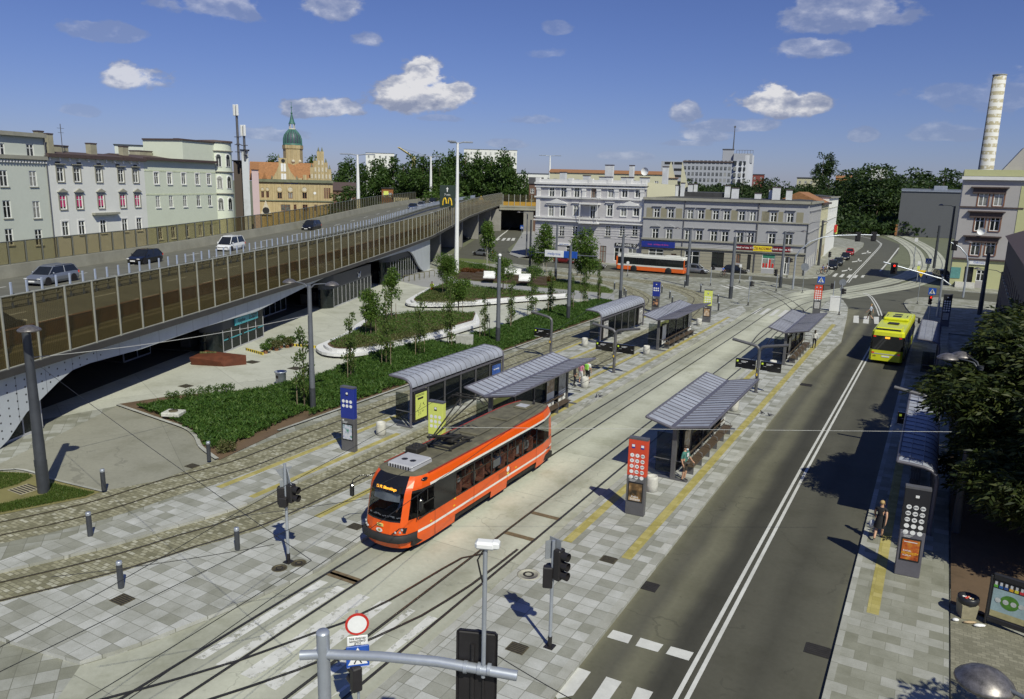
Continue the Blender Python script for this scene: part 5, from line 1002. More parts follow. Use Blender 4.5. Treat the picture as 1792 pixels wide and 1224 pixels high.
k = MB(); k.bbox(-1.05, .2, 2.83, 1.05, 3.4, 3.12, .1); ac = k.build('roof_unit', M_BYEL, t); k = MB(); k.box(-.35, .8, 3.122, .35, 1.8, 3.13); k.box(-.3, 2.2, 3.122, .35, 2.9, 3.13); [k.box(x-.03, 1, 3.122, x+.03, 2.2, 3.14) for x in (-.8, .8)]; k.build('vents', M_BLACK, ac); MB().bbox(-.45, -2.2, 2.84, .45, -1.3, 2.95, .05).build('roof_hatch', M_BLACK, t); MB().box(.3, -3.4, 2.85, .7, -3.1, 2.88).build('roof_plate', M_WHITE, t)
for s in (-1, 1): k = MB(); k.tube([(s*1.1, 5.9, 2.6), (s*1.5, 6.2, 2.5)], .03, 6); k.bbox(s*1.55-.1, 6.1, 1.95, s*1.55+.1, 6.25, 2.5, .04); k.build('mirror', M_BLACK, t)
def car(name, label, loc, rz, col, kind='hatch', group=None, cat='car'):
    L, hw, H = {'hatch': (4.1, .86, 1.46), 'wagon': (4.6, .88, 1.5), 'van': (4.4, .90, 1.78), 'suv': (4.5, .91, 1.68), 'sedan': (4.5, .88, 1.44)}[kind]
    t = thing(name, label, cat, loc, rz, group); f = -L/2   # front faces -Y
    bl = .62*H if kind != 'van' else .56*H
    secs = [(f, .62, .28, .52), (f+.12, .78, .22, .62), (f+.55, .96, .2, bl*.80), (f+1.05, 1., .2, bl*.93), (0, 1., .2, bl), (L/2-.6, 1., .2, bl+.02), (L/2-.12, .93, .22, bl*.98), (L/2, .8, .32, bl*.78)]
    b = MB(); v = []
    for y, k, z0, z1 in secs: v += [(-hw*k*.9, y, z0), (hw*k*.9, y, z0), (hw*k, y, z0+.2), (hw*k, y, (z0+z1)/2+.1), (hw*k*.93, y, z1), (-hw*k*.93, y, z1), (-hw*k, y, (z0+z1)/2+.1), (-hw*k, y, z0+.2)]
    n = len(secs); b.add(v, [(i*8+j, (i+1)*8+j, (i+1)*8+(j+1) % 8, i*8+(j+1) % 8) for i in range(n-1) for j in range(8)]+[tuple(range(8)), tuple(range((n-1)*8+7, (n-1)*8-1, -1))], 0, False); b.build('body', col, t)
    fy = f+(1.0 if kind != 'van' else .62); ry = L/2-{'hatch': .12, 'wagon': .1, 'van': .08, 'suv': .1, 'sedan': .75}[kind]
    ty0 = fy+(.75 if kind != 'van' else .8); ty1 = ry-(.45 if kind in ('hatch', 'sedan') else .3); lo, hi = hw*.90, hw*.70
    A = [(-lo, fy, bl*.92), (lo, fy, bl*.92), (lo, ry, bl), (-lo, ry, bl)]; Bq = [(-hi, ty0, H-.06), (hi, ty0, H-.06), (hi, ty1, H-.05), (-hi, ty1, H-.05)]
    g = MB(); g.add(A+Bq, [(0, 1, 5, 4), (1, 2, 6, 5), (2, 3, 7, 6), (3, 0, 4, 7)]); g.build('windows', M_BGLASS, t)
    r_ = MB(); C_ = [(-hi*.92, ty0+.12, H), (hi*.92, ty0+.12, H), (hi*.92, ty1-.12, H), (-hi*.92, ty1-.12, H)]; r_.add(Bq+C_, [(0, 1, 5, 4), (1, 2, 6, 5), (2, 3, 7, 6), (3, 0, 4, 7), (4, 5, 6, 7)])
    for s in (-1, 1):
        for p, q in ((A[1], Bq[1]), (A[2], Bq[2])): r_.tube([(s*p[0]*1.0, p[1], p[2]), (s*q[0], q[1], q[2])], .045, 4)
        ym = (ty0+ty1)/2; r_.tube([(s*lo*.995, ym-.1, bl), (s*hi*1.0, ym, H-.06)], .045, 4)
        if kind in ('wagon', 'van'): r_.tube([(s*hi*.95, ty0+.3, H+.03), (s*hi*.95, ty1-.2, H+.03)], .025, 5)
    r_.build('roof', col, t)
    for s in (-1, 1):
        for y in (f+.78, L/2-.82): wheel(t, s*(hw-.1), y, .31, s, None, .2); MB().disc((s*(hw+.004), y, .36), .37, 'x', 14, 0, None, -s).build('wheel_arch', M_BLACK, t)
        k = MB(); k.ball((s*hw*.66, f+.06, .6), .2, .1, .08, 8, 5); k.build('headlight', M_LAMPW, t)
        k = MB(); k.box(s*hw*.8-.1, L/2-.08, .72, s*hw*.8+.1, L/2-.0, .95); k.build('tail_light', M_REDL, t)
        k = MB(); k.ball((s*(hw+.08), fy+.35, bl+.06), .1, .06, .07, 8, 5); k.build('mirror', col, t)
    MB().box(-.26, f-.015, .36, .26, f+.02, .47).build('number_plate', M_WHITE, t); MB().box(-.5, f+.0, .5, .5, f+.06, .58).build('grille', M_BLACK, t); return t
CB = pm('car paint black', (.012, .013, .015), .22, .2, 1., .1, coat=.5); CD = pm('car paint dark grey', (.035, .04, .045), .25, .3, 1., .1, coat=.5); CS = pm('car paint silver', (.27, .29, .33), .3, .5, 1., .08, coat=.4); CW = pm('car paint white', (.72, .73, .74), .3, 0, 1., .04, coat=.4); CR = pm('car paint red', (.42, .02, .015), .25, .1, 1., .06, coat=.5); CM = pm('car paint maroon', (.16, .015, .014), .28, .1, 1., .06, coat=.4); CBL = pm('car paint dark blue', (.02, .035, .09), .25, .2, 1., .08, coat=.5)
# ------------------------------------------------------------------ people
SKIN = pm('skin', (.50, .29, .19), .6, 0, 9., .06); HAIRB = pm('dark hair', (.03, .02, .013), .6); HAIRF = pm('fair hair', (.38, .26, .11), .6)
def cloth(name, c): return pm('cloth '+name, c, .85, 0, 7., .14)
C_BLACK = cloth('black', (.013, .013, .016)); C_WHITE = cloth('white', (.62, .62, .62)); C_GREEN = cloth('teal green', (.06, .19, .16)); C_DKBROWN = cloth('dark brown', (.045, .035, .028)); C_BEIGE = cloth('beige', (.5, .44, .33)); C_HIVIS = cloth('high visibility', (.62, .75, .08)); C_ORANGE = cloth('orange', (.65, .14, .02)); C_PINK = cloth('pink', (.55, .2, .3)); C_LIME = cloth('lime', (.25, .55, .06)); C_BLUE = cloth('blue', (.04, .13, .45)); C_PALEB = cloth('pale blue', (.42, .48, .58)); C_SHOE = cloth('shoe', (.03, .03, .035))
def person(label, loc, rz, top, legs, hair=HAIRB, h=1.72, pose='stand', fem=False, shorts=False, sleeve=.5, bag=None, mask=False, longhair=False, skirt=False, wide=1.):
    "one skinned body; clothes are chosen per face by the bone it lies on; faces -Y"
    P = {'hip': (0, 0, .93), 'wai': (0, .01, 1.10), 'che': (0, 0, 1.32), 'nek': (0, 0, 1.47), 'hea': (0, -.02, 1.58), 'cro': (0, 0, 1.68)}
    for s, k in ((1, 'r'), (-1, 'l')):
        sw = {'stand': (.0, 0), 'walk': (s*.24, .1), 'sit': (0, 0), 'bend': (0, 0), 'ride': (0, 0)}[pose]
        P['sh'+k] = (s*.185*wide, 0, 1.40); P['el'+k] = (s*.245*wide, .03-sw[0]*.5, 1.13); P['wr'+k] = (s*.24*wide, -.05-sw[0]*1.1, .90); P['ha'+k] = (s*.235*wide, -.08-sw[0]*1.25, .82)
        P['th'+k] = (s*.09*wide, 0, .90); P['kn'+k] = (s*.10, -.03-abs(sw[0])*.3+sw[0]*.55, .50); P['an'+k] = (s*.10, .04+sw[0]*1.25, .09+(.06 if s*1 > 0 and pose == 'walk' else 0)); P['to'+k] = (s*.12, -.14+sw[0]*1.25, .035+(.0 if pose != 'walk' else .02))
        if pose in ('sit', 'ride'):
            dz = -.0; P['kn'+k] = (s*.12, -.42, .9+dz if pose == 'sit' else .72); P['an'+k] = (s*.12, -.40 if pose == 'sit' else -.2, .46 if pose == 'sit' else .32); P['to'+k] = (s*.12, -.58 if pose == 'sit' else -.36, .42 if pose == 'sit' else .27)
            P['el'+k] = (s*.25, -.12, 1.12); P['wr'+k] = (s*.16, -.36, 1.06 if pose == 'sit' else 1.0); P['ha'+k] = (s*.14, -.43, 1.05 if pose == 'sit' else .98)
    if mask: P['wrr'] = (.12, -.32, 1.02); P['har'] = (.1, -.39, 1.0); P['elr'] = (.27, -.06, 1.12)
    R_ = {'hip': (.155 if fem else .145, .115), 'wai': (.12 if fem else .14, .10), 'che': (.15 if fem else .175, .115), 'nek': (.055, .055), 'hea': (.085, .10), 'cro': (.06, .07), 'sh': (.065, .065), 'el': (.045, .045), 'wr': (.030, .028), 'ha': (.034, .02), 'th': (.095, .10), 'kn': (.062, .065), 'an': (.04, .045), 'to': (.038, .03)}
    names = list(P); V = [P[k] for k in names]; Rr = [tuple(q*wide if k in ('hip', 'wai', 'che') else q for q in R_.get(k[:3], R_.get(k[:2]))) if k in R_ else R_[k[:2]] for k in names]
    ix = {k: i for i, k in enumerate(names)}; E_ = [('hip', 'wai'), ('wai', 'che'), ('che', 'nek'), ('nek', 'hea'), ('hea', 'cro')]
    for k in 'rl': E_ += [('che', 'sh'+k), ('sh'+k, 'el'+k), ('el'+k, 'wr'+k), ('wr'+k, 'ha'+k), ('hip', 'th'+k), ('th'+k, 'kn'+k), ('kn'+k, 'an'+k), ('an'+k, 'to'+k)]
    E_ = [(ix[a], ix[b_]) for a, b_ in E_]
    for s, k in ((1, 'r'), (-1, 'l')):      # five fingers, each its own chain off the palm
        H_ = Vector(P['ha'+k]); D = (H_-Vector(P['wr'+k])).normalized(); S_ = Vector((0, 1, 0)) if abs(D.y) < .7 else Vector((1, 0, 0))
        for q, (o, ln) in enumerate(((-.026, .062), (-.009, .075), (.009, .072), (.026, .055))):
            a = H_+S_*o+D*.02; V += [tuple(a), tuple(a+D*ln*.6), tuple(a+D*ln*.95+Vector((-s*.018, 0, 0)))]; Rr += [(.010, .010), (.009, .009), (.007, .007)]; i = len(V)-3; E_ += [(ix['ha'+k], i), (i, i+1), (i+1, i+2)]
        a = Vector(P['wr'+k])+D*.03; V += [tuple(a-S_*.04+Vector((-s*.01, 0, 0))), tuple(a-S_*.052+D*.05)]; Rr += [(.012, .012), (.009, .009)]; i = len(V)-2; E_ += [(ix['ha'+k], i), (i, i+1)]
    me = bpy.data.meshes.new('person'); me.from_pydata(V, E_, []); o = bpy.data.objects.new('person', me); COL.objects.link(o)
    o.modifiers.new('skin', 'SKIN'); d = me.skin_vertices[0].data
    for i, r in enumerate(Rr): d[i].radius = r
    d[0].use_root = True; sd = o.modifiers.new('sub', 'SUBSURF'); sd.levels = sd.render_levels = 1
    bpy.context.view_layer.update(); m2 = bpy.data.meshes.new_from_object(o.evaluated_get(bpy.context.evaluated_depsgraph_get())); o.modifiers.clear(); o.data = m2
    mats = [SKIN, top, legs, C_SHOE]; m2.materials.clear(); [m2.materials.append(m) for m in mats]
    segs = [('hip', 'wai', 1), ('wai', 'che', 1), ('che', 'nek', 1), ('nek', 'cro', 0)]
    for k in 'rl': segs += [('sh'+k, 'el'+k, 1), ('el'+k, 'wr'+k, 1 if sleeve > .8 else 0), ('wr'+k, 'ha'+k, 0), ('th'+k, 'kn'+k, 2), ('kn'+k, 'an'+k, 0 if shorts else 2), ('an'+k, 'to'+k, 3)]
    for p in m2.polygons:
        c = p.center; best = (9, 0)
        for a, b_, m_ in segs:
            A, B_ = Vector(P[a]), Vector(P[b_]); t_ = max(0, min(1, (c-A).dot(B_-A)/(B_-A).length_squared)); dd = (c-A-(B_-A)*t_).length
            mm = m_
            if a[:2] == 'sh' and t_ > sleeve*1.2: mm = 0
            if a == 'che' and c.z > 1.46: mm = 0
            if dd < best[0]: best = (dd, mm)
        if best[1] == 1 and c.z < .98 and pose not in ('sit', 'ride'): best = (0, 2)
        if pose != 'sit' and pose != 'ride' and c.z < .075: best = (0, 3)
        p.material_index = best[1]; p.use_smooth = True
    tag(o, label, 'person'); o.location = loc; o.rotation_euler[2] = rz; s = h/1.72; o.scale = (s, s, s)
    k = MB(); k.ball((0, .012, 1.665), .098, .115, .09, 12, 8)
    if longhair: k.ball((0, .07, 1.53), .085, .05, .15, 10, 6)
    k.build('hair', hair, o)
    k = MB(); k.ball((0, -.125, 1.59), .014, .022, .02, 6, 4); [k.ball((x*.1, .0, 1.6), .012, .022, .03, 6, 4) for x in (-1, 1)]; k.build('nose_and_ears', SKIN, o); k = MB(); [k.ball((x, -.108, 1.625), .013, .008, .008, 6, 4) for x in (-.034, .034)]; k.build('eyes', C_BLACK, o)
    k = MB(); k.ball((0, -.112, 1.545), .025, .008, .007, 6, 4); k.build('mouth', pm('lip', (.35, .12, .1), .6), o)
    if mask: k = MB(); k.ball((0, -.085, 1.56), .07, .06, .055, 10, 6); k.build('face_mask', pm('mask blue', (.45, .58, .66), .8), o); k = MB(); k.box(-.08, -.135, 1.22, .08, -.12, 1.4); k.build('shirt_print', C_WHITE, o)
    if skirt: k = MB(); k.lathe([(.135, 1.08), (.165, .95), (.2, .75), (.23, .56)], 16); k.lathe([(.225, .56), (.16, .95)], 16); k.build('skirt', legs, o)
    if bag == 'white': k = MB(); k.ball((.3, -.08, .58), .13, .09, .2, 10, 6); k.tube([(.25, -.1, .83), (.28, -.08, .7)], .015, 5); k.build('carrier_bag', C_WHITE, o)
    elif bag: k = MB(); k.bbox(-.16, .1, 1.02, .16, .27, 1.45, .06); k.build('backpack', bag, o)
    return o
PE = lambda px, py, z=PZ: G(px, py, z)
person('man in green T-shirt and dark shorts with face mask at a shelter', (-9.55, 34.95, PZ), R(75), C_GREEN, C_DKBROWN, h=1.80, pose='stand', shorts=True, sleeve=.8, mask=True, wide=1.12)
person('woman in a black dress walking away with a white carrier bag', PE(1536, 944), R(175), C_BLACK, C_BLACK, HAIRF, 1.68, 'walk', True, True, .25, 'white', skirt=True)
person('woman in white top and black trousers waiting at the farthest roadside shelter', PE(1424, 610), R(180), C_WHITE, C_BLACK, HAIRB, 1.68, 'stand', True, False, .9, None, longhair=True)
person('man in pale shirt and dark shorts striding over the far zebra', PE(1522, 560, .01), R(-95), C_PALEB, C_DKBROWN, HAIRF, 1.8, 'walk', False, True, .7)
person('worker in yellow and white high visibility clothing sitting on the planter rim', PE(756, 517, .0), R(30), C_HIVIS, C_ORANGE, HAIRB, 1.75, 'walk', sleeve=.9)
person('left of two people behind the tram shelter, pink and white clothes', PE(1016, 671), R(170), C_PINK, C_WHITE, HAIRB, 1.6, 'stand', True, True, .6)
person('person in white shirt with lime green backpack behind the tram shelter', PE(1028, 671), R(170), C_WHITE, C_BLACK, HAIRB, 1.72, 'stand', False, True, .6, C_LIME)
person('dark dressed person in the shade at the end of the shelter behind the tram', PE(1005, 676), R(100), C_BLACK, C_BLACK, HAIRB, 1.7, 'stand', sleeve=.9)
# riders and passengers
TL_ = Vector((-17.38, 28.05, .02))
def pas(label, x, y, rz, top, hair=HAIRB, **k): return person(label, TL_+Vector((x, y, .45)), rz, top, C_DKBROWN, hair, 1.62, 'sit', sleeve=.9, **k)
pas('tram driver in a pale blue shirt behind the windscreen', .25, -5.3, 0, C_PALEB)
pas('tram passenger in a beige coat at the third side window', .75, -1.25, 0, C_BEIGE, HAIRF); pas('tram passenger with dark blue shirt near the middle of the car', .75, .95, 0, C_BLUE)
pas('tram passenger in a pale shirt near the rear side windows', .75, 3.65, 0, C_WHITE)
def bike(label, loc, rz, shirt, lb2):
    t = thing('bicycle', label, 'bicycle', loc, rz); k = MB(); [MB().tube([(0, y+.33*math.cos(a*PI/8), .34+.33*math.sin(a*PI/8)) for a in range(17)], .025, 5).build('wheel', M_TYRE, t) for y in (-.52, .52)]
    k = MB(); k.tube([(0, .52, .34), (0, .1, .3), (0, -.35, .8), (0, .2, .8), (0, .52, .34)], .02, 5); k.tube([(0, -.52, .34), (0, -.38, .95)], .02, 5); k.tube([(-.25, -.36, .98), (.25, -.36, .98)], .018, 5); k.tube([(0, .1, .3), (0, .24, .92)], .02, 5); k.build('frame', CBL, t); MB().bbox(-.08, .1, .9, .08, .36, .95, .02).build('saddle', M_BLACK, t)
    person(lb2, Vector(loc)+Vector((math.sin(-rz)*.2, math.cos(rz)*.2, .02)), rz, shirt, C_DKBROWN, h=1.7, pose='ride', shorts=True)
bike('bicycle of the rider behind the orange bus front', PE(1266, 485, .01), R(60), C_BLUE, 'cyclist in a blue shirt in front of the orange bus')
bike('bicycle of the left one of two riders at the side street corner', PE(1437, 481, PZ), R(-60), C_BLUE, 'cyclist in a blue shirt at the side street corner')
bike('bicycle of the right one of two riders at the side street corner', PE(1444, 480, PZ), R(-60), C_WHITE, 'cyclist in a white shirt at the side street corner')
# street cars (front faces -Y before turning)
for a in (('parked_car', 'maroon hatchback parked before the white house', (*G(988, 461)[:2], .007), R(90), CM, 'hatch'), ('parked_car', 'black car half hidden by the young maple before the white house', (*G(1038, 470)[:2], .007), R(90), CB, 'sedan'),
          ('parked_car', 'black hatchback in front of the grey tenement entrance', (*G(1287, 479)[:2], .007), R(90), CB, 'hatch'), ('parked_car', 'silver car hidden behind the front of the orange bus', (*G(1216, 478)[:2], .007), R(90), CS, 'wagon')): car(*a)
for k, (px, py, cl, nm) in enumerate(((1456, 471, CB, 'nearest black car of the four parked along the side street'), (1466, 464, CD, 'second dark car of the four parked along the side street'), (1479, 454, CB, 'third dark car of the four parked along the side street'), (1487, 446, CR, 'bright red car at the end of the row along the side street'))):
    c = G(px, py, PZ); car('parked_car', nm, c, R(4), cl, 'sedan' if k else 'suv', 'cars parked along the side street')
c = G(1648, 488, PZ); car('parked_car', 'dark car in the deep shade left of the tan tenement', (c.x, c.y, PZ), R(20), CD, 'wagon')
# ------------------------------------------------------------------ viaduct
YS = [-5, 105, 150, 230, 330]; XS = [-33.3+.385*5, -33.3-.385*105, -95.0, -131.0, -182.]
ZY = [0, 40, 50, 60, 71, 90, 105, 125, 150, 185, 224, 330]; ZB = [4.0, 4.15, 4.25, 4.3, 4.5, 4.95, 5.4, 6.0, 6.75, 7.35, 7.7, 8.6]
def vx(y): return float(np.interp(y, YS, XS))
def vz(y): return float(np.interp(y, ZY, ZB))
def vnorm(y): d = Vector((vx(y+2)-vx(y-2), 4, 0)).normalized(); return d, Vector((-d.y, d.x, 0))
def vp(y, off, dz): d, n = vnorm(y); return Vector((vx(y), y, vz(y)))+n*(-off)+Vector((0, 0, dz))   # off > 0 toward the square
def sweep(b, prof, ys, m=0, close=True):
    k = len(prof); v = [tuple(vp(y, o, z)) for y in ys for o, z in prof]; kk = k if close else k-1
    b.add(v, [(i*k+j, (i+1)*k+j, (i+1)*k+(j+1) % k, i*k+(j+1) % k) for i in range(len(ys)-1) for j in range(kk)], m)
    if close: b.add(v[:k], [tuple(range(k))], m); b.add(v[-k:], [tuple(range(k-1, -1, -1))], m)
M_VCONC = pm('viaduct concrete', (.30, .29, .235), .8, 0, .5, .12, dirt=.2); M_VDARK = pm('dark beam and painted shade', (.05, .047, .045), .6, 0, 1.2, .15); M_VPIER = pm('pier concrete', (.26, .25, .23), .85, 0, .4, .14, dirt=.25)  # dark beam tone also paints shade on the back wall and planter base
M_FASC = pm('pale fascia panel', (.50, .53, .56), .5, 0, .6, .06); M_VROAD = pm('viaduct asphalt', (.13, .128, .105), .85, 0, .8, .12, dirt=.2); M_CORTEN = pm('rusty brown barrier', (.16, .075, .03), .7, 0, 1.5, .3)
ys = [4+2.5*i for i in range(120)]
va = thing('viaduct', 'long concrete road viaduct crossing the left half above the shops', 'viaduct', (0, 0, 0))
b = MB(); sweep(b, [(.15, .1), (.15, .75), (-.25, .75), (-.25, .9), (-21.6, .9), (-21.6, -.5), (-.9, -.5), (-.9, .1)][::-1], ys); b.build('deck', M_VCONC, va)
b = MB(); sweep(b, [(-.6, .93), (-21.4, .93)][::-1], ys, 0, False); b.build('roadway', M_VROAD, va)
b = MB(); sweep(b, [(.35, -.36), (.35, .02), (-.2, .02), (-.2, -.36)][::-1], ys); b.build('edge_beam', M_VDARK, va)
b = MB(); sweep(b, [(-.7, .93), (-.7, 1.75), (-1.05, 1.75), (-1.2, .93)][::-1], ys); b.build('inner_barrier', M_CORTEN, va)
b = MB(); sweep(b, [(-21.0, .93), (-21.1, 2.0), (-21.6, 2.0), (-21.6, .93)][::-1], ys); b.build('parapet', M_VCONC, va)
for o in (-4.2, -7.6, -14., -17.4):
    b = MB(); [sweep(b, [(o-.07, .94), (o+.07, .94)], [y, y+3], 0, False) for y in range(10, 230, 9)]; b.build('lane_dashes', M_PAINT, va)
for y in (118, 146, 172, 198):
    d, n = vnorm(y); b = MB(); h = vz(y)-.5; p0 = vp(y, -.6, 0); a = math.atan2(d.y, d.x); b.M = Matrix.Translation((p0.x, p0.y, 0)) @ Matrix.Rotation(a, 4, 'Z'); b.bbox(-.7, 0, 0, .7, 6.5, h, .05); b.bbox(-.75, 6.6, 0, .65, 20, h, .05); [k.build('pier', M_VPIER, va) for k in islands(b)]
b = MB(); sweep(b, [(-20.6, .85), (-20.6, -9), (-21.2, -9), (-21.2, .85)][::-1], ys); b.build('shade_wall', M_VDARK, va)  # wall added at the back, coloured dark to blacken the space below
PV = (vx(0), 0); DV = Vector((vx(100)-vx(0), 100, 0)).normalized()
b = MB()     # pale fascia with its two curved ends
low = [(-60, 0.0), (0, 797), (18, 770), (50, 722), (75, 699), (105, 669), (130, 648), (160, 636), (251, 611), (359, 573), (450, 546), (600, 471), (653, 458), (703, 442.6), (716, 439.5), (721, 442), (726, 449), (732, 462), (738, 471), (743, 475), (748, 475), (753.5, 471.5)]
pts = [(2.0, .0)]+[(lambda q: (q[0], max(0., q[1])))(PL(x, y, PV, DV)) for x, y in low[1:]]
pts = [p for p in pts if p[0] > 1.9]; S1 = pts[-1][0]
def base3(s, z, o=0.): n = Vector((DV.y, -DV.x, 0)); q = Vector((PV[0], PV[1], 0))+DV*s+n*o; return (q.x, q.y, z)
dense = []
for (s0, z0), (s1, z1) in zip(pts, pts[1:]):
    k = max(1, int((s1-s0)/2.2)); dense += [(s0+(s1-s0)*i/k, z0+(z1-z0)*i/k) for i in range(k)]
dense.append(pts[-1]); ztop = lambda s: vz(s*DV.y)-.3
v = [base3(s, z, -.1) for s, z in dense]+[base3(s, ztop(s), -.1) for s, z in dense]+[base3(s, z, -.35) for s, z in dense]+[base3(s, ztop(s), -.35) for s, z in dense]; n = len(dense)
b.add(v, [(i, i+1, n+i+1, n+i) for i in range(n-1)]+[(2*n+i, 3*n+i, 3*n+i+1, 2*n+i+1) for i in range(n-1)]+[(i, 2*n+i, 2*n+i+1, i+1) for i in range(n-1)]+[(n-1, 3*n-1, 4*n-1, 2*n-1)])
fa = b.build('fascia', M_FASC, va); b = MB()
for s, z in dense[::1]: b.box(0, 0, 0, 0, 0, 0) if 0 else None
for i in range(48):
    s = 6+i*2.15
    if s > S1-1: break
    zl = float(np.interp(s, [q[0] for q in dense], [q[1] for q in dense])); a, c = base3(s-.012, zl, -.097), base3(s+.012, zl, -.097); b.add([a, c, (c[0], c[1], ztop(s)), (a[0], a[1], ztop(s))], [(0, 1, 2, 3)])
b.build('panel_joints', M_STEEL, fa); b = MB()
for i in range(26):
    for j in range(9):
        s, z = 14.5+i*.62, .5+j*.42+(i % 2)*.2; zl = float(np.interp(s, [q[0] for q in dense], [q[1] for q in dense]))
        if zl+.12 < z < ztop(s)-.2: p = base3(s, z, -.095); b.add([base3(s+.055*math.cos(q*PI/4), z+.055*math.sin(q*PI/4), -.095) for q in range(8)], [tuple(range(8))])
b.build('round_holes', M_BLACK, fa)
# noise screens
def screen_mat():
    m, nt, bs = nodes('striped acrylic'); tc = nt.nodes.new('ShaderNodeTexCoord'); sp = nt.nodes.new('ShaderNodeSeparateXYZ'); nt.links.new(tc.outputs['Object'], sp.inputs[0])
    st = mth(nt, 'GREATER_THAN', mth(nt, 'FRACT', mth(nt, 'MULTIPLY', sp.outputs[0], 7.5)), .55)
    tr = nt.nodes.new('ShaderNodeBsdfTransparent'); tr.inputs[0].default_value = (.74, .69, .55, 1); bs.inputs['Base Color'].default_value = (.15, .135, .095, 1); bs.inputs['Roughness'].default_value = .12
    mx = nt.nodes.new('ShaderNodeMixShader'); nt.links.new(mth(nt, 'MULTIPLY_ADD', st, .2, .08), mx.inputs[0]); nt.links.new(tr.outputs[0], mx.inputs[1]); nt.links.new(bs.outputs[0], mx.inputs[2]); nt.links.new(mx.outputs[0], nt.nodes['Material Output'].inputs[0]); return m
M_ACRYL = screen_mat(); M_POSTL = pm('pale screen post', (.33, .33, .29), .5, .2, 2., .1); M_POSTG = pm('grey screen post', (.15, .155, .14), .5, .2, 2., .1)
def noise_barrier(label, y0, y1, off, z0, z1, step, pm_, n=98):
    t = thing('noise_barrier', label, 'noise barrier', (0, 0, 0)); h = z1-z0
    pmh = MB(); pmh.bbox(-.055, -.08, -.15, .055, .08, h+.05, .015); pmh = pmh.mesh('post', pm_); cnt = 0; prev = None; y = y0; rail = []
    pan = MB(); pan.box(.06, -.015, .05, step-.06, .015, h-.04); pan = pan.mesh('panel', M_ACRYL)
    while y < y1 and cnt < n:
        p = vp(y, off, z0); d, nn = vnorm(y); a = math.atan2(d.y, d.x); o = link('post', pmh, t, p, a); q = vp(y+step*d.y, off, z0)
        k = link('panel', pan, t, p, math.atan2(q.y-p.y, q.x-p.x)); k.rotation_euler[1] = -math.atan2(q.z-p.z, step); rail.append(vp(y, off, z1+.0)); y += step*d.y; cnt += 1
    r = MB(); r.tube(rail, .05, 5); r.tube([p-Vector((0, 0, h)) for p in rail], .06, 5); r.build('rail', pm_, t); return t
noise_barrier('long striped see-through noise barrier on the near edge of the viaduct', 14.5, 226, .2, .05, 3.75, 2.3, M_POSTL)
noise_barrier('lower see-through noise barrier along the far edge of the viaduct', 15, 190, -21.4, 2.0, 3.95, 2.0, M_POSTG)
# median fence
t = thing('median_fence', 'guard rail with bright bluish posts along the middle of the viaduct', 'guard rail', (0, 0, 0)); pst = MB().bbox(-.07, -.05, 0, .07, .05, 1.75, .01).mesh('post', pm('bluish galvanised post', (.46, .52, .66), .4, .3, 2., .08)); y = 20.; cn = 0; rl = []; rest = MB()
while y < 225:
    d, n = vnorm(y); p = vp(y, -9.4, .93); rl.append(p); y += 1.42*d.y; cn += 1
    if cn <= 100: link('post', pst, t, p, math.atan2(d.y, d.x))
    else: rest.box(p.x-.06, p.y-.06, p.z, p.x+.06, p.y+.06, p.z+1.75)
struct(rest.build('far_posts', pst.materials[0], t), 'stuff')
b = MB(); [b.tube([p+n*o+Vector((0, 0, z)) for p in rl], .075, 5) for z in (.55, .85) for o in (-.25, .25)]; [b.box(p.x-.3, p.y-.06, p.z+.45, p.x+.3, p.y+.06, p.z+.95) for p in rl[::1]]; b.build('guard_rail', pm('weathered rail', (.20, .20, .17), .6, .4, 2., .15), t)
# cross bridge at the far end with its yellow lower panels
A0 = AT(880, 360, 238); A1 = AT(946, 361, 238); t = thing('cross_bridge', 'short bridge with yellow lower panels joining the viaduct to the white house', 'bridge', (0, 0, 0)); dd = (A1-A0); dd.z = 0; L = dd.length+2; a = math.atan2(dd.y, dd.x)
def loc(b): b.M = Matrix.Translation((A0.x, A0.y, 0)) @ Matrix.Rotation(a, 4, 'Z'); return b
zt = A0.z; loc(MB()).box(-1, 0, zt-1.3, L+14, 23, zt-.1).box(-1, -.1, zt-.5, L+3, 0, zt).build('deck', M_VCONC, t)  # deck stretched far back so that light stays out below
for i in range(8): loc(MB()).box(i*1.75-.1, -.1, zt, i*1.75+.1, .1, zt+3.4).build('post', M_POSTL, t); loc(MB()).box(i*1.75+.1, -.02, zt+1.2, i*1.75+1.65, .02, zt+3.3).build('panel', M_ACRYL, t); loc(MB()).box(i*1.75+.1, -.03, zt+.05, i*1.75+1.65, .03, zt+1.2).build('lower_panel', pm('yellow ochre panel', (.42, .24, .03), .5), t)
[loc(MB()).bbox(x, .4, 0, x+3, 1.8, zt-1.3, .05).build('pier', M_VPIER, t) for x in (6.4, -3.5)]; loc(MB()).box(-20, 22, 0, L+14, 23, zt+.5).box(-30, .4, zt-1.3, -1, 23, zt-1.1).box(-30, .4, 0, -29, 22, zt-1.3).box(L+8, .4, 0, L+9, 22, zt-1.3).build('shade_wall', M_VPIER, t)  # back, side and roof boxes added to keep the opening dark
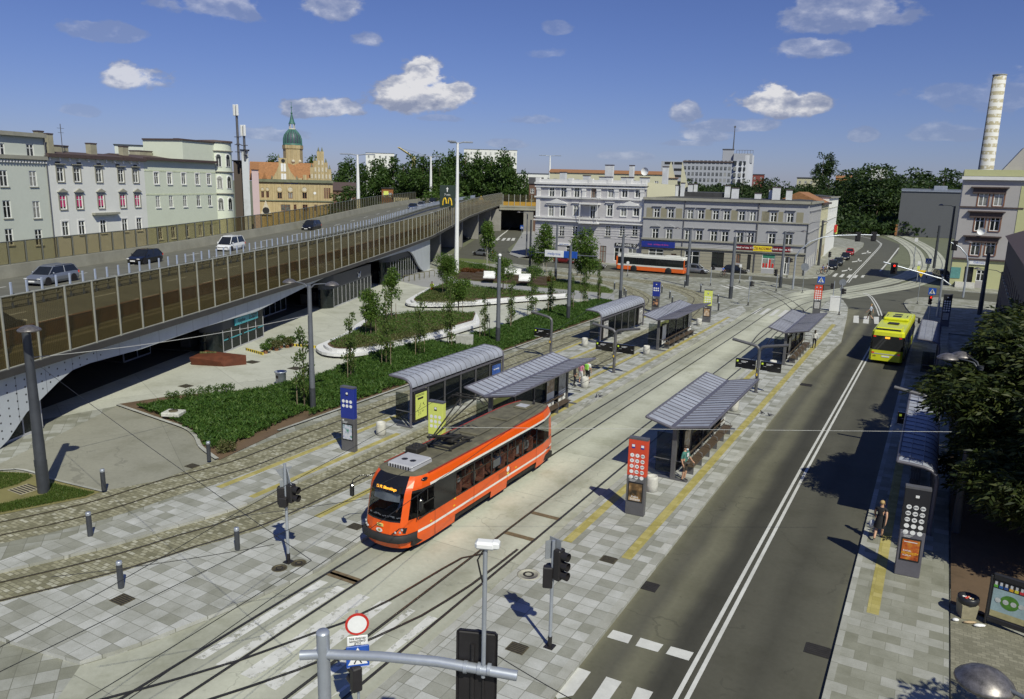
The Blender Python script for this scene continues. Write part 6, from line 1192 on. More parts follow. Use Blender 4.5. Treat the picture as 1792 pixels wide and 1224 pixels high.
# under-viaduct shops
M_SHOPG = glass('shop front glass', (.42, .48, .46), .42, (.03, .04, .04)); M_SHOPD = pm('dark shop fascia', (.06, .065, .075), .5, 0, 1., .08); M_SHOPIN = pm('shop interior', (.10, .09, .08), .8, 0, 1., .3); M_CYAN = pm('turquoise sign', (.06, .36, .42), .4); M_TILEW = pm('shop column', (.30, .31, .31), .5)
def shop(label, sa, sb, ztop, band, curved=True, depth=11.):
    p = base3(sa, 0, -.5); t = thing('shop_pavilion', label, 'shop', (p[0], p[1], 0), math.atan2(DV.y, DV.x)); L = sb-sa; h = ztop-band   # local x along, +y into the viaduct
    b = MB(); b.box(0, .05, 0, L, depth, .08); b.box(0, .06, h, L, depth, ztop+.4); b.box(L-.15, .2, .08, L, depth, h); b.box(.2, depth-.2, .08, L, depth, h); [b.bbox(1+i*2.2, 3.5, .08, 2.2+i*2.2, 4.4, 1.2, .05) for i in range(int(L/2.4))]; b.build('interior', M_SHOPIN, t)
    b = MB(); b.box(0, 0, h, L, .06, ztop+.4); b.build('sign_band', M_SHOPD, t)
    k = int(L/1.25)
    for i in range(k):
        x0, x1 = L*i/k+.04, L*(i+1)/k-.04; MB().box(x0, .02, .12, x1, .04, h-.03).build('pane', M_SHOPG, t)
    b = MB(); [b.box(L*i/k-.04, -.01, .08, L*i/k+.04, .06, h) for i in range(k+1)]; b.box(0, -.01, .0, L, .06, .12); b.build('mullions', M_CASE, t)
    if curved: b = MB(); r = 1.3; b.M = Matrix.Translation((0, r, 0)); b.add([(r*math.cos(a)*-1+0, -r*math.sin(a), z) for z in (.1, h) for a in [PI/2*(1-i/8) for i in range(9)]], [(i+1, i, 9+i, 9+i+1) for i in range(8)], 0, True); b.add([(-r*.99*math.cos(a), -r*.99*math.sin(a), z) for z in (h, ztop+.4) for a in [PI/2*(1-i/8) for i in range(9)]], [(i+1, i, 9+i, 9+i+1) for i in range(8)], 1, True); b.build('curved_corner', [M_SHOPG, M_SHOPD], t); MB().lathe([(.32, .08), (.32, h)], 14, (.15, 1.2, 0)).build('column', M_TILEW, t)
    return t, L, h
SV = lambda px, py: PL(px, py, PV, DV)[0]
t, L, h = shop('glazed ice cream shop with a turquoise sign under the viaduct', SV(402, 622), SV(471, 596), 2.75, .85)
k = MB().bbox(1.9, -.14, h+.04, L-1.2, -.02, h+.66, .02).build('sign', M_CYAN, t); text('lettering', 'LODY', .56, M_BLK, k, (L-2.15, -.15, h+.4), bold=.012); text('lettering', 'Gryfne', .44, M_BLK, k, (3.0, -.15, h+.37)); MB().lathe([(0, 0), (.38, 0), (.38, .05), (0, .05)], 18, (L-.65, -.08, h+.42), 0, False, 'y').build('round_sign', M_BLACK, t)
b = MB(); b.box(.1, -.02, 1.0, L, -.012, 1.1); b.build('glass_stripe', M_CYAN, t); b = MB(); [b.disc((x, -.025, 1.05), .2, n=14) for x in (1.0, 3.3, 5.9)]; b.build('glass_sticker', M_BLACK, t)
t, L, h = shop('dark glazed shop with a white figure emblem in the middle under the viaduct', SV(592, 535), SV(656, 510), 3.25, 1.1); b = MB(); y = -.06; [b.tube(q, .05, 5) for q in ([(L*.62, y, h+.75), (L*.62+.35, y, h+.7), (L*.62+.75, y, h+.78), (L*.62+.9, y, h+1.0)], [(L*.62+.05, y, h+.7), (L*.62-.1, y, h+.35)], [(L*.62+.35, y, h+.7), (L*.62+.25, y, h+.3)], [(L*.62+.7, y, h+.72), (L*.62+.8, y, h+.35)], [(L*.62, y, h+.75), (L*.62-.2, y, h+.95)])]; b.build('emblem', M_WHITE, t)
t, L, h = shop('glazed pavilion beside the curved end of the pale fascia', SV(690, 495), SV(735, 478), 3.6, .5)
t, L, h = shop('dark glazed front in the shade at the near end of the viaduct', 11.5, SV(90, 760), 3.1, .4, False)
t, L, h = shop('dark recessed shop deep in the shade right of the near viaduct arch', SV(300, 668)+3.5, SV(395, 627)-.8, 3.3, .5, False); t.location = Vector(t.location)+Vector((DV.y, -DV.x, 0))*-5.5
t, L, h = shop('dark recessed shop window left of the emblem shop', SV(478, 590)+2, SV(585, 539)-1.4, 3.3, .5, False); t.location = Vector(t.location)+Vector((DV.y, -DV.x, 0))*-4.5
# ------------------------------------------------------------------ buildings
M_WINF = pm('white window frame', (.74, .74, .72), .4); M_PANE = pane_mat('house pane'); M_CURT = pm('magenta curtain', (.5, .03, .14), .7, 0, 6., .3); M_BRNW = pm('brown window frame', (.20, .09, .05), .6); M_TRIM = pm('stone trim', (.30, .29, .24), .7, 0, 1., .12); M_WTRIM = pm('white stucco trim', (.72, .71, .70), .7, 0, 1., .05, dirt=.08); M_DKTRIM = pm('dark cornice', (.08, .055, .05), .7)
_WIN = {}
def window_mesh(w, h, style, fm, tm):
    key = (round(w, 2), round(h, 2), style, fm.name, tm.name)
    if key in _WIN: return _WIN[key]
    b = MB(); f = .11
    b.box(-w/2, .06, 0, w/2, .13, f); b.box(-w/2, .06, h-f, w/2, .13, h); b.box(-w/2, .06, f, -w/2+f, .13, h-f); b.box(w/2-f, .06, f, w/2, .13, h-f); b.box(-f*.6, .062, f, f*.6, .128, h-f); b.box(-w/2+f, .064, h*.66-.04, w/2-f, .126, h*.66+.04)
    if 'sill' in style: b.box(-w/2-.12, -.12, -.12, w/2+.12, .06, -.002, 1)
    if 'sur' in style: b.box(-w/2-.2, -.05, 0, -w/2-.002, .02, h+.18, 1); b.box(w/2+.002, -.05, 0, w/2+.2, .02, h+.18, 1); b.box(-w/2, -.05, h+.002, w/2, .02, h+.18, 1)
    if 'hood' in style: b.box(-w/2-.32, -.28, h+.34, w/2+.32, .0, h+.46, 1); b.box(-w/2-.25, -.14, h+.24, w/2+.25, .0, h+.34, 1)
    if 'ped' in style: b.add([(-w/2-.35, -.25, h+.36), (w/2+.35, -.25, h+.36), (0, -.25, h+.85), (-w/2-.35, 0, h+.36), (w/2+.35, 0, h+.36), (0, 0, h+.85)], [(0, 1, 2), (0, 2, 5, 3), (2, 1, 4, 5), (1, 0, 3, 4)], 1)
    p = MB(); p.quad((-w/2+f, .1, f), (w/2-f, .1, f), (w/2-f, .1, h-f), (-w/2+f, .1, h-f))
    _WIN[key] = (b.mesh('window', [fm, tm]), p.mesh('pane', M_PANE)); return _WIN[key]
def building(name, label, P, D, L, H, depth, wall, wins, roofm, cat='tenement', extra=None, z0=0., roofz=.0, bands=(), sides=None):
    """wins: (s, z, w, h, style, frame, trim) on the front. local x along the front, +y into the house"""
    t = thing(name, label, cat, (P[0], P[1], z0), math.atan2(D[1], D[0])); b = MB()
    holes = [(s-w/2, z, s+w/2, z+h) for s, z, w, h, *_ in wins]; hs = sorted({0., L, *[a for q in holes for a in (q[0], q[2])]}); vs = sorted({0., H, *[a for q in holes for a in (q[1], q[3])]})
    zb_ = sorted(bands); 
    for i in range(len(hs)-1):
        for j in range(len(vs)-1):
            x, z = (hs[i]+hs[i+1])/2, (vs[j]+vs[j+1])/2
            if hs[i+1]-hs[i] < 1e-4 or vs[j+1]-vs[j] < 1e-4: continue
            if not any(q[0] < x < q[2] and q[1] < z < q[3] for q in holes): b.quad((hs[i], 0, vs[j]), (hs[i+1], 0, vs[j]), (hs[i+1], 0, vs[j+1]), (hs[i], 0, vs[j+1]))
    for x0, z_, x1, z1 in holes: b.add([(x0, 0, z_), (x1, 0, z_), (x1, 0, z1), (x0, 0, z1), (x0, .2, z_), (x1, .2, z_), (x1, .2, z1), (x0, .2, z1)], [(0, 4, 5, 1), (1, 5, 6, 2), (2, 6, 7, 3), (3, 7, 4, 0), (4, 7, 6, 5)])
    b.quad((0, 0, 0), (0, 0, H), (0, depth, H), (0, depth, 0)); b.quad((L, 0, 0), (L, depth, 0), (L, depth, H), (L, 0, H)); b.quad((0, depth, 0), (0, depth, H), (L, depth, H), (L, depth, 0))
    b.build('wall', wall, t)
    r = MB(); r.add([(-.25, -.35, H), (L+.25, -.35, H), (L+.25, depth*.5, H+roofz), (-.25, depth*.5, H+roofz), (L+.25, depth, H), (-.25, depth, H)], [(0, 1, 2, 3), (3, 2, 4, 5), (1, 4, 2), (0, 3, 5), (0, 5, 4, 1)]); t['_r'] = 0; rf = r.build('roof', roofm, t); del t['_r']
    for s, z, w, h, style, fm, tm in wins:
        me, pn = window_mesh(w, h, style, fm, tm); o = link('window', me, t, (s, 0, z)); link('pane', pn, o)
        if 'curt' in style: MB().quad((-w/2+.1, .094, h*.2), (-.1, .094, h*.15), (-.08, .094, h*.62), (-w/2+.1, .094, h*.62)).quad((.1, .094, h*.15), (w/2-.1, .094, h*.2), (w/2-.1, .094, h*.62), (.08, .094, h*.62)).quad((-w/2+.1, .094, h*.7), (w/2-.1, .094, h*.7), (w/2-.1, .094, h*.92), (-w/2+.1, .094, h*.92)).build('curtain', M_CURT, o)
    return t, rf
def part(t, name, mat, fn): b = MB(); fn(b); return b.build(name, mat, t)
def parts(t, name, mat, fn):
    b = MB(); fn(b); o = None
    for k in islands(b): o = k.build(name, mat, t)
    return o
def chimneys(rf, lst, mat, z):   # (x, y, w, d, h)
    for x, y, w, d, h in lst: b = MB(); b.box(x-w/2, y-d/2, z-1, x+w/2, y+d/2, z+h, 0); b.box(x-w/2-.06, y-d/2-.06, z+h, x+w/2+.06, y+d/2+.06, z+h+.15, 1); b.build('chimney', [mat, M_DKTRIM], rf)
def stucco(name, c, dirt=.12): return pm(name, c, .85, 0, .35, .05, dirt=dirt)
W_LILAC = stucco('lilac white stucco', (.50, .485, .50)); W_GREYB = stucco('grey stucco', (.355, .355, .37)); W_OCHRE = stucco('ochre panel', (.26, .24, .17)); W_STONE = stucco('tan rustication', (.31, .29, .225)); W_PALE = stucco('pale grey stucco', (.56, .59, .53)); W_WHITE2 = stucco('white stucco', (.73, .73, .70)); W_GREEN = stucco('pale green stucco', (.64, .68, .56)); W_CREAM = stucco('cream stucco', (.52, .5, .36)); W_TAN = stucco('lilac tan stucco', (.41, .39, .385)); W_YEL = stucco('pale yellow stucco', (.50, .50, .27))
M_FELT = pm('roofing felt', (.05, .05, .052), .85, 0, 1., .2); M_CHIM = pm('white chimney', (.66, .67, .68), .7, 0, 1., .1, dirt=.2); M_CHIMT = pm('tan chimney', (.33, .31, .22), .8, 0, 1., .15); M_TILE = pm('orange roof tile', (.30, .14, .055), .75, 0, 2., .22)
# white house facing the square
P, D = (-69.7, 134.7), (1., 0.); Q = lambda px, py: PL(px, py, P, D); cr = lambda x, y: Q(930+x/6.444, 290+y/6.444)
WW = []
for x in (228, 360, 510, 893, 1050, 1200): s, z = cr(x, 362); WW.append((s, z, 1.1, 1.95, 'sur sill', M_WINF, M_WTRIM))
for x in (220, 350, 500, 880, 1037, 1180): s, z = cr(x, 572); WW.append((s, z, 1.1, 2.1, 'sur sill hood' if x in (500, 880) else 'sur sill', M_WINF, M_WTRIM))
for x in (210, 340, 487, 860, 1020, 1163): s, z = cr(x, 800); WW.append((s, z, 1.1, 2.0, 'sill', M_WINF, M_TRIM))
s, z = cr(700, 385); WW.append((s, z, 1.0, 2.5, 'sur', M_BRNW, M_WTRIM)); s2, z2 = cr(688, 600); WW.append((s2, z2, 1.0, 2.4, 'sur', M_WINF, M_WTRIM))
for x, w in ((232, 1.3), (430, 1.6), (985, 1.9), (1135, 1.7)): s, _ = cr(x, 1000); WW.append((s, .6, w, 2.5, '', M_WINF, M_TRIM))
s, _ = cr(805, 1000); WW.append((s, .15, 1.25, 3.1, '', M_BRNW, M_TRIM)); s, _ = cr(640, 1000); WW.append((s, .15, 1.3, 2.9, '', M_BRNW, M_TRIM))
t, rf = building('apartment_house', 'ornate white and lilac four storey house with balconies facing the square', P, D, 22.2, 14.3, 13, W_LILAC, WW, M_FELT, roofz=.3)
zc = lambda y: cr(650, y)[1]
for zz, d, h in ((14.3, .5, .35), (13.75, .3, .3), (zc(378), .35, .3), (zc(610), .3, .28), (zc(645), .45, .25)): part(t, 'cornice', M_WTRIM, lambda b: b.box(-.2, -d, zz, 22.4, .0, zz+h))
part(t, 'parapet', M_WTRIM, lambda b: [b.box(-.1, -.2, 14.66, 22.3, .3, 15.25)]+[b.box(x-.45, -.3, 14.68, x+.45, .35, 15.5) for x in (.4, 7.3, 11.4, 15.2, 19, 21.8)])
for x in (.55, 7.0, 10.1, 13.1, 16.6, 21.5): part(t, 'pilaster', M_WTRIM, lambda b: b.box(x-.35, -.16, zc(375), x+.35, 0, 13.7).box(x-.45, -.22, 13.2, x+.45, 0, 13.7))
for x in (.5, 21.6): part(t, 'pilaster', M_WTRIM, lambda b: b.box(x-.4, -.14, zc(600), x+.4, 0, zc(380)))
for x in (cr(285, 500)[0], cr(1110, 500)[0]): part(t, 'pediment', M_WTRIM, lambda b: b.add([(x-2.3, -.4, zc(440)), (x+2.3, -.4, zc(440)), (x, -.4, zc(385)), (x-2.3, 0, zc(440)), (x+2.3, 0, zc(440)), (x, 0, zc(385))], [(0, 1, 2), (0, 2, 5, 3), (2, 1, 4, 5), (1, 0, 3, 4)]).box(x-2.2, -.25, zc(460), x+2.2, 0, zc(442)))
for zz in (zc(425), zc(640)):
    s = cr(672, 500)[0]; k = part(t, 'balcony', M_WTRIM, lambda b: b.box(s-1.9, -1.3, zz-.22, s+1.9, 0, zz)); part(k, 'railing', M_STEEL, lambda b: [b.tube([(s-1.85+i*.24, -1.25, zz), (s-1.85+i*.24, -1.25, zz+1.0)], .022, 4) for i in range(16)]+[b.tube([(s-1.85, -1.25, zz+1.), (s+1.85, -1.25, zz+1.)], .035, 4), b.tube([(s-1.85, 0, zz+1.), (s-1.85, -1.25, zz+1.)], .035, 4), b.tube([(s+1.85, 0, zz+1.), (s+1.85, -1.25, zz+1.)], .035, 4)])
s = cr(672, 500)[0]; parts(t, 'balcony_column', M_WTRIM, lambda b: [b.tube([(s+o, -1.2, zc(640)), (s+o, -1.2, zc(430))], .06, 6) for o in (-1.75, 1.75)])
part(t, 'rustication', M_WTRIM, lambda b: [b.box(.1, -.05, z_, 22.1, -.0, z_+.05) for z_ in [zc(668+i*28) for i in range(6)]])
k = part(t, 'shop_sign', M_BLK, lambda b: b.bbox(*(lambda a, c: (a[0], -.15, c[1], c[0], -.01, a[1]))(cr(945, 870), cr(1190, 922)), .02)); a_, c_ = cr(945, 870), cr(1190, 922); text('lettering', 'Pod Beczką', .62, M_WHITE, k, ((a_[0]+c_[0])/2-.35, -.16, (a_[1]+c_[1])/2), bold=.012); part(k, 'barrel_mark', M_WHITE, lambda b: b.lathe([(.27, 0), (.32, 0)], 16, (c_[0]-.45, -.158, (a_[1]+c_[1])/2), 0, False, 'y').lathe([(.0, 0), (.14, 0)], 10, (c_[0]-.45, -.158, (a_[1]+c_[1])/2), 0, False, 'y'))
a_, c_ = cr(300, 870), cr(440, 905); k = part(t, 'shop_sign', M_WHITE, lambda b: b.bbox(a_[0], -.15, c_[1], c_[0], -.01, a_[1], .02)); text('lettering', 'optyk studio', .4, M_BSIGN, k, ((a_[0]+c_[0])/2, -.16, (a_[1]+c_[1])/2))
chimneys(rf, [(2.8, 6, 1.2, .8, 2.0), (9.2, 3, 1.3, .7, 1.4), (12.2, 4, 1.5, .7, 1.2), (13.9, 3, .9, .7, 1.2), (16.4, 4, 1.1, .7, 1.2), (18.1, 3, .9, .7, 1.2), (20.4, 4, 1.7, .7, 1.2), (10.5, 11, 1.6, .8, 3.6), (14.8, 12, .8, .8, 3.6), (22.0, 11, 1., .8, 3.4)], M_CHIM, 14.6)
part(rf, 'satellite_dish', M_WHITE, lambda b: b.lathe([(0, 0), (.5, -.08), (.75, -.25)], 14, (18.6, 9, 17.1), 0, True, 'y'))
# party wall house behind with steep gable and grey tenement
part(t, 'party_wall', W_CREAM, lambda b: b.add([(22.2, .3, 12.3), (22.2, 0.3, 14.9), (22.2, 13, 13.0), (22.2, 13, 12.0)], [(0, 1, 2, 3)]).add([(22.25, .4, 12), (28.2, 9, 12), (28.2, 9, 14.4), (22.25, .4, 15.0)], [(0, 1, 2, 3)]))
P = (-47.5, 134.1); D = Vector((27.6, 3.2, 0)).normalized(); LG = 27.8; Q = lambda px, py: PL(px, py, P, D); c3 = lambda x, y: Q(900+x/3.982, 220+y/3.982); c4 = lambda x, y: Q(1300+x/3.6, 220+y/3.6); c5 = lambda x, y: Q(1100+x/5.97, 400+y/5.97)
GW = []; z1 = c3(993, 642)[1]; z2 = c3(983, 797)[1]
row1 = [c3(x, 610)[0] for x in (993, 1092, 1228, 1303, 1405, 1482, 1588, 1663)]+[c4(x, 570)[0] for x in (65, 195, 300)]; row2 = [c3(x, 750)[0] for x in (983, 1080, 1212, 1290, 1392, 1470, 1575, 1648)]+[c4(x, 710)[0] for x in (50, 183, 290)]
for i, s in enumerate(row1): GW.append((s, z1, 1.05, 1.65, 'sur hood', M_WINF, W_GREYB))
for i, s in enumerate(row2): GW.append((s, z2, 1.15, 2.05, 'sur sill '+('ped' if i in (0, 1, 9, 10) else 'hood'), M_WINF, W_GREYB))
for x0, x1, y0, y1, fm in ((205, 365, 215, 320, M_WINF), (440, 500, 265, 320, M_BRNW), (580, 745, 240, 375, M_WINF), (860, 1000, 255, 405, M_BLACK), (1120, 1172, 270, 360, M_BRNW), (1230, 1282, 275, 430, M_BLACK), (1385, 1535, 270, 418, M_WINF), (1612, 1690, 300, 485, M_WINF)):
    a_, c_ = c5(x0, y1), c5(x1, y0); zz = max(.16, a_[1]); GW.append(((a_[0]+c_[0])/2, zz, c_[0]-a_[0], c_[1]-zz, '', fm, W_STONE))
t, rf = building('apartment_house', 'long grey three storey tenement with shop signs at the street corner', P, D, LG, 12.3, 12, W_GREYB, GW, M_FELT, roofz=.4)
zb1 = c3(1300, 810)[1]; zs = c5(900, 225)[1]
part(t, 'stone_base', W_STONE, lambda b: [b.quad((x0, -.03, .0), (x1, -.03, .0), (x1, -.03, zs), (x0, -.03, zs)) for x0, x1 in zip([0]+sorted(q[0]+q[2]/2 for q in GW[22:]), sorted(q[0]-q[2]/2 for q in GW[22:])+[LG])]+[b.quad((q[0]-q[2]/2, -.03, q[1]+q[3]), (q[0]+q[2]/2, -.03, q[1]+q[3]), (q[0]+q[2]/2, -.03, zs), (q[0]-q[2]/2, -.03, zs)) for q in GW[22:]])
part(t, 'stone_joints', M_TRIM, lambda b: [b.box(x0+.02, -.06, z_, x1-.02, -.032, z_+.06) for z_ in (.6, 1.2, 1.8, 2.4, 3.0) for x0, x1 in zip([0]+sorted(q[0]+q[2]/2 for q in GW[22:]), sorted(q[0]-q[2]/2 for q in GW[22:])+[LG])])
for zz, d, h, m_ in ((12.0, .45, .45, M_TRIM), (c3(1300, 660)[1], .22, .22, M_TRIM), (zb1, .25, .3, M_TRIM), (zs, .3, .25, M_TRIM)): part(t, 'cornice', m_, lambda b: b.box(-.1, -d, zz, LG+.15, -.001, zz+h))
for x, w in [(c3(x, 610)[0], 1.1) for x in (942, 1042, 1148, 1352, 1535, 1750)]+[(c4(x, 570)[0], 1.1) for x in (150, 232, 360)]: part(t, 'ochre_panel', W_OCHRE, lambda b: b.box(x-w/2, -.02, z1-.1, x+w/2, -.002, z1+1.75))
for nm, x0, x1, y0, y1, m_, s_, sz, tm in (('shop_sign', 137, 490, 147, 190, M_BLUE, '2 min   od sklepu do domu', .34, M_PINKT if 0 else pm('magenta letter', (.5, .06, .3), .5)), ('shop_sign', 1132, 1296, 180, 218, pm('dark red sign', (.16, .008, .012), .4), 'odzież męska XXL', .42, M_WHITE), ('shop_sign', 1300, 1502, 190, 234, pm('yellow sign', (.75, .58, .03), .4), 'DUŻE ROZMIARY', .55, pm('dark red sign', (.16, .008, .012), .4)), ('shop_sign', 1508, 1696, 200, 240, pm('dark red sign', (.16, .008, .012), .4), 'odzież damska XXL', .44, M_WHITE)):
    a_, c_ = c5(x0, y1), c5(x1, y0); k = part(t, nm, m_, lambda b: b.bbox(a_[0], -.36, a_[1], c_[0], -.26, c_[1], .02)); text('lettering', s_, sz, tm, k, ((a_[0]+c_[0])/2, -.37, (a_[1]+c_[1])/2), bold=.008)
q = GW[28]; parts(t, 'display_piece', M_RSIGN, lambda b: [b.bbox(q[0]-.9+i*.5, .06, q[1]+.2, q[0]-.6+i*.5, .09, q[1]+(.9 if i != 2 else 1.6), .01) for i in range(5)]); part(t, 'shop_blind', pm('green blind', (.04, .2, .12), .6), lambda b: b.box(q[0]-q[2]/2+.1, .05, q[1]+q[3]*.72, q[0]+q[2]/2-.1, .09, q[1]+q[3]-.1))
for x in (c3(1190, 560)[0], c3(1705, 560)[0], c4(105, 500)[0]): part(t, 'downpipe', M_STEEL, lambda b: b.tube([(x, -.12, 12), (x, -.12, .2)], .07, 6))
chimneys(rf, [(4.6, 6, .5, .7, 2.0), (5.6, 6, .7, .7, 2.4), (6.8, 7, .8, .7, 2.2), (7.6, 8, .6, .7, 2.3), (13.6, 6, .9, .8, 2.1), (15.2, 4, 1.2, .6, 1.7), (21.2, 5, .8, .6, 1.6), (22.1, 4, 1.3, .7, 2.0), (24.2, 4, 1.0, .6, 1.6), (19., 5, 1.1, .7, .9)], M_CHIM, 12.6)
part(rf, 'rooflight_gable', M_FELT, lambda b: b.add([(.3, 6, 12.6), (13, 6, 12.6), (13, 11, 13.6), (.3, 11, 13.6), (.3, 6, 13.6), (13, 6, 13.4)], [(0, 1, 5, 4), (4, 5, 2, 3)]))
# side wall along the side street
E0 = Vector((P[0], P[1], 0))+D*LG; E1 = Vector((-21.4, 163, 0)); ds = (E1-E0).normalized(); Ls = (E1-E0).length
SW = [(2.2+i*2.6, z_, 1.05, h_, 'sur hood', M_WINF, W_GREYB) for i in range(9) for z_, h_ in ((z1, 1.6), (z2, 2.0))]+[(3+i*4.2, .5, 1.8, 2.3, '', M_WINF, W_STONE) for i in range(5)]
t2, rf2 = building('apartment_house', 'side wing of the grey tenement along the side street with parked cars', tuple(E0)[:2], tuple(ds)[:2], Ls, 12.3, 8, W_GREYB, SW, M_FELT, roofz=.3); part(t2, 'cornice', M_TRIM, lambda b: b.box(0, -.4, 12, Ls, 0, 12.4).box(0, -.2, zb1, Ls, 0, zb1+.3))
E2 = E1+ds*20; YW = [(1.5+i*2.4, z_, 1.0, 1.9, 'sur hood', M_WINF, W_CREAM) for i in range(8) for z_ in (5.3, 8.6)]+[(2+i*4, .5, 2., 2.4, '', M_BRNW, W_CREAM) for i in range(5)]
t2, _ = building('apartment_house', 'ornate cream house behind the grey tenement on the side street', tuple(E1)[:2], tuple(ds)[:2], 20, 11.8, 9, W_CREAM, YW, M_TILE, roofz=2.2); part(t2, 'cornice', M_DKTRIM, lambda b: b.box(0, -.6, 11.6, 20, 0, 11.95))
t2, _ = building('apartment_house', 'pale blue white house at the bend of the side street', tuple(E2)[:2], tuple(ds)[:2], 34, 13, 9, W_WHITE2, [(2+i*2.8, z_, 1.0, 1.7, 'sill', M_WINF, M_TRIM) for i in range(12) for z_ in (5., 8., 10.6)], M_FELT, roofz=.4); part(t2, 'cornice', M_TRIM, lambda b: b.box(0, -.4, 12.8, 34, 0, 13.1)); part(t2, 'shop_sign', M_RSIGN, lambda b: b.box(28, -.6, 4.2, 31, -.1, 6)); part(t2, 'shop_sign', M_YELL, lambda b: b.box(31.2, -.6, 3.6, 33.8, -.1, 5.5))
# tan tenement at right
P, D = (1.8, 138.2), (1., 0.); Q = lambda px, py: PL(px, py, P, D); c4 = lambda x, y: Q(1300+x/3.6, 220+y/3.6); TW = []
for xs, y in (((1508, 1605), 508), ((1485, 1580), 665), ((1458, 1552), 818)):
    for x in xs: s, z = c4(x, y); TW.append((s, z, 1.25, 2.3, 'sur sill', M_WINF if y != 665 else M_WINF, M_BRNW))
xs2 = [Q(1782, 360)[0]]; s, _ = c4(1422, 930); TW.append((s, .9, 1.2, 2.4, '', M_BLACK, W_YEL)); s, _ = c4(1500, 930); TW.append((s, 1.2, 1.2, 1.7, '', M_WINF, W_YEL))
t, rf = building('apartment_house', 'tall lilac tan tenement with brown window surrounds and a pale yellow ground floor', P, D, 22, 16.9, 13, W_TAN, TW, M_FELT, roofz=.2)
zg = c4(1500, 850)[1]; gl = TW[6:]; xs_ = sorted(gl, key=lambda q: q[0])
part(t, 'ground_floor', W_YEL, lambda b: [b.quad((x0, -.03, 0), (x1, -.03, 0), (x1, -.03, zg), (x0, -.03, zg)) for x0, x1 in zip([0]+[q[0]+q[2]/2 for q in xs_], [q[0]-q[2]/2 for q in xs_]+[22])]+[b.quad((q[0]-q[2]/2, -.03, q[1]+q[3]), (q[0]+q[2]/2, -.03, q[1]+q[3]), (q[0]+q[2]/2, -.03, zg), (q[0]-q[2]/2, -.03, zg)) for q in xs_])
part(t, 'side_strip', W_YEL, lambda b: b.box(c4(1722, 600)[0], -.06, zg, 22, -.002, 15.6)); part(t, 'attic', W_YEL, lambda b: b.box(-.1, -.2, 16.95, 22.1, 12, 17.9)); part(t, 'cornice', M_WTRIM, lambda b: b.box(-.3, -.45, 16.4, 22.3, -.001, 16.9)); part(t, 'cornice', M_DKTRIM, lambda b: b.box(-.1, -.3, zg, 22, -.031, zg+.25).box(-.1, -.15, c4(1500, 515)[1]-.1, 8.2, -.001, c4(1500, 515)[1]+.1))
for y, xa, xb in ((392, 1440, 1680), (543, 1418, 1655), (697, 1390, 1630)): part(t, 'window_canopy', M_DKTRIM, lambda b: b.box(c4(xa, y)[0], -.6, c4(xa, y)[1], c4(xb, y)[0], -.001, c4(xa, y)[1]+.18).box(c4(xa, y)[0]+.3, -.25, c4(xa, y+35)[1], c4(xb, y)[0]-.3, -.001, c4(xa, y)[1]))
part(t, 'poster', pm('teal poster', (.12, .3, .28), .4), lambda b: b.box(c4(1308, 930)[0], -.1, 1.4, c4(1370, 930)[0], -.032, 3.1)); k = part(t, 'shop_sign', M_WHITE, lambda b: b.box(c4(1425, 870)[0], -.2, 3.7, c4(1550, 870)[0], -.035, 4.35)); text('lettering', 'Gabinety', .42, M_BSIGN, k, (c4(1487, 870)[0], -.21, 4.02)); parts(t, 'step', M_CONCB, lambda b: [b.box(c4(1345, 930)[0], -.5-.35*(3-i), PZ, c4(1470, 930)[0], -.031, PZ+.2*(i+1)) for i in range(4)]); part(rf, 'chimney', M_TILE, lambda b: b.box(9, 4, 17.9, 11, 5, 19.6)); part(t, 'satellite_dish', M_WHITE, lambda b: b.lathe([(0, 0), (.4, -.05), (.55, -.2)], 14, (c4(1500, 665)[0], -.6, c4(1500, 665)[1]), 0, True, 'y'))
part(rf, 'roof_gable', W_TAN, lambda b: b.add([(5, 6, 17.9), (17, 6, 17.9), (14.5, 6, 21.5), (7.5, 6, 21.5), (5, 12, 17.9), (17, 12, 17.9), (14.5, 12, 21.5), (7.5, 12, 21.5)], [(0, 1, 2, 3), (1, 5, 6, 2), (3, 2, 6, 7), (0, 3, 7, 4)]))
# dark pharmacy building at the right edge
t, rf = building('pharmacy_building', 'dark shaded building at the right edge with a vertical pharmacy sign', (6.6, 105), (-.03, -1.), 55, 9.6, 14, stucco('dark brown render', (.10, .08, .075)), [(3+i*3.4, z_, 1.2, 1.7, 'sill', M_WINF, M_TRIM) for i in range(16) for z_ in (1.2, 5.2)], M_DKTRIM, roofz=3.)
# pharmacy sign
d = ray(1785, 532); k_ = 6.05/d.x; c = d*k_; yy = c.y; zt_ = TOPZ(1785, 503, 6.05, yy); zb_ = TOPZ(1785, 578, 6.05, yy)
t = thing('shop_sign', 'vertical grey pharmacy sign board with stacked letters at the right edge', 'shop sign', (6.05, yy, 0)); MB().bbox(-.4, -.1, zb_, .45, .1, zt_, .03).build('board', pm('sign board grey', (.16, .19, .2), .5), t)
for i, ch in enumerate('APTEKA'): text('letter', ch, .62, M_LGREY, t, (.02, -.11, zt_-.5-i*(zt_-zb_-.3)/6))
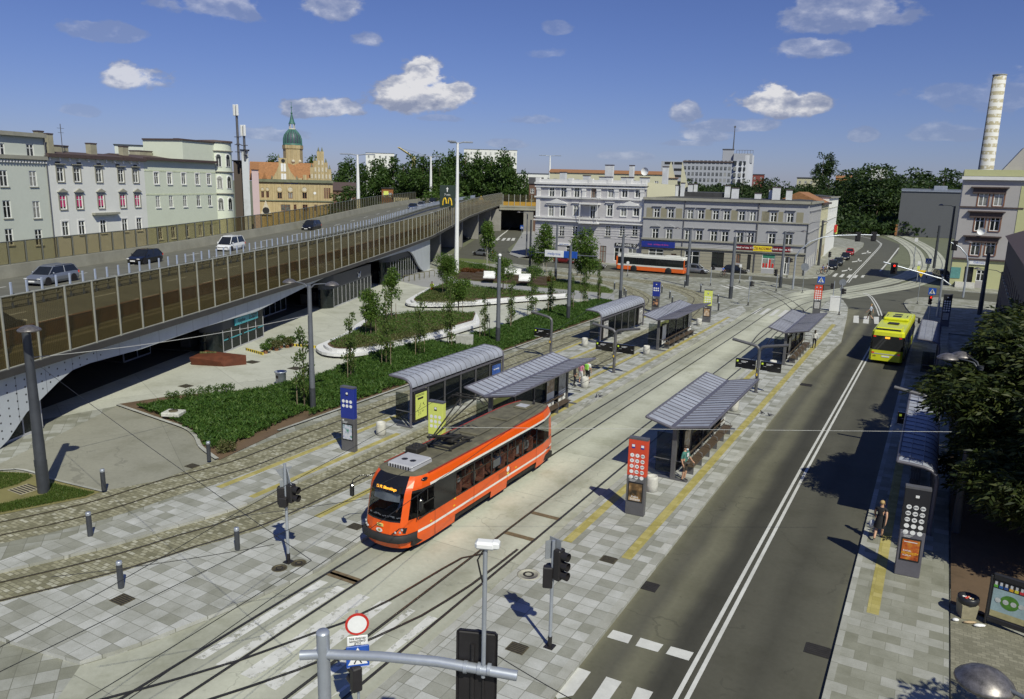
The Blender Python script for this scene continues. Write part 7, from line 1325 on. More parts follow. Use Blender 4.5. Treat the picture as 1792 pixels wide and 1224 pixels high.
# ------------------------------------------------------------------ left row behind the viaduct
P, D = (-104.9, 62.7), Vector((-.25, .968, 0)).normalized(); Q = lambda px, py: PL(px, py, P, D); cL = lambda x, y: Q(x/3.982, 160+y/3.982); GZ = 0.
def sub(s0): return (P[0]+D.x*s0, P[1]+D.y*s0)
sA, sB, sC = cL(342, 700)[0], cL(1015, 700)[0], cL(1505, 650)[0]
rows2 = [cL(538, 632)[1], cL(558, 820)[1], cL(570, 1000)[1]]
w2 = []
for x in (422, 538, 690, 843, 945):
    s = cL(x, 590)[0]-sA
    for i, z in enumerate(rows2): w2.append((s, z, 1.1, 1.95, ('sur sill hood', 'sur sill ped curt', 'sur sill')[i], M_WINF, M_TRIM if i != 2 else M_WTRIM))
H2 = cL(700, 470)[1]
t, rf = building('tenement_house', 'white tenement with magenta curtains and small pediments behind the viaduct', sub(sA), D, sB-sA, H2, 12, W_WHITE2, w2, M_DKTRIM, roofz=.9)
part(t, 'cornice', M_DKTRIM, lambda b: b.box(-.1, -.6, H2-.1, sB-sA, -.001, H2+.35)); parts(t, 'vent', M_BLK, lambda b: [b.box((sB-sA)*(i+.5)/5-.4, -.02, H2-1.15, (sB-sA)*(i+.5)/5+.4, -.001, H2-.65) for i in range(5)]); parts(t, 'bracket', M_WTRIM, lambda b: [b.box((sB-sA)*i/11+.2, -.4, H2-.5, (sB-sA)*i/11+.4, -.001, H2-.12) for i in range(11)])
part(t, 'door_canopy', M_TRIM, lambda b: b.box(cL(640, 850)[0]-sA, -.6, cL(700, 860)[1], cL(815, 850)[0]-sA, 0, cL(700, 860)[1]+.3))
chimneys(rf, [(2.2, 3, .9, .8, 2.6), (4.2, 3.5, .9, .8, 2.4), (8.2, 6, 2.6, 1.2, 1.0), (13.4, 5, 1.2, .9, 1.6)], M_CHIMT, H2+.6); part(rf, 'aerial', M_STEEL, lambda b: b.tube([(7, 4, H2), (7, 4, H2+4.6)], .05, 5).tube([(6.4, 4, H2+4), (7.6, 4, H2+4)], .03, 4).tube([(6.5, 4, H2+3.4), (7.5, 4, H2+3.4)], .03, 4))
rows3 = [cL(1090, 648)[1], cL(1090, 812)[1], cL(1090, 1000)[1]-.8]; w3 = []
for x in (1090, 1182, 1280, 1375, 1455):
    s = cL(x, 605)[0]-sB; w3 += [(s, z, 1.0, 1.85, 'sill' if i else 'sur sill', M_WINF, M_WTRIM) for i, z in enumerate(rows3)]
H3 = cL(1100, 478)[1]
t, rf = building('tenement_house', 'pale green tenement with horizontal bands behind the viaduct', sub(sB), D, sC-sB, H3, 12, W_GREEN, w3, M_DKTRIM, roofz=.8)
part(t, 'cornice', M_DKTRIM, lambda b: b.box(0, -.6, H3-.1, sC-sB, -.001, H3+.3)); part(t, 'pale_band', pm('lemon stucco', (.58, .62, .45), .85), lambda b: [b.box(0, -.03, z-.1, sC-sB, -.002, z+.55) if 0 else b.box(0, -.03, z+1.95, sC-sB, -.002, z+2.2) for z in rows3]); chimneys(rf, [(.6, 4, 1.2, .8, 1.4), (8, 7, 3, 2, 1.0), (15, 5, 1.3, .9, 3.4)], M_CHIMT, H3+.4)
# round corner tower of the green house
sT = cL(1580, 700)[0]; rT = 2.9; ct = Vector((*sub(sT-.3), 0))+Vector((-D.y, D.x, 0))*(rT-1.0); HT = TOPZ(393, 250, ct.x, ct.y)
part(t, 'attic_storey', W_GREEN, lambda b: b.box(cL(1285, 420)[0]-sB, .3, H3, sC-sB+1.5, 8, HT-.2)); part(t, 'attic_cornice', M_DKTRIM, lambda b: b.box(cL(1285, 420)[0]-sB-.2, .1, HT-.2, sC-sB+1.5, 8, HT+.05))
t = thing('corner_tower', 'rounded pale green corner house with arched windows left of the antenna mast', 'tenement', (ct.x, ct.y, 0)); part(t, 'wall', W_GREEN, lambda b: b.lathe([(rT, 0), (rT, HT)], 28).lathe([(rT, HT), (0, HT+.3)], 28)); part(t, 'roof', M_DKTRIM, lambda b: b.lathe([(rT+.25, HT), (rT+.25, HT+.3), (0, HT+.5)], 28)); part(t, 'cornice', M_TRIM, lambda b: [b.lathe([(rT, z), (rT+.25, z+.05), (rT+.25, z+.2), (rT, z+.25)], 28) for z in (HT-1.6, HT-5.2, HT-9)])
for z in (HT-4.2, HT-8.0, HT-11.8):
    for da in (-62, -25, 12, 48):
        a = math.atan2(-ct.y, -ct.x)+R(da); b = MB(); b.M = Matrix.Translation((0, 0, z)) @ Matrix.Rotation(a+PI/2, 4, 'Z'); y0 = -rT-.02
        b.box(-.52, y0-.05, 0, .52, y0+.3, 1.8); b.lathe([(0, y0-.05), (.52, y0-.05), (.52, y0+.3)], 16, (0, 0, 1.8), 0, False, 'y'); o = b.build('window', M_WINF, t); b2 = MB(); b2.M = b.M; b2.box(-.4, y0-.08, .1, -.05, y0-.05, 1.65); b2.box(.05, y0-.08, .1, .4, y0-.05, 1.65); b2.disc((0, y0-.08, 1.78), .36, n=14); b2.build('pane', M_PANE, o)
w1 = []
for x in (25, 40, 232):
    for (xx, y) in (((40 if x == 25 else x, 655)), (x, 870)): pass
for xa in (10, 215):
    for x, y, h in ((xa, 455, 1.6), (xa+22, 665, 2.0), (xa+47, 885, 2.2), (xa+62, 1075, 2.1)): s, z = cL(x, y); w1.append((s, z, 1.15, h, 'sill', M_WINF, M_TRIM))
s1 = cL(-900, 700)[0]; H1 = cL(200, 318)[1]; w1 = [(s-s1, z, w, h, a_, b_, c_) for s, z, w, h, a_, b_, c_ in w1]
t, rf = building('tenement_house', 'tall pale grey tenement at the left edge behind the viaduct', sub(s1), D, sA-s1-.05, H1, 12, W_PALE, w1, M_FELT, roofz=.4); part(t, 'cornice', M_TRIM, lambda b: b.box(0, -.5, H1, sA-s1, -.001, H1+.5)); part(t, 'cornice', M_TRIM, lambda b: b.box(0, -.4, cL(200, 475)[1], sA-s1, -.001, cL(200, 460)[1]+.2)); parts(t, 'dentil', M_WTRIM, lambda b: [b.box(sA-s1-i*.45-.3, -.25, cL(200, 500)[1], sA-s1-i*.45-.1, -.001, cL(200, 485)[1]) for i in range(40)]); part(t, 'downpipe', M_STEEL, lambda b: b.tube([(sA-s1-.1, -.15, 0), (sA-s1-.1, -.15, H1)], .08, 6)); part(rf, 'mast', M_STEEL, lambda b: b.tube([(cL(10, 260)[0]-s1, 4, H1), (cL(10, 260)[0]-s1, 4, H1+4.5)], .12, 6).tube([(cL(10, 260)[0]-s1, 4, H1+3), (cL(90, 260)[0]-s1+1, 4, H1)], .03, 4))
# alley: narrow white chimney house with antennas, brown gable, pink strip
def block(name, label, x0, x1, ytop, depth, dd, wall, roofm, z0=0., cat='house', wins=(), roofz=0., rows=None, win=(1.1, 1.6), style='sill', fm=None):
    "house far off, front square to the sight line, from photo columns x0..x1 and roof line ytop"
    mm = AT((x0+x1)/2, ytop, depth); dr = mm.xy.normalized(); dr = Vector((dr.y, -dr.x)); sa_, sb_ = PL(x0, ytop, (mm.x, mm.y), dr)[0], PL(x1, ytop, (mm.x, mm.y), dr)[0]; a = mm+Vector((*(dr*sa_), 0)); H = mm.z-z0; L = sb_-sa_; W_ = []
    if rows:
        n, zs = rows; W_ = [((i+.5)*L/n, z, win[0], win[1], style, fm or M_WINF, M_TRIM) for i in range(n) for z in zs]
    return building(name, label, (a.x, a.y), (dr.x, dr.y), L, H, dd, wall, W_, roofm, cat, z0=z0, roofz=roofz)+(L, H)
block('tenement_house', 'narrow brown gable in the shaded alley beside the antenna house', 408, 431, 281, 150, 10, stucco('dark brown plaster', (.09, .07, .06)), M_FELT)
t, rf, L, H = block('antenna_house', 'narrow stained white house carrying phone antennas beside the brick post office', 422, 434, 262, 148, 9, stucco('stained white plaster', (.55, .57, .60), .35), M_FELT)
for px, y0, y1 in ((417, 262, 189), (428, 262, 222)):
    c = AT(px, y0, 148); t = thing('antenna_mast', 'taller phone mast with two white panel antennas' if px == 417 else 'shorter phone mast with white panels leaning on the antenna house', 'antenna mast', (c.x, c.y, c.z-2)); h = (y0-y1)*148/F_PX+2; part(t, 'pole', M_STEEL, lambda b: b.tube([(0, 0, 0), (0, 0, h-.2)], .22, 8).tube([(-.5, 0, .3*h), (.5, 0, .3*h)], .06, 5)); parts(t, 'panel_antenna', M_WHITE, lambda b: [b.bbox(x-.22, -.35, h-2.0, x+.22, .0, h, .05) for x in (-.38, .38)]); parts(t, 'bracket', M_STEEL, lambda b: [b.box(-.7, -.2, h*q, .7, .2, h*q+.12) for q in (.15, .28, .42)])
block('tenement_house', 'pale pink strip of house left of the brick post office', 440, 452, 297, 210, 12, stucco('pink stucco', (.55, .42, .43)), M_TILE, roofz=2)
# ------------------------------------------------------------------ brick post office with a green dome
DP = 220.; mp = DP/F_PX; O = AT(451, 316, DP); W_BRICK = slab_mat('yellow brick', .5, .16, [(.2, (.42, .32, .16)), (.8, (.54, .43, .24))], off=.5, mort=.01, mcol=(.45, .38, .25), stain=.25); M_COP = pm('green copper', (.05, .15, .125), .6, 0, 1.2, .25, dirt=.3); M_CORN = pm('green brown cornice', (.16, .17, .11), .7, 0, .8, .2); M_BSTONE = pm('pale stone', (.55, .5, .4), .7)
DQ = AT(515, 316, DP).xy.normalized(); DQ = Vector((DQ.y, -DQ.x)); pq = lambda px, py: PL(px, py, (O.x, O.y), DQ)
def pcr(x, y): return pq(420+x/5.56, 160+y/5.56)
PW = []
for x in (388, 492, 630): s, z = pcr(x, 1045); PW.append((s, z, 1.25, 2.6, '', M_BRNW, M_TRIM))
for x in (222, 270): s, z = pcr(x, 1035); PW.append((s, z, .75, 2.4, '', M_BRNW, M_TRIM))
for x in (828, 850, 872): s, z = pcr(x, 1045); PW.append((s, z, .5, 3.0, '', M_BRNW, M_TRIM))
for x, w in ((445, 2.6), (538, .8), (635, 1.4), (738, .8)): s, z = pcr(x, 1165); PW.append((s, z, w, 1.8, '', M_BRNW, M_TRIM))
L = pq(582, 318)[0]; H = O.z
t, rf = building('post_office', 'yellow brick post office with orange roof, stepped gables and a green domed tower', (O.x, O.y), (DQ.x, DQ.y), L, H, 16, W_BRICK, PW, M_TILE, 'public building', roofz=.05)
zr = pq(500, 284)[1]; part(t, 'main_roof', M_TILE, lambda b: b.add([(-2.2, .2, H), (L-1.5, .2, H), (L-2.5, 6, zr), (-2.2, 6, zr), (-2.2, 14, H), (L-1.5, 14, H)], [(0, 1, 2, 3), (3, 2, 5, 4), (0, 3, 4), (1, 5, 2)]))
part(t, 'cornice', M_CORN, lambda b: b.box(-.2, -.5, H-.35, L+.2, -.001, H+.45)); part(t, 'string_course', M_CORN, lambda b: b.box(-.1, -.25, pcr(600, 1068)[1]-.15, L+.1, -.001, pcr(600, 1068)[1]+.15)); parts(t, 'frieze_tile', M_BSIGN, lambda b: [b.box(7.2+i*.55, -.04, H-.75, 7.5+i*.55, -.002, H-.5) for i in range(7)])
parts(t, 'arch', M_BSTONE, lambda b: [b.lathe([(0, 0), (q[2]/2, 0)], 16, (q[0], -.05, q[1]+q[3]), 0, False, 'y') for q in PW[:5]]); parts(t, 'arch_ring', W_BRICK, lambda b: [b.lathe([(q[2]/2+.0, -.12), (q[2]/2+.3, -.12), (q[2]/2+.3, 0)], 16, (q[0], 0, q[1]+q[3]), 0, False, 'y') for q in PW[:5]])
part(t, 'clock', M_WHITE, lambda b: b.disc((pcr(728, 992)[0], -.05, pcr(728, 992)[1]), .38, n=16)); s, z = pcr(253, 1150); part(t, 'portal', M_BSTONE, lambda b: b.add([(s-1.5, -.4, z-1.5), (s+1.5, -.4, z-1.5), (s, -.4, z+2.6), (s-1.5, 0, z-1.5), (s+1.5, 0, z-1.5), (s, 0, z+2.6)], [(0, 1, 2), (0, 2, 5, 3), (2, 1, 4, 5)])); part(t, 'portal_arch', M_BLK, lambda b: b.disc((s, -.42, z-.3), .95, n=16))
def gable(x0, x1, steps, lab):   # stepped gable with pinnacles
    n = len(steps)
    k = part(t, lab, W_BRICK, lambda b: [b.box(x0+(x1-x0)*i/n, -.2, H+.46, x0+(x1-x0)*(i+1)/n-.02, .5, z) for i, z in enumerate(steps)])
    parts(k, 'pinnacle', M_CORN, lambda b: [b.lathe([(.28, z), (.3, z+.2), (0, z+1.3)], 6, (x0+(x1-x0)*(i+.5)/n, .1, 0)) for i, z in enumerate(steps)]); parts(k, 'niche', M_BSTONE, lambda b: [b.box(x0+(x1-x0)*(i+.5)/n-.22, -.26, H+.9+j*1.9, x0+(x1-x0)*(i+.5)/n+.22, -.21, H+2.1+j*1.9) for i, z in enumerate(steps) for j in range(int((z-H-.8)//2.0))])
g = lambda y: pcr(0, y)[1]-0
gable(*[pcr(x, 880)[0] for x in (685, 892)], [g(705)-.4, g(640)-.4, g(545)-.4, g(545)-.4, g(655)-.4, g(720)-.4], 'tall_gable')
xa, xb, xc, xd = [pcr(x, 800)[0] for x in (310, 380, 468, 552)]; zt = g(625)-.3
k = part(t, 'front_gable', W_BRICK, lambda b: b.box(xb, -.3, H+.46, xc, .6, zt).add([(xa, -.25, H+.46), (xb, -.25, H+.46), (xb, -.25, g(700)-.3), (xb-.7, -.25, g(760)-.3)], [(0, 1, 2, 3)]).add([(xc, -.25, H+.46), (xd, -.25, H+.46), (xc+.7, -.25, g(760)-.3), (xc, -.25, g(700)-.3)], [(0, 1, 2, 3)])); parts(k, 'gable_window', M_WHITE, lambda b: [b.box(xb+(xc-xb)*q-.3, -.34, z, xb+(xc-xb)*q+.3, -.31, z+hh) for q in (.35, .65) for z, hh in ((g(770), 2.2), (g(855), 1.8))]); parts(k, 'pinnacle', M_CORN, lambda b: [b.lathe([(.3, z), (.3, z+.2), (0, z+1.2)], 6, (x, 0, 0)) for x, z in ((xb, zt), (xa, H+.5), (xd, H+.5))]); part(k, 'oculus', M_BLK, lambda b: b.disc(((xb+xc)/2, -.33, g(665)), .55, n=14))
parts(t, 'parapet_block', W_BRICK, lambda b: [b.box(xd+.4+i*1.25, -.3, H+.46, xd+1.4+i*1.25, .4, g(830)+(.9 if i == 1 else 0)) for i in range(3)]); part(t, 'dormer', M_TILE, lambda b: b.add([(pcr(215, 850)[0], .5, H+.5), (pcr(262, 850)[0], .5, H+.5), (pcr(238, 850)[0], .5, g(785)), (pcr(238, 850)[0], 3, g(785))], [(0, 1, 2), (0, 2, 3), (2, 1, 3)]))
tx = pcr(515, 600)[0]; ty = 8.; z0, z1_, z2_ = H+2, pcr(515, 515)[1], pcr(515, 355)[1]
tw = part(t, 'tower', W_BRICK, lambda b: b.lathe([(2.75, z0), (2.75, z1_-1.2), (2.95, z1_-1.), (2.95, z1_)], 8, (tx, ty, 0), 0, False)); parts(tw, 'tower_window', M_BLK, lambda b: [b.box(tx+2.75*.93*math.cos(a)-.35+(.0), ty+2.75*.93*math.sin(a)-.35, z0+.2, tx+2.75*.93*math.cos(a)+.35, ty+2.75*.93*math.sin(a)+.35, z0+2.6) for a in [R(-90+45*i) for i in (-1.5, -.5, .5, 1.5)]]); parts(tw, 'rosette', M_BSTONE, lambda b: [b.ball((tx+2.65*math.cos(a), ty+2.65*math.sin(a), z0+3.6), .5, .5, .5, 8, 6) for a in [R(-90+45*i) for i in (-1, 0, 1)]])
hd = z2_-z1_; prof = [(2.4, 0), (2.5, .14), (2.45, .4), (2.15, .62), (1.6, .8), (1.0, .94), (.7, 1.)]
dm = part(tw, 'dome', pm('dome slate', (.07, .085, .11), .5, .2, 1., .2), lambda b: b.lathe([(r, z1_+q*hd) for r, q in prof], 24, (tx, ty, 0))); part(dm, 'copper_ribs', M_COP, lambda b: [b.tube([(tx+(r+.03)*math.cos(a), ty+(r+.03)*math.sin(a), z1_+q*hd) for r, q in prof], .2, 5) for a in [R(22.5*i) for i in range(16)]]+[b.lathe([(2.75, z1_-.05), (2.75, z1_+.4), (2.45, z1_+.5)], 24, (tx, ty, 0))])
zs = pcr(510, 300)[1]; zp = pcr(490, 190)[1]; zt = pcr(488, 55)[1]; part(dm, 'lantern', M_BSTONE, lambda b: [b.tube([(tx+.75*math.cos(R(60*i)), ty+.75*math.sin(R(60*i)), z2_-.1), (tx+.75*math.cos(R(60*i)), ty+.75*math.sin(R(60*i)), zs+.1)], .13, 5) for i in range(6)]+[b.lathe([(.95, z2_), (.95, z2_+.2), (.6, z2_+.25)], 12, (tx, ty, 0))]); part(dm, 'spire', M_COP, lambda b: b.lathe([(1.0, zs), (.7, zs+.6), (.35, zs+2), (.12, zp), (.05, zt-1.5), (0, zt)], 8, (tx, ty, 0)).ball((tx, ty, zp), .3).ball((tx, ty, zp+1.6), .22).box(tx-.25, ty-.03, zt-.9, tx+.25, ty+.03, zt-.8))
W_OFF = stucco('grey white office wall', (.36, .375, .42))
t, rf, L, H = block('office_block', 'large white office block with rows of windows and a round corner on the hill', 1196, 1288, 284, 480, 22, W_OFF, M_DKTRIM, 0, 'office block', rows=(13, [29.-i*3.55 for i in range(6)]), win=(1.5, 2.3), style='', fm=W_OFF, roofz=.3); part(t, 'cornice', M_DKTRIM, lambda b: b.box(-.4, -.5, H-.2, L+.4, -.001, H+.5))
mO = 480/F_PX; part(t, 'left_wing', W_OFF, lambda b: b.box(-34*mO-1, -2, 0, -.1, 14, H)); parts(t, 'window_strip', M_BLK, lambda b: [b.box(-34*mO+1+j*5.8, -2.05, 28.5-i*3.8, -34*mO+6+j*5.8, -2.01, 30-i*3.8) for i in range(5) for j in range(2)]); part(t, 'round_corner', W_OFF, lambda b: b.lathe([(5.2, 0), (5.2, H), (0, H)], 20, (L+.5, 4.6, 0)).lathe([(4.2, 0), (4.2, H+4.5), (0, H+4.6)], 20, (L+6.5, 8, 0))); parts(t, 'corner_window', M_PANE, lambda b: [b.box(L+.5+5.15*math.cos(a)-.8, 4.6+5.15*math.sin(a)-.8, z, L+.5+5.15*math.cos(a)+.8, 4.6+5.15*math.sin(a)+.8, z+2.2) for a in (R(-100), R(-65), R(-30)) for z in [29.-i*3.55 for i in range(6)]])
part(t, 'roof_tower', W_OFF, lambda b: b.box(L-8, 6, H, L-1.5, 12, H+8).box(L-1.5, 4, H, L+9.5, 13, H+5.5)); part(t, 'roof_rails', M_STEEL, lambda b: [b.box(L-8.3, 5.7, H+7.7, L-1.2, 12.3, H+8.2)]+[b.tube([(L+i*1.6, 4, H+5.5), (L+i*1.6, 4, H+7.4)], .12, 4) for i in range(7)]+[b.tube([(L, 4, H+7.4), (L+9.5, 4, H+7.4)], .15, 4)]); part(t, 'roof_mast', M_STEEL, lambda b: b.tube([(L-2, 8, H+8), (L-2, 8, H+22)], [.4, .2], 6).box(L-2.6, 7.8, H+20.8, L-1.4, 8.2, H+21.6))
t, rf, L, H = block('steep_gable_house', 'cream house end wall with a tall triangular gable behind the white house', 1164, 1186, 312, 190, 8, W_CREAM, M_TILE, roofz=.2); part(t, 'gable', W_CREAM, lambda b: b.add([(-2.6, 2, H-6), (4.2, 2, H-6), (1.2, 2, AT(1172, 282, 190).z)], [(0, 1, 2)]).add([(3.6, 1, H-8), (7.4, 1, H-8), (3.8, 1, AT(1178, 282, 190).z)], [(0, 1, 2)]).box(-2.6, 2.05, H-7, 4.2, 3, H-5.5))
for a in ((962, 1160, 304, 230, 14, W_CREAM, M_TILE, 1.1, 'long orange tiled roof behind the white house'), (905, 968, 304, 330, 12, W_WHITE2, M_FELT, .2, 'far white flat block left of the white house'), (926, 950, 322, 240, 10, stucco('brown shed wood', (.14, .08, .06)), M_FELT, 2., 'small brown shed beyond the cross bridge'), (583, 622, 334, 240, 10, stucco('brown shed wood', (.14, .08, .06)), M_DKTRIM, 2.5, 'low brick house with dark roof right of the post office'),
          (668, 688, 330, 262, 5, stucco('orange cladding', (.25, .10, .03)), M_FELT, .2, 'small orange brown kiosk tower with a yellow sign beyond the viaduct'), (688, 716, 344, 262, 8, W_WHITE2, M_FELT, .2, 'low white hall beyond the viaduct'), (1316, 1338, 306, 520, 14, stucco('dark red wall', (.22, .06, .05)), M_FELT, .5, 'dark red house right of the office block'), (1395, 1436, 312, 420, 14, W_CREAM, M_FELT, .5, 'far cream block left of the tall poplars'), (1463, 1490, 312, 420, 12, stucco('orange wall', (.4, .2, .07)), M_TILE, 1.5, 'far orange house right of the tall poplars'), (1525, 1555, 292, 520, 14, W_WHITE2, M_FELT, .3, 'far white tower block among the hill trees'),
          (200, 268, 254, 170, 14, W_PALE, M_FELT, .3, 'grey roof storey behind the white tenement'), (283, 325, 272, 160, 10, W_WHITE2, M_TILE, 1., 'low white roof house behind the green tenement'), (640, 690, 268, 480, 14, W_WHITE2, M_FELT, .2, 'white flats left of the crane behind the poplars'), (812, 905, 262, 520, 14, W_WHITE2, M_FELT, .2, 'white flats behind the right poplars')):
    t, rf, L, H = block('distant_house', a[8], a[0], a[1], a[2], a[3], a[4], a[5], a[6], roofz=a[7], rows=(max(2, int((a[1]-a[0])*a[3]/F_PX/3.2)), [AT(a[0], a[2], a[3]).z-2.8-3.1*i for i in range(2)]), win=(1.1, 1.4))
    if 'kiosk' in a[8]: part(t, 'sign', M_YELL, lambda b: b.box(.6, -.2, H-2.4, 2.2, -.05, H-.9))
t, rf, L, H = block('warehouse', 'long grey windowless hall before the dark hill', 1578, 1692, 334, 262, 20, stucco('grey cladding', (.115, .12, .13)), pm('hall roof', (.13, .14, .16), .6), cat='warehouse', roofz=.6); part(t, 'gutter', M_GALV, lambda b: b.box(0, -.3, H-.4, L, -.001, H+.1)); part(t, 'roof_vent', M_GALV, lambda b: b.bbox(9.5, 2, H, 13.5, 6, H+1.6, .1)); part(t, 'brick_end', M_TILE, lambda b: b.box(-.5, -.2, 0, .2, 4, 4)); part(t, 'loading_door', M_BLK, lambda b: b.box(.5, -.1, .3, 4, -.02, 1.6))
c = AT(1718, 345, 330); ht = TOPZ(1746, 131, c.x, c.y); t = thing('factory_chimney', 'tall tapering white chimney stained in rings at the right', 'chimney', (c.x, c.y, 0))
def chim_mat():
    m, nt, bs = nodes('ringed chimney'); tcn = nt.nodes.new('ShaderNodeTexCoord'); sp = nt.nodes.new('ShaderNodeSeparateXYZ'); nt.links.new(tcn.outputs['Object'], sp.inputs[0]); w = mth(nt, 'FRACT', mth(nt, 'MULTIPLY', sp.outputs[2], .34)); st = mth(nt, 'MULTIPLY', mth(nt, 'GREATER_THAN', w, .5), ramp(nt, noise(nt, .8, tcn.outputs['Object'], 4.), [(.4, g3(0)), (.5, g3(1))]).outputs[0])
    nt.links.new(mixc(nt, mth(nt, 'MULTIPLY', st, .8), (.62, .61, .58), (.33, .28, .14)), bs.inputs['Base Color']); bs.inputs['Roughness'].default_value = .85; return m
MB().lathe([(3.1, 0), (2.45, ht), (2.1, ht), (2., ht-1.5), (0, ht-1.5)], 24).build('shaft', chim_mat(), t); part(t, 'ladder', M_STEEL, lambda b: b.tube([(-2.75, -1.2, 10), (-2.2, -1.1, ht)], .12, 4).tube([(-2.9, -.6, 10), (-2.35, -.5, ht)], .12, 4)); part(t, 'rim', M_TRIM, lambda b: b.lathe([(2.5, ht-.5), (2.62, ht-.4), (2.62, ht), (2.2, ht+.05)], 24))
a_, b_ = AT(724, 276, 420), AT(697, 258, 420); t = thing('crane', 'yellow crane jib sticking out above the poplars', 'crane', (a_.x, a_.y, 0)); d = b_-a_; part(t, 'jib', pm('crane yellow', (.5, .42, .2), .5), lambda b: [b.tube([(o, 0, a_.z), (d.x+o*.5, d.y, b_.z)], .3, 5) for o in (-.7, .7)]+[b.tube([Vector((o, 0, a_.z)).lerp(Vector((d.x+o*.5, d.y, b_.z)), i/8), Vector((-o, 0, a_.z)).lerp(Vector((d.x-o*.5, d.y, b_.z)), (i+1)/8)], .15, 4) for i in range(8) for o in (-.7, .7)]); part(t, 'mast', pm('crane yellow', (.5, .42, .2), .5), lambda b: b.box(-.8, -.8, 0, .8, .8, a_.z)); part(t, 'cable', M_STEEL, lambda b: b.tube([(d.x, d.y, b_.z), (6, 4, a_.z+1)], .08, 4))
# signs on the viaduct
c = vp(123, -.2, 3.6); t = thing('roadside_sign', 'dark square sign with a white arrow and a yellow arched letter on the viaduct', 'sign', (c.x, c.y, c.z-1.2), R(25)); part(t, 'board', pm('dark green board', (.03, .045, .035), .4), lambda b: b.bbox(-1.45, -.1, 1.2, 1.45, .1, 5.3, .05)); parts(t, 'post', M_STEEL, lambda b: [b.box(x-.08, .0, -2.5, x+.08, .1, 1.2) for x in (-1, 1)]); part(t, 'arch_letter', M_YSIGN, lambda b: [b.tube([(x, -.14, 1.6), (x+s*.05, -.14, 2.3), (x+s*.22, -.14, 2.85), (x+s*.42, -.14, 2.98), (x+s*.6, -.14, 2.6), (x+s*.68, -.14, 1.9)], .12, 6) for x, s in ((-.85, 1), (.85, -1))]); text('lettering', '7 min', .5, M_WHITE, t, (0, -.12, 3.55)); part(t, 'arrow', M_WHITE, lambda b: b.box(-.09, -.13, 4.1, .09, -.11, 4.6).add([(-.25, -.12, 4.6), (.25, -.12, 4.6), (0, -.12, 4.95)], [(0, 1, 2)]))
c = vp(146, -1.5, .93); signal('yellow diamond shaped sign on the viaduct beyond the arched letter sign', (842, 360), (842, 342), [], [('tri', 2.2, 25, 1.6, M_YSIGN)], h=2.6, z0=c.z)
# cars on the viaduct
def on_deck(y, off): p = vp(y, off, .93); d, n = vnorm(y); return p, math.atan2(d.y, d.x)-PI/2
def deckpx(px, py):
    lo, hi = 15., 320.
    best = None
    for i in range(1200):
        y = 15+i*.25; z = vz(y)+.93; g_ = G(px, py, z); e = abs(g_.y-y)
        if best is None or e < best[0]: best = (e, y, g_)
    return best[2], vnorm(best[1])[0]
for px, py, cl, kd, nm, rev in ((92, 496, CS, 'wagon', 'silver estate car on the viaduct at left', 0), (254, 461, CB, 'hatch', 'black hatchback on the viaduct between the silver and white cars', 0), (404, 439, CW, 'van', 'white family van on the viaduct', 0), (545, 404, CB, 'suv', 'black people carrier on the viaduct right of the white van', 0), (722, 367, CBL, 'hatch', 'dark blue car, farther left of a pair beyond the median posts', 0), (737, 363, CS, 'hatch', 'silver blue car right behind the dark blue one on the viaduct', 0), (758, 357, CB, 'suv', 'dark off-roader farthest along the viaduct', 0)):
    g_, d = deckpx(px, py); car('car', nm, g_, math.atan2(d.y, d.x)-PI/2+(0 if not rev else PI), cl, kd)
g_, d = deckpx(25, 596); car('car', 'dark car seen through the striped noise barrier at the left edge', vp(24, -3.6, .93), math.atan2(d.y, d.x)+PI/2, CB, 'hatch')
for px, py, cl, nm in ((800, 430, CR, 'red car parked under the viaduct beside the white mast'), (817, 420, CD, 'grey car parked under the viaduct, second from the white mast'), (835, 409, CS, 'silver car parked under the viaduct near the second pier'), (846, 402, CB, 'black car parked deepest under the viaduct')):
    g_ = G(px, py, .05)+Vector((-2.5, 1., 0)); car('parked_car', nm, (g_.x, g_.y, .02), R(110), cl, 'hatch', 'cars parked under the viaduct')
c = G(844, 448, .01); car('parked_car', 'pale grey low car blurred on the far street by the lawn', (c.x, c.y, .01), R(-100), CS, 'hatch')
# ------------------------------------------------------------------ planters, seats, racks
M_PLANT = pm('white concrete rim', (.66, .66, .66), .6, 0, 1.2, .05, dirt=.06)
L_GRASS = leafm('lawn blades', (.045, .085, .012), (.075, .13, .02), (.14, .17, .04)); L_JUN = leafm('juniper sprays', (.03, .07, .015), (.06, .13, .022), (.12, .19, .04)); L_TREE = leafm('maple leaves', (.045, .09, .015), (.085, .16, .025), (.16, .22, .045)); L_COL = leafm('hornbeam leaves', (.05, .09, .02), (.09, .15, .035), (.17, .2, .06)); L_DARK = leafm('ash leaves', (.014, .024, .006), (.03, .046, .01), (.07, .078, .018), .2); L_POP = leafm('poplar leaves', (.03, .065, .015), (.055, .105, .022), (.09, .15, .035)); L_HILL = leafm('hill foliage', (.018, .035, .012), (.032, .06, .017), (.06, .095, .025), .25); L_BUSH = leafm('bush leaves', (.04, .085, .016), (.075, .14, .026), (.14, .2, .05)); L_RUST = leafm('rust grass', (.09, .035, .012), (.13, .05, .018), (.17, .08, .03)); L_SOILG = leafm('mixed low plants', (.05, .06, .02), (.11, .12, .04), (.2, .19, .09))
M_BARK = pm('bark', (.10, .075, .05), .85, 0, 9., .3); M_STAKE = pm('wooden stake', (.25, .2, .13), .8, 0, 9., .2); M_PALEB = pm('pale bark', (.40, .38, .34), .8, 0, 9., .2)
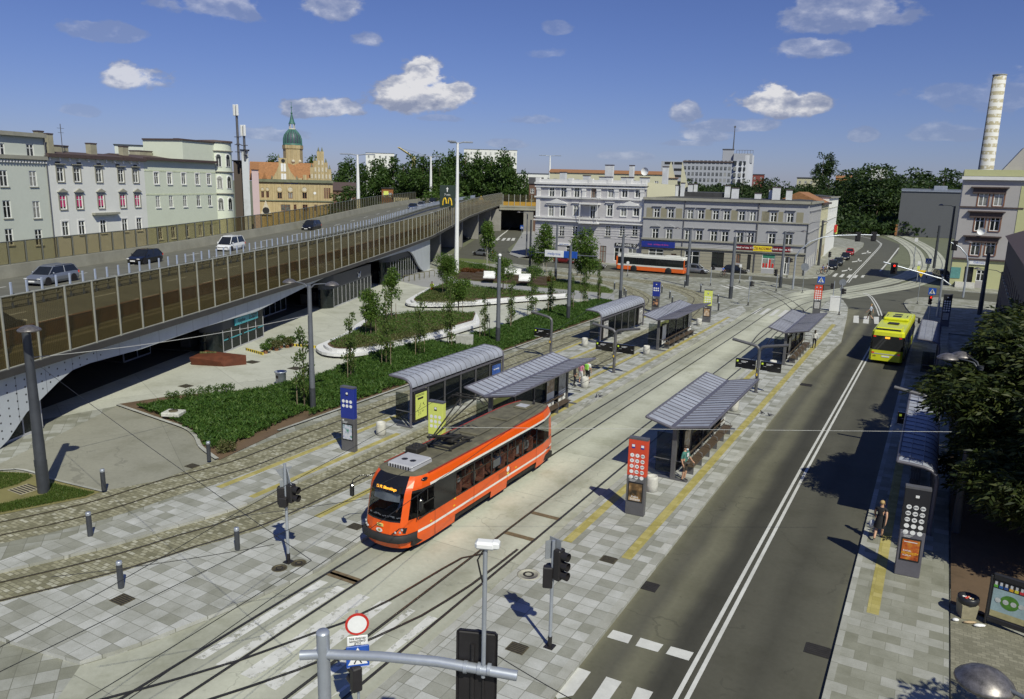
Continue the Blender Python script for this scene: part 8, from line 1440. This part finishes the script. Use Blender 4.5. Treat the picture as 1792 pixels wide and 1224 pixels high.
def inside(xy, poly):
    x, y = xy[:, 0], xy[:, 1]; r = np.zeros(len(x), bool); n = len(poly)
    for i in range(n):
        x0, y0 = poly[i]; x1, y1 = poly[(i+1) % n]
        if y0 == y1: continue
        c = ((y0 > y) != (y1 > y)) & (x < (x1-x0)*(y-y0)/(y1-y0)+x0); r ^= c
    return r
def scatter(poly, n, rng):
    P_ = np.array(poly); lo, hi = P_.min(0), P_.max(0); out = []
    while sum(map(len, out)) < n: q = rng.uniform(lo, hi, (n, 2)); out.append(q[inside(q, poly)])
    return np.concatenate(out)[:n]
def cover(name, poly, n, ln, wd, mat, z, seed, h=.1, up=.8, lump=0., label=None):
    rng = np.random.default_rng(seed); q = scatter(poly, n, rng); zz = z+rng.random(n)*h
    if lump: zz = zz+lump*(np.sin(q[:, 0]*1.7+1.3*np.sin(q[:, 1]*.9))*np.sin(q[:, 1]*1.9+q[:, 0]*.4)*.5+.5)+lump*.5*np.sin(q[:, 0]*4.3+q[:, 1]*2.)*np.sin(q[:, 1]*3.7)
    d = rng.normal(size=(n, 3)); d[:, 2] = np.abs(d[:, 2])*.4+up; v, f = leaves(np.column_stack([q, zz]), d, ln, wd, rng); o = link(name, npmesh(name, v, f, mat)); struct(o, 'stuff')
    if label: o['label'] = label
    return o
HEDGE = GP([(207, 708), (300, 694), (400, 686), (483, 677), (520, 666), (553, 660), (601, 641), (651, 621), (714, 601), (760, 598), (802, 601), (824, 586), (850, 581), (895, 566), (930, 552), (960, 540), (1005, 532), (1050, 524), (1078, 527)])+[(-31.75, 86), (-31.75, 50), (-31.75, 32)]+GP([(560, 722), (470, 766), (384, 806), (378, 804), (352, 783), (345, 769), (325, 751), (283, 736)])
sheet('planting_bed', HEDGE, .03, M_SOIL)
HB = GP([(240, 716), (330, 704), (420, 690), (483, 681), (520, 669), (553, 663), (601, 644), (651, 624), (714, 604), (760, 601), (800, 605), (826, 589), (850, 584), (895, 569), (930, 555), (960, 543), (1005, 535), (1045, 527), (1070, 529)])+[(-31.95, 85), (-31.95, 50), (-31.95, 33)]+GP([(545, 717), (470, 752), (400, 785), (368, 788), (340, 760), (300, 735)])
cover('juniper_cover', HB, 95000, .26, .065, L_JUN, .06, 3, .12, .4, .16); cover('juniper_cover', HB, 22000, .3, .16, L_JUN, .03, 4, .1, .3, .1)
b = MB(); ribbon(b, catmull(GP([(205, 710), (283, 737), (325, 752), (343, 767), (352, 785), (380, 806)]), .6), .22, .1); struct(b.build('kerb', M_KERB)); b = MB(); ribbon(b, V2([(-31.55, 30), (-31.55, 86)]), .2, .1); struct(b.build('kerb', M_KERB))
LAWN = GP([(-160, 852), (0, 826), (48, 828), (88, 840), (176, 862), (150, 872), (60, 890), (0, 902), (-160, 930)]); sheet('lawn', LAWN, .02, concrete_mat('dry lawn soil', (.20, .18, .07), 900, 900, 0, .35)); rngl = np.random.default_rng(11)
cover('grass', GP([(-160, 854), (0, 829), (48, 831), (58, 836), (30, 850), (0, 858), (-160, 885)]), 12000, .11, .022, L_GRASS, .02, 5, .03, 1.); cover('grass', GP([(90, 848), (165, 864), (150, 870), (60, 888), (0, 899), (-160, 925), (-100, 895), (0, 885), (60, 872), (85, 866)]), 14000, .11, .022, L_GRASS, .02, 6, .03, 1.)
b = MB(); ribbon(b, catmull(GP([(-160, 850), (0, 824.5), (30, 823), (60, 829), (90, 840), (180, 862)]), .5), .14, .07); struct(b.build('kerb', M_KERB)); hole(42, 857, .55, 'concrete slab cover with a small hatch in the dry lawn', True, .03, pm('tan concrete', (.3, .27, .18), .85, ns=8, bmp=.3))
L2 = GP([(800, 456), (870, 470), (960, 486), (1000, 493), (1060, 503), (1074, 510), (1070, 514), (965, 505), (820, 491), (800, 488), (764, 470), (775, 462)]); sheet('lawn', L2, .012, concrete_mat('green lawn soil', (.13, .16, .05), 900, 900, 0, .3)); cover('grass', L2, 22000, .22, .06, L_GRASS, .01, 7, .04, 1.)
sheet('lawn', GP([(800, 452), (850, 455), (870, 462), (840, 461), (803, 456)]), .016, concrete_mat('verge soil', (.12, .15, .04), 900, 900, 0, .3))
def planter(label, front, back, plants, seed):
    "white concrete seat wall with a rounded tip, planted inside"
    t = thing('planter', label, 'planter', (0, 0, 0)); pl = [p for p in catmull(GP(front)+GP(back)[1:], .5)]; pl = [p for k, p in enumerate(pl) if k == 0 or (p-pl[k-1]).length > .1]
    ar = sum(pl[k].x*pl[(k+1) % len(pl)].y-pl[(k+1) % len(pl)].x*pl[k].y for k in range(len(pl))); sg = -1 if ar > 0 else 1
    def shrink(d):
        q = offset(pl, sg*d); return [tuple(p[:2]) for p in q]
    b = MB(); b.prism(shrink(.35), 0, .2, 1); b.build('recessed_base', M_VDARK, t); b = MB(); b.prism(shrink(0), .2, .42); b.build('seat_ledge', M_PLANT, t); b = MB(); b.prism(shrink(.62), .424, .66); b.build('raised_rim', M_PLANT, t)  # base coloured dark to stand for the shadow gap under the ledge
    sheet('planting_bed', shrink(.95), .664, M_SOIL)
    cover('ground_plants', shrink(1.1), 13000, .2, .07, L_BUSH, .64, seed, .14, .6, .08)
    cover('ground_plants', GP(plants, .66), 4500, .18, .07, L_SOILG, .64, seed+1, .16, .6, .1)
planter('nearer pointed white planter wall with young trees on the plaza', [(842, 574), (780, 593), (700, 612), (640, 626), (600, 629), (572, 627), (558, 622), (554, 614)], [(554, 614), (575, 604), (605, 590), (640, 566), (700, 557), (760, 553), (835, 556)], [(580, 610), (630, 588), (650, 594), (720, 584), (800, 568), (790, 575), (700, 601), (640, 611)], 31)
planter('farther pointed white planter wall with round trees on the plaza', [(1000, 524), (960, 527), (900, 532), (840, 537), (780, 540), (735, 540), (714, 538), (710, 534), (713, 530)], [(713, 530), (730, 520), (750, 510), (775, 503), (820, 507), (900, 515), (960, 521)], [(726, 530), (760, 511), (800, 520), (840, 530), (770, 532)], 41)
def stairs_bench():
    c0, c1 = G(822, 491), G(958, 502); d = (c1-c0); L = d.length; t = thing('wooden_terrace', 'stepped wooden terrace seat with white loungers on the far lawn', 'terrace', c0, math.atan2(d.y, d.x))
    for i in range(3): part(t, 'step', M_WOOD, lambda b: [b.box(0, i*.9+j*.3, 0, L-(0 if i == 0 else 1.2), i*.9+j*.3+.27, .35*(i+1)) for j in range(3)])
    part(t, 'ramp', M_WOOD, lambda b: [b.box(-3-.0, j*.5, .05+j*.12, 2.0, j*.5+.46, .13+j*.13) for j in range(6)])
    return t, L
t, L = stairs_bench()
for px, py, s, lb in ((856, 487, 1., 'left white lounger on the wooden terrace'), (897, 482, 1.5, 'wide white lounger in the middle of the wooden terrace'), (918, 492, 1., 'right white lounger on the wooden terrace')):
    c = G(px, py, .75); o = MB().bbox(-.85*s, -.5, 0, .85*s, .6, .3, .05).bbox(-.85*s, .5, 0, .85*s, .7, .95, .05).build('lounger', M_WHITE, loc=(c.x, c.y, .75), rz=.45); tag(o, lb, 'lounger', 'white loungers on the wooden terrace')
for i, (px, py) in enumerate(((711, 493), (721, 492), (730, 490), (738, 487.5), (747, 486), (756, 484))):
    c = G(px, py); o = MB().tube([(-.4, 0, 0), (-.4, 0, .8), (-.3, 0, .9), (.3, 0, .9), (.4, 0, .8), (.4, 0, 0)], .05, 6).build('bicycle_rack', pm('olive steel', (.12, .11, .05), .6), loc=c, rz=.6); tag(o, 'olive steel bicycle hoop, %s in the row before the pavilion' % ('nearest', 'second from the near end', 'third from the near end', 'fourth from the near end', 'fifth from the near end', 'farthest')[i], 'bicycle rack', 'bicycle hoops by the pavilion')
c = G(374, 640); t = thing('rusty_bench', 'angular rusty steel bench in front of the ice cream shop', 'bench', c, R(28)); part(t, 'seat_block', pm('rusty steel', (.12, .035, .016), .7, .2, 2., .3), lambda b: b.add([(-1.7, 0, 0), (.9, -.3, 0), (2.3, .6, 0), (-1.1, 1.5, 0), (-1.8, -.1, .6), (.7, -.4, .4), (2.3, .6, .75), (-1.2, 1.6, .8)], [(0, 1, 5, 4), (1, 2, 6, 5), (2, 3, 7, 6), (3, 0, 4, 7), (4, 5, 6, 7)])); part(t, 'flowers', L_SOILG, lambda b: [b.ball((-1.3+.17*i, .9+.03*i, .75), .14, .1, .12, 6, 4) for i in range(7)])
r2 = random.Random(8)
for i, (px, py, s, m_, lb) in enumerate(((465, 619, 1., L_BUSH, 'leftmost potted shrub by the ice cream shop'), (474, 613, 1.3, L_BUSH, 'second potted plant by the ice cream shop, taller'), (484, 614, 1., L_SOILG, 'third potted plant, yellowish, by the ice cream shop'), (492, 609, 1.5, L_BUSH, 'fourth potted plant, tallest, by the ice cream shop'), (503, 609, 1., L_SOILG, 'fifth potted plant, yellow leaved, by the ice cream shop'), (510, 606, .9, L_BUSH, 'rightmost potted plant by the ice cream shop'))):
    c = G(px, py); t = thing('potted_plant', lb, 'potted plant', c, 0, 'pots before the ice cream shop'); MB().lathe([(.16, 0), (.2, .28), (.17, .28), (0, .26)], 12).build('pot', pm('clay pot', (.2, .09, .04), .8), t); link('foliage', crown_mesh('foliage', [(0, 0, .36+.22*s, .42, .42, .26*s)], 500, .16, .08, m_, 50+i), t)
o = MB(); o.box(0, 0, 0, 2.6, .07, .22); [o.box(i*.32, -.004, .02, i*.32+.16, 0, .2, 1) for i in range(8)]; c = G(430, 613.5); o = o.build('warning_board', [pm('warning yellow', (.65, .5, .05), .5), M_BLK], loc=c, rz=-.2); tag(o, 'low yellow and black striped board at the shop door', 'warning board'); o = o.copy(); COL.objects.link(o); o.location = G(512, 606); o.rotation_euler[2] = .2; o['label'] = 'low yellow and black striped board right of the pots'
c = G(304, 727, .2); o = MB().bbox(-.55, -.45, 0, .55, .45, .25, .04).lathe([(.26, .25), (.26, .31), (0, .31)], 16, (0, 0, 0), 1).build('well_cover', [pm('whitewashed concrete', (.5, .5, .45), .8, ns=7, amt=.25), M_IRON], loc=c, rz=.4); tag(o, 'whitewashed well cover among the junipers', 'well cover')
c = G(813, 606, .1); o = MB().bbox(-.75, -.4, 0, .75, .4, 1.0, .03).build('low_wall_block', pm('board marked concrete', (.38, .38, .35), .85, ns=4, amt=.2), loc=c, rz=.5); tag(o, 'board marked concrete block in the juniper hedge', 'concrete block')
# ------------------------------------------------------------------ young trees
def stakes(t, n=2, h=1.9, r=.45): 
    for k in range(n): a = k*2*PI/n+.5; MB().tube([(r*math.cos(a), r*math.sin(a), 0), (r*math.cos(a), r*math.sin(a), h)], .028, 6).build('stake', M_STAKE, t)
_CM = [crown_mesh('crown', [(0, 0, .30+.06*k, .42-.012*k*k*.35, .42-.012*k*k*.35, .10) if 0 else ((.07*math.sin(k*2.1+v), .07*math.cos(k*1.7+v), .16+.085*k, (.09+.05*math.sin(PI*min(1, (k+1)/8)))*(1+.25*math.sin(k*3.1+v)), (.09+.05*math.sin(PI*min(1, (k+1)/8)))*(1+.25*math.cos(k*2.3+v)), .06)) for k in range(10)], 1050, .05, .027, L_COL, 60+v, .5, .2) for v in range(3)]
def column_tree(label, base, top, i, z0=.1, wide=1.):
    c = G(*base, z0); h = TOPZ(*top, c.x, c.y)-z0; t = thing('column_tree', label, 'young tree', c, i*1.3, 'column shaped trees along the juniper hedge'); o = link('crown', _CM[i % 3], t); o.scale = (h*.72*wide, h*.72*wide, h)
    b = MB(); b.tube([(0, 0, 0), (.03, 0, h*.5), (0, .02, h*.97)], [.05, .035, .008], 6); rr = random.Random(i)
    for k in range(9): z = h*(.15+.08*k); a = rr.uniform(0, 6.28); b.tube([(0, 0, z), (math.cos(a)*h*.09, math.sin(a)*h*.09, z+h*.09)], [.018, .006], 4)
    b.build('trunk', M_BARK, t); stakes(t)
for i, (b_, tp, lb) in enumerate((((533, 715), (526, 572), 'column tree just left of the twin lamp post'), ((614, 662), (615, 545), 'column tree above the blue pylon'), ((676, 641), (682, 505), 'column tree in front of the slender round topped tree'), ((735, 622), (737, 517), 'column tree behind the curved shelter roof, left one'), ((787, 606), (789, 497), 'column tree below the large planter maple'), ((848, 592), (848, 503), 'thin column tree left of the pole with the camera'), ((894, 573), (897, 490), 'column tree right of the pole with the camera'), ((930, 554), (930, 470), 'column tree above the one armed display post'), ((963, 548), (965, 472), 'column tree left of the pole with the cross arm'), ((998, 541), (1000, 474), 'column tree right behind the pole with the cross arm'), ((1022, 533), (1024, 462), 'column tree near the far end of the hedge'), ((1047, 527), (1051, 459), 'last thin column tree at the far end of the hedge'))): column_tree(lb, b_, tp, i, wide=.65 if 'thin' in lb else .85)
def round_tree(label, base, top, w, hb, i, mat=None, n=3200, ln=.2, z0=.3, group='young round trees on the plaza', bark=None, st=2):
    c = G(*base, z0); h = TOPZ(*top, c.x, c.y)-z0; t = thing('round_tree', label, 'young tree', c, 0, group); rr = random.Random(i); zc = (hb+1)/2*h; hh = (1-hb)*h/2
    bl = [(rr.uniform(-.45, .45)*w, rr.uniform(-.45, .45)*w, zc+rr.uniform(-.75, .75)*hh, w*rr.uniform(.3, .5), w*rr.uniform(.3, .5), hh*rr.uniform(.25, .4)) for _ in range(11)]; link('crown', crown_mesh('crown', bl, n, ln, ln*.55, mat or L_TREE, 80+i, .2, .3, .3), t)
    b = MB(); b.tube([(0, 0, 0), (.02, 0, h*hb), (0, .03, h*.9)], [.075, .06, .015], 7)
    for q in bl: b.tube([(0, 0, h*hb*rr.uniform(.9, 1.3)), (q[0]*.5, q[1]*.5, (h*hb+q[2])/2), (q[0], q[1], q[2])], [.03, .02, .008], 5)
    b.build('trunk', bark or M_BARK, t)
    if st: stakes(t, st, 2.0)
    return t
round_tree('round crowned young tree with two stakes in the nearer planter', (649, 594), (650, 498), 1.25, .36, 1); round_tree('slender young tree with a bent top shoot in the nearer planter', (685, 566), (683, 470), 1.1, .45, 2, n=2200); round_tree('large dense maple behind the farther planter tip', (781, 520), (788, 440), 1.9, .25, 3, n=4200); round_tree('dense round maple at the right of the nearer planter', (802, 552), (806, 485), 1.6, .34, 4, n=3600); round_tree('round tree before the wooden terrace and the pole with the camera', (880, 515), (882, 448), 1.7, .38, 5, n=3000)
round_tree('tall young maple on the lawn before the road under the viaduct', (852, 472), (853, 386), 2.0, .18, 6, n=3600, ln=.3, bark=M_PALEB, group='young maples before the white house', z0=.02); round_tree('young maple in front of the left shop of the white house', (951, 478), (955, 393), 2.7, .18, 7, n=4200, ln=.34, bark=M_PALEB, group='young maples before the white house', z0=.02); round_tree('tallest young maple in front of the balconies of the white house', (1021, 500), (1028, 392), 2.7, .14, 8, n=5200, ln=.34, bark=M_PALEB, group='young maples before the white house', z0=.02)
def bush(label, px, py, r, h, m_, i, n=1500, ln=.2, name='bush'):
    c = G(px, py); rr = random.Random(i); o = link(name, crown_mesh(name, [(rr.uniform(-.5, .5)*r, rr.uniform(-.5, .5)*r, h*rr.uniform(.35, .65), r*.55, r*.55, h*.4) for _ in range(6)], n, ln, ln*.5, m_, 100+i), loc=c); tag(o, label, 'bush'); return o
bush('green bush at the right end of the wooden terrace', 937, 487, 1.9, 2.0, L_BUSH, 1, 2200); bush('rust coloured grass clump at the left end of the wooden terrace', 822, 481, 2.2, .9, L_RUST, 2, 1800, .3); bush('low green hedge behind the wooden terrace', 838, 474, 2.2, 1.2, L_BUSH, 3, 1600); bush('rust coloured grass clump right of the green bush', 957, 494, 1.2, .8, L_RUST, 4, 900, .25); bush('yellow green plants at the near corner of the juniper hedge', 395, 792, .5, .6, L_SOILG, 5, 700, .12); bush('round dark shrub beside the tan tenement door', 1740, 498, 2.4, 2.2, L_DARK, 6, 2600, .25)
for i in range(9):
    px = 298+i*13.5; o = bush('young shrub shoot at the plaza edge of the juniper hedge, ' + ('leftmost', 'second', 'third', 'fourth', 'middle', 'sixth', 'seventh', 'eighth', 'rightmost')[i]+' of nine', px, 706-i*2.2, .3, .75, L_BUSH, 20+i, 260, .13); o['group'] = 'young shrub shoots at the plaza edge'
# ------------------------------------------------------------------ the big dark tree at the right
def big_tree(label, X, Y, h, r, n, seed, ln=.36, mat=None, hb=.25, cat='tree', lean=(0, 0)):
    t = thing('broadleaf_tree', label, cat, (X, Y, 0)); rng = np.random.default_rng(seed); rr = random.Random(seed); bl = []
    for k in range(34):
        a = rr.uniform(0, 6.28); q = math.sqrt(rr.random())*.92; z = h*(hb+(1-hb)*rr.uniform(.05, .93)); f = math.sin(PI*min(.98, max(.16, (z/h-hb)/(1-hb)*.8+.2)))**.6; bl.append((math.cos(a)*q*r*f+lean[0]*z/h, math.sin(a)*q*r*f+lean[1]*z/h, z, r*rr.uniform(.2, .34), r*rr.uniform(.2, .34), h*rr.uniform(.06, .1)))
    # sprays: leaflets in two ranks on a drooping stalk
    p, u, k = crown_pts(bl, n//9, rng, .45); d = u*.8+rng.normal(size=p.shape)*.4; d[:, 2] = d[:, 2]*.4-.05; d /= np.linalg.norm(d, axis=1, keepdims=True); side = np.cross(d, [0, 0, 1.]); side /= np.maximum(np.linalg.norm(side, axis=1, keepdims=True), 1e-5); PP, DD = [], []
    for j in range(9):
        s = (-1)**j; f = .12+.1*j; q = p+d*ln*2.2*f; q[:, 2] -= ln*.9*f*f; PP.append(q); dd = side*s*.85+d*.65; dd[:, 2] -= .12; DD.append(dd+rng.normal(size=p.shape)*.12)
    v, f = leaves(np.concatenate(PP), np.concatenate(DD), ln, ln*.3, rng, .12); link('crown', npmesh('crown', v, f, mat or L_DARK), t)
    b = MB(); b.tube([(0, 0, 0), (.1, 0, h*hb), (lean[0]*.6, lean[1]*.6, h*.6), (lean[0], lean[1], h*.92)], [.3, .24, .14, .03], 9)
    for q in bl[:22]: b.tube([(0, 0, h*hb*rr.uniform(.8, 1.5)), (q[0]*.5, q[1]*.5, (h*hb+q[2])*.5+.3), q[:3]], [.09, .06, .015], 6)
    b.build('trunk', M_BARK, t); return t
big_tree('large dark leafy tree overhanging the right footway', 5.4, 37.5, 8.7, 4.7, 110000, 3, .37, hb=.2, lean=(-.6, 0)); big_tree('dark tree behind the first one at the right edge by the pharmacy', 6.4, 48.5, 9.0, 4.8, 75000, 5, .37); big_tree('dark tree nearest the right edge above the information board', 6.6, 33.2, 7.8, 3.7, 80000, 8, .36, hb=.2)
big_tree('tree just outside whose twigs shade the block paving at bottom right', 6.4, 18.4, 6.4, 2.6, 12000, 12, .34)
# shaded shelters under the dark tree
c_shelter('shaded curved shelter under the dark tree at the right footway', .9, 34.6, 13.5, [], 0, 1); c_shelter('curved shelter at the right footway beside the yellow bus', .7, 66.5, 10.6, [], 0, 1)
# ------------------------------------------------------------------ far trees
def crown_var(seed, mat, shape, n, ln):
    rr = random.Random(seed); bl = []
    for k in range(26):
        z = rr.uniform(.12, .96); w = {'poplar': .24*math.sin(PI*min(1, z*.82+.16))**.7, 'round': .42*math.sin(PI*min(1, z*.8+.17))**.6, 'spire': .13*math.sin(PI*min(1, z*.85+.1))**.6}[shape]; a = rr.uniform(0, 6.28); q = math.sqrt(rr.random())*w; s = w*rr.uniform(.4, .75)
        bl.append((math.cos(a)*q, math.sin(a)*q, z, s, s, rr.uniform(.05, .1)))
    return crown_mesh('crown', bl, n, ln, ln*.6, mat, seed, .25, .3)
TRK = MB().tube([(0, 0, -.1), (0, 0, .9)], [.018, .004], 6).mesh('trunk', M_BARK)
PV_ = [crown_var(200+i, L_POP, 'poplar', 3000, .045) for i in range(4)]; RV_ = [crown_var(210+i, L_HILL, 'round', 2600, .055) for i in range(4)]; SV_ = [crown_var(220+i, L_HILL, 'spire', 2000, .035) for i in range(2)]; GV_ = [crown_var(230+i, L_BUSH, 'round', 2200, .055) for i in range(2)]
def far_tree(label, px, ytop, depth, var, i, wide=1., z0=0., group=None, name='poplar_tree'):
    c = AT(px, ytop, depth); h = c.z-z0; t = thing(name, label, 'tree', (c.x, c.y, z0), i*1.7, group); o = link('crown', var[i % len(var)], t); o.scale = (h*wide, h*wide, h); k = link('trunk', TRK, t); k.scale = (h, h, h); return t
ORD = ['leftmost', 'second', 'third', 'fourth', 'fifth', 'sixth', 'seventh', 'eighth', 'ninth', 'tenth', 'eleventh', 'twelfth', '13th', '14th', '15th', '16th', '17th', '18th', '19th', '20th', '21st', '22nd', '23rd', '24th', '25th', 'rightmost']
PX = [(592, 280), (612, 276), (634, 285), (650, 274), (668, 277), (688, 272), (706, 280), (724, 270), (740, 272), (757, 276), (770, 267), (786, 264), (800, 272), (815, 262), (832, 266), (850, 275), (860, 268), (878, 262), (890, 272), (903, 290), (918, 298), (672, 292), (735, 290), (826, 285), (870, 285), (600, 300)]
for i, (px, y) in enumerate(sorted(PX)): far_tree('%s poplar from the left in the tall row beyond the viaduct' % ORD[i], px, y, 258+(i*37) % 40, PV_, i, .72+.2*((i*7) % 5)/4, 0, 'tall poplars beyond the viaduct')
for i, (px, y, dp, lb) in enumerate(((600, 322, 215, 'bushy tree right of the post office'), (545, 258+14, 300, 'dark treetop right behind the post office dome'), (480, 272, 300, 'dark treetop left behind the post office tower'), (780, 322, 235, 'lighter bush in front of the poplars'), (640, 342, 205, 'low bush by the brick house beyond the viaduct'), (930, 318, 300, 'green tree left of the white house roof'))): far_tree(lb, px, y, dp, GV_ if i in (3, 5) else PV_, i, 1.5 if i not in (1, 2) else 1.0, 0, None, 'leafy_tree')
far_tree('left of two tall dark poplars on the skyline at right', 1443, 266, 400, SV_, 0, 1.2, 8, 'pair of tall dark poplars', 'spire_poplar'); far_tree('right of two tall dark poplars on the skyline at right', 1456, 269, 405, SV_, 1, 1.2, 8, 'pair of tall dark poplars', 'spire_poplar')
HX = [(1500, 288, 1.3), (1520, 283, 1.4), (1545, 280, 1.5), (1565, 290, 1.5), (1588, 292, 1.6), (1610, 298, 1.5), (1630, 297, 1.6), (1655, 294, 1.6), (1678, 292, 1.6), (1210, 308, 1.3), (1300, 306, 1.2), (1350, 302, 1.2), (1372, 310, 1.3), (1400, 318, 1.3), (1425, 312, 1.2), (1480, 316, 1.3), (1250, 318, 1.4), (1275, 316, 1.4), (1330, 316, 1.4), (1540, 312, 1.5), (1600, 315, 1.5), (1450, 325, 1.6), (1500, 322, 1.6), (1560, 325, 1.5), (1385, 328, 1.5), (1320, 330, 1.5)]
for i, (px, y, w) in enumerate(sorted(HX)): far_tree('%s dark tree from the left on the wooded hill at right' % ORD[i], px, y+(9 if px < 1495 else 5), 300+(i*53) % 90, RV_, i, w*.9, 3, 'dark trees on the wooded hill', 'hill_tree')
# wooded slope
b = MB(); cols = [AT(px, 360, 300+d_) for d_ in (0, 60, 130) for px in range(1140, 1720, 29)]; nn = len(range(1140, 1720, 29)); b.add([(p.x, p.y, (-.5, 9, 13)[i//nn]+1.2*math.sin(i*1.7)) for i, p in enumerate(cols)], [(r*nn+i, r*nn+i+1, (r+1)*nn+i+1, (r+1)*nn+i) for r in range(2) for i in range(nn-1)], 0, True); struct(b.build('hill', M_GROUND))
rng = np.random.default_rng(77); n = 30000; u_ = rng.uniform(1140, 1715, n); q = rng.random(n); pts = np.array([tuple(AT(a, 360, 262+e*150)) for a, e in zip(u_[:], q)]); pts[:, 2] = np.interp(q, [0, .35, .75, 1], [1, 6, 11, 14])+rng.random(n)*2.2+1.8*np.sin(pts[:, 0]*.35)*np.sin(pts[:, 1]*.3); dd = rng.normal(size=(n, 3)); dd[:, 2] = abs(dd[:, 2])+.3; v, f = leaves(pts, dd, 1.7, 1.0, rng, .2); o = struct(link('woodland', npmesh('woodland', v, f, L_HILL)), 'stuff')
for i, (px, py, r, h, lb) in enumerate(((1500, 408, 7, 3.6, 'leftmost'), (1530, 410, 7, 3.2, 'second'), (1555, 409, 8, 4.2, 'third'), (1585, 409, 8, 4.6, 'fourth'), (1612, 410, 7, 4.5, 'fifth'), (1636, 414, 6, 4.2, 'rightmost'), (1612, 402, 7, 5, 'upper left'), (1645, 404, 7, 5.4, 'upper middle'), (1672, 410, 7, 6, 'upper right'))): bush(lb+' of the dark bushes at the bend where the street ends', px, py, r, h, L_HILL if i > 3 else L_BUSH, 40+i, 2600, .6)['group'] = 'bushes at the street bend'
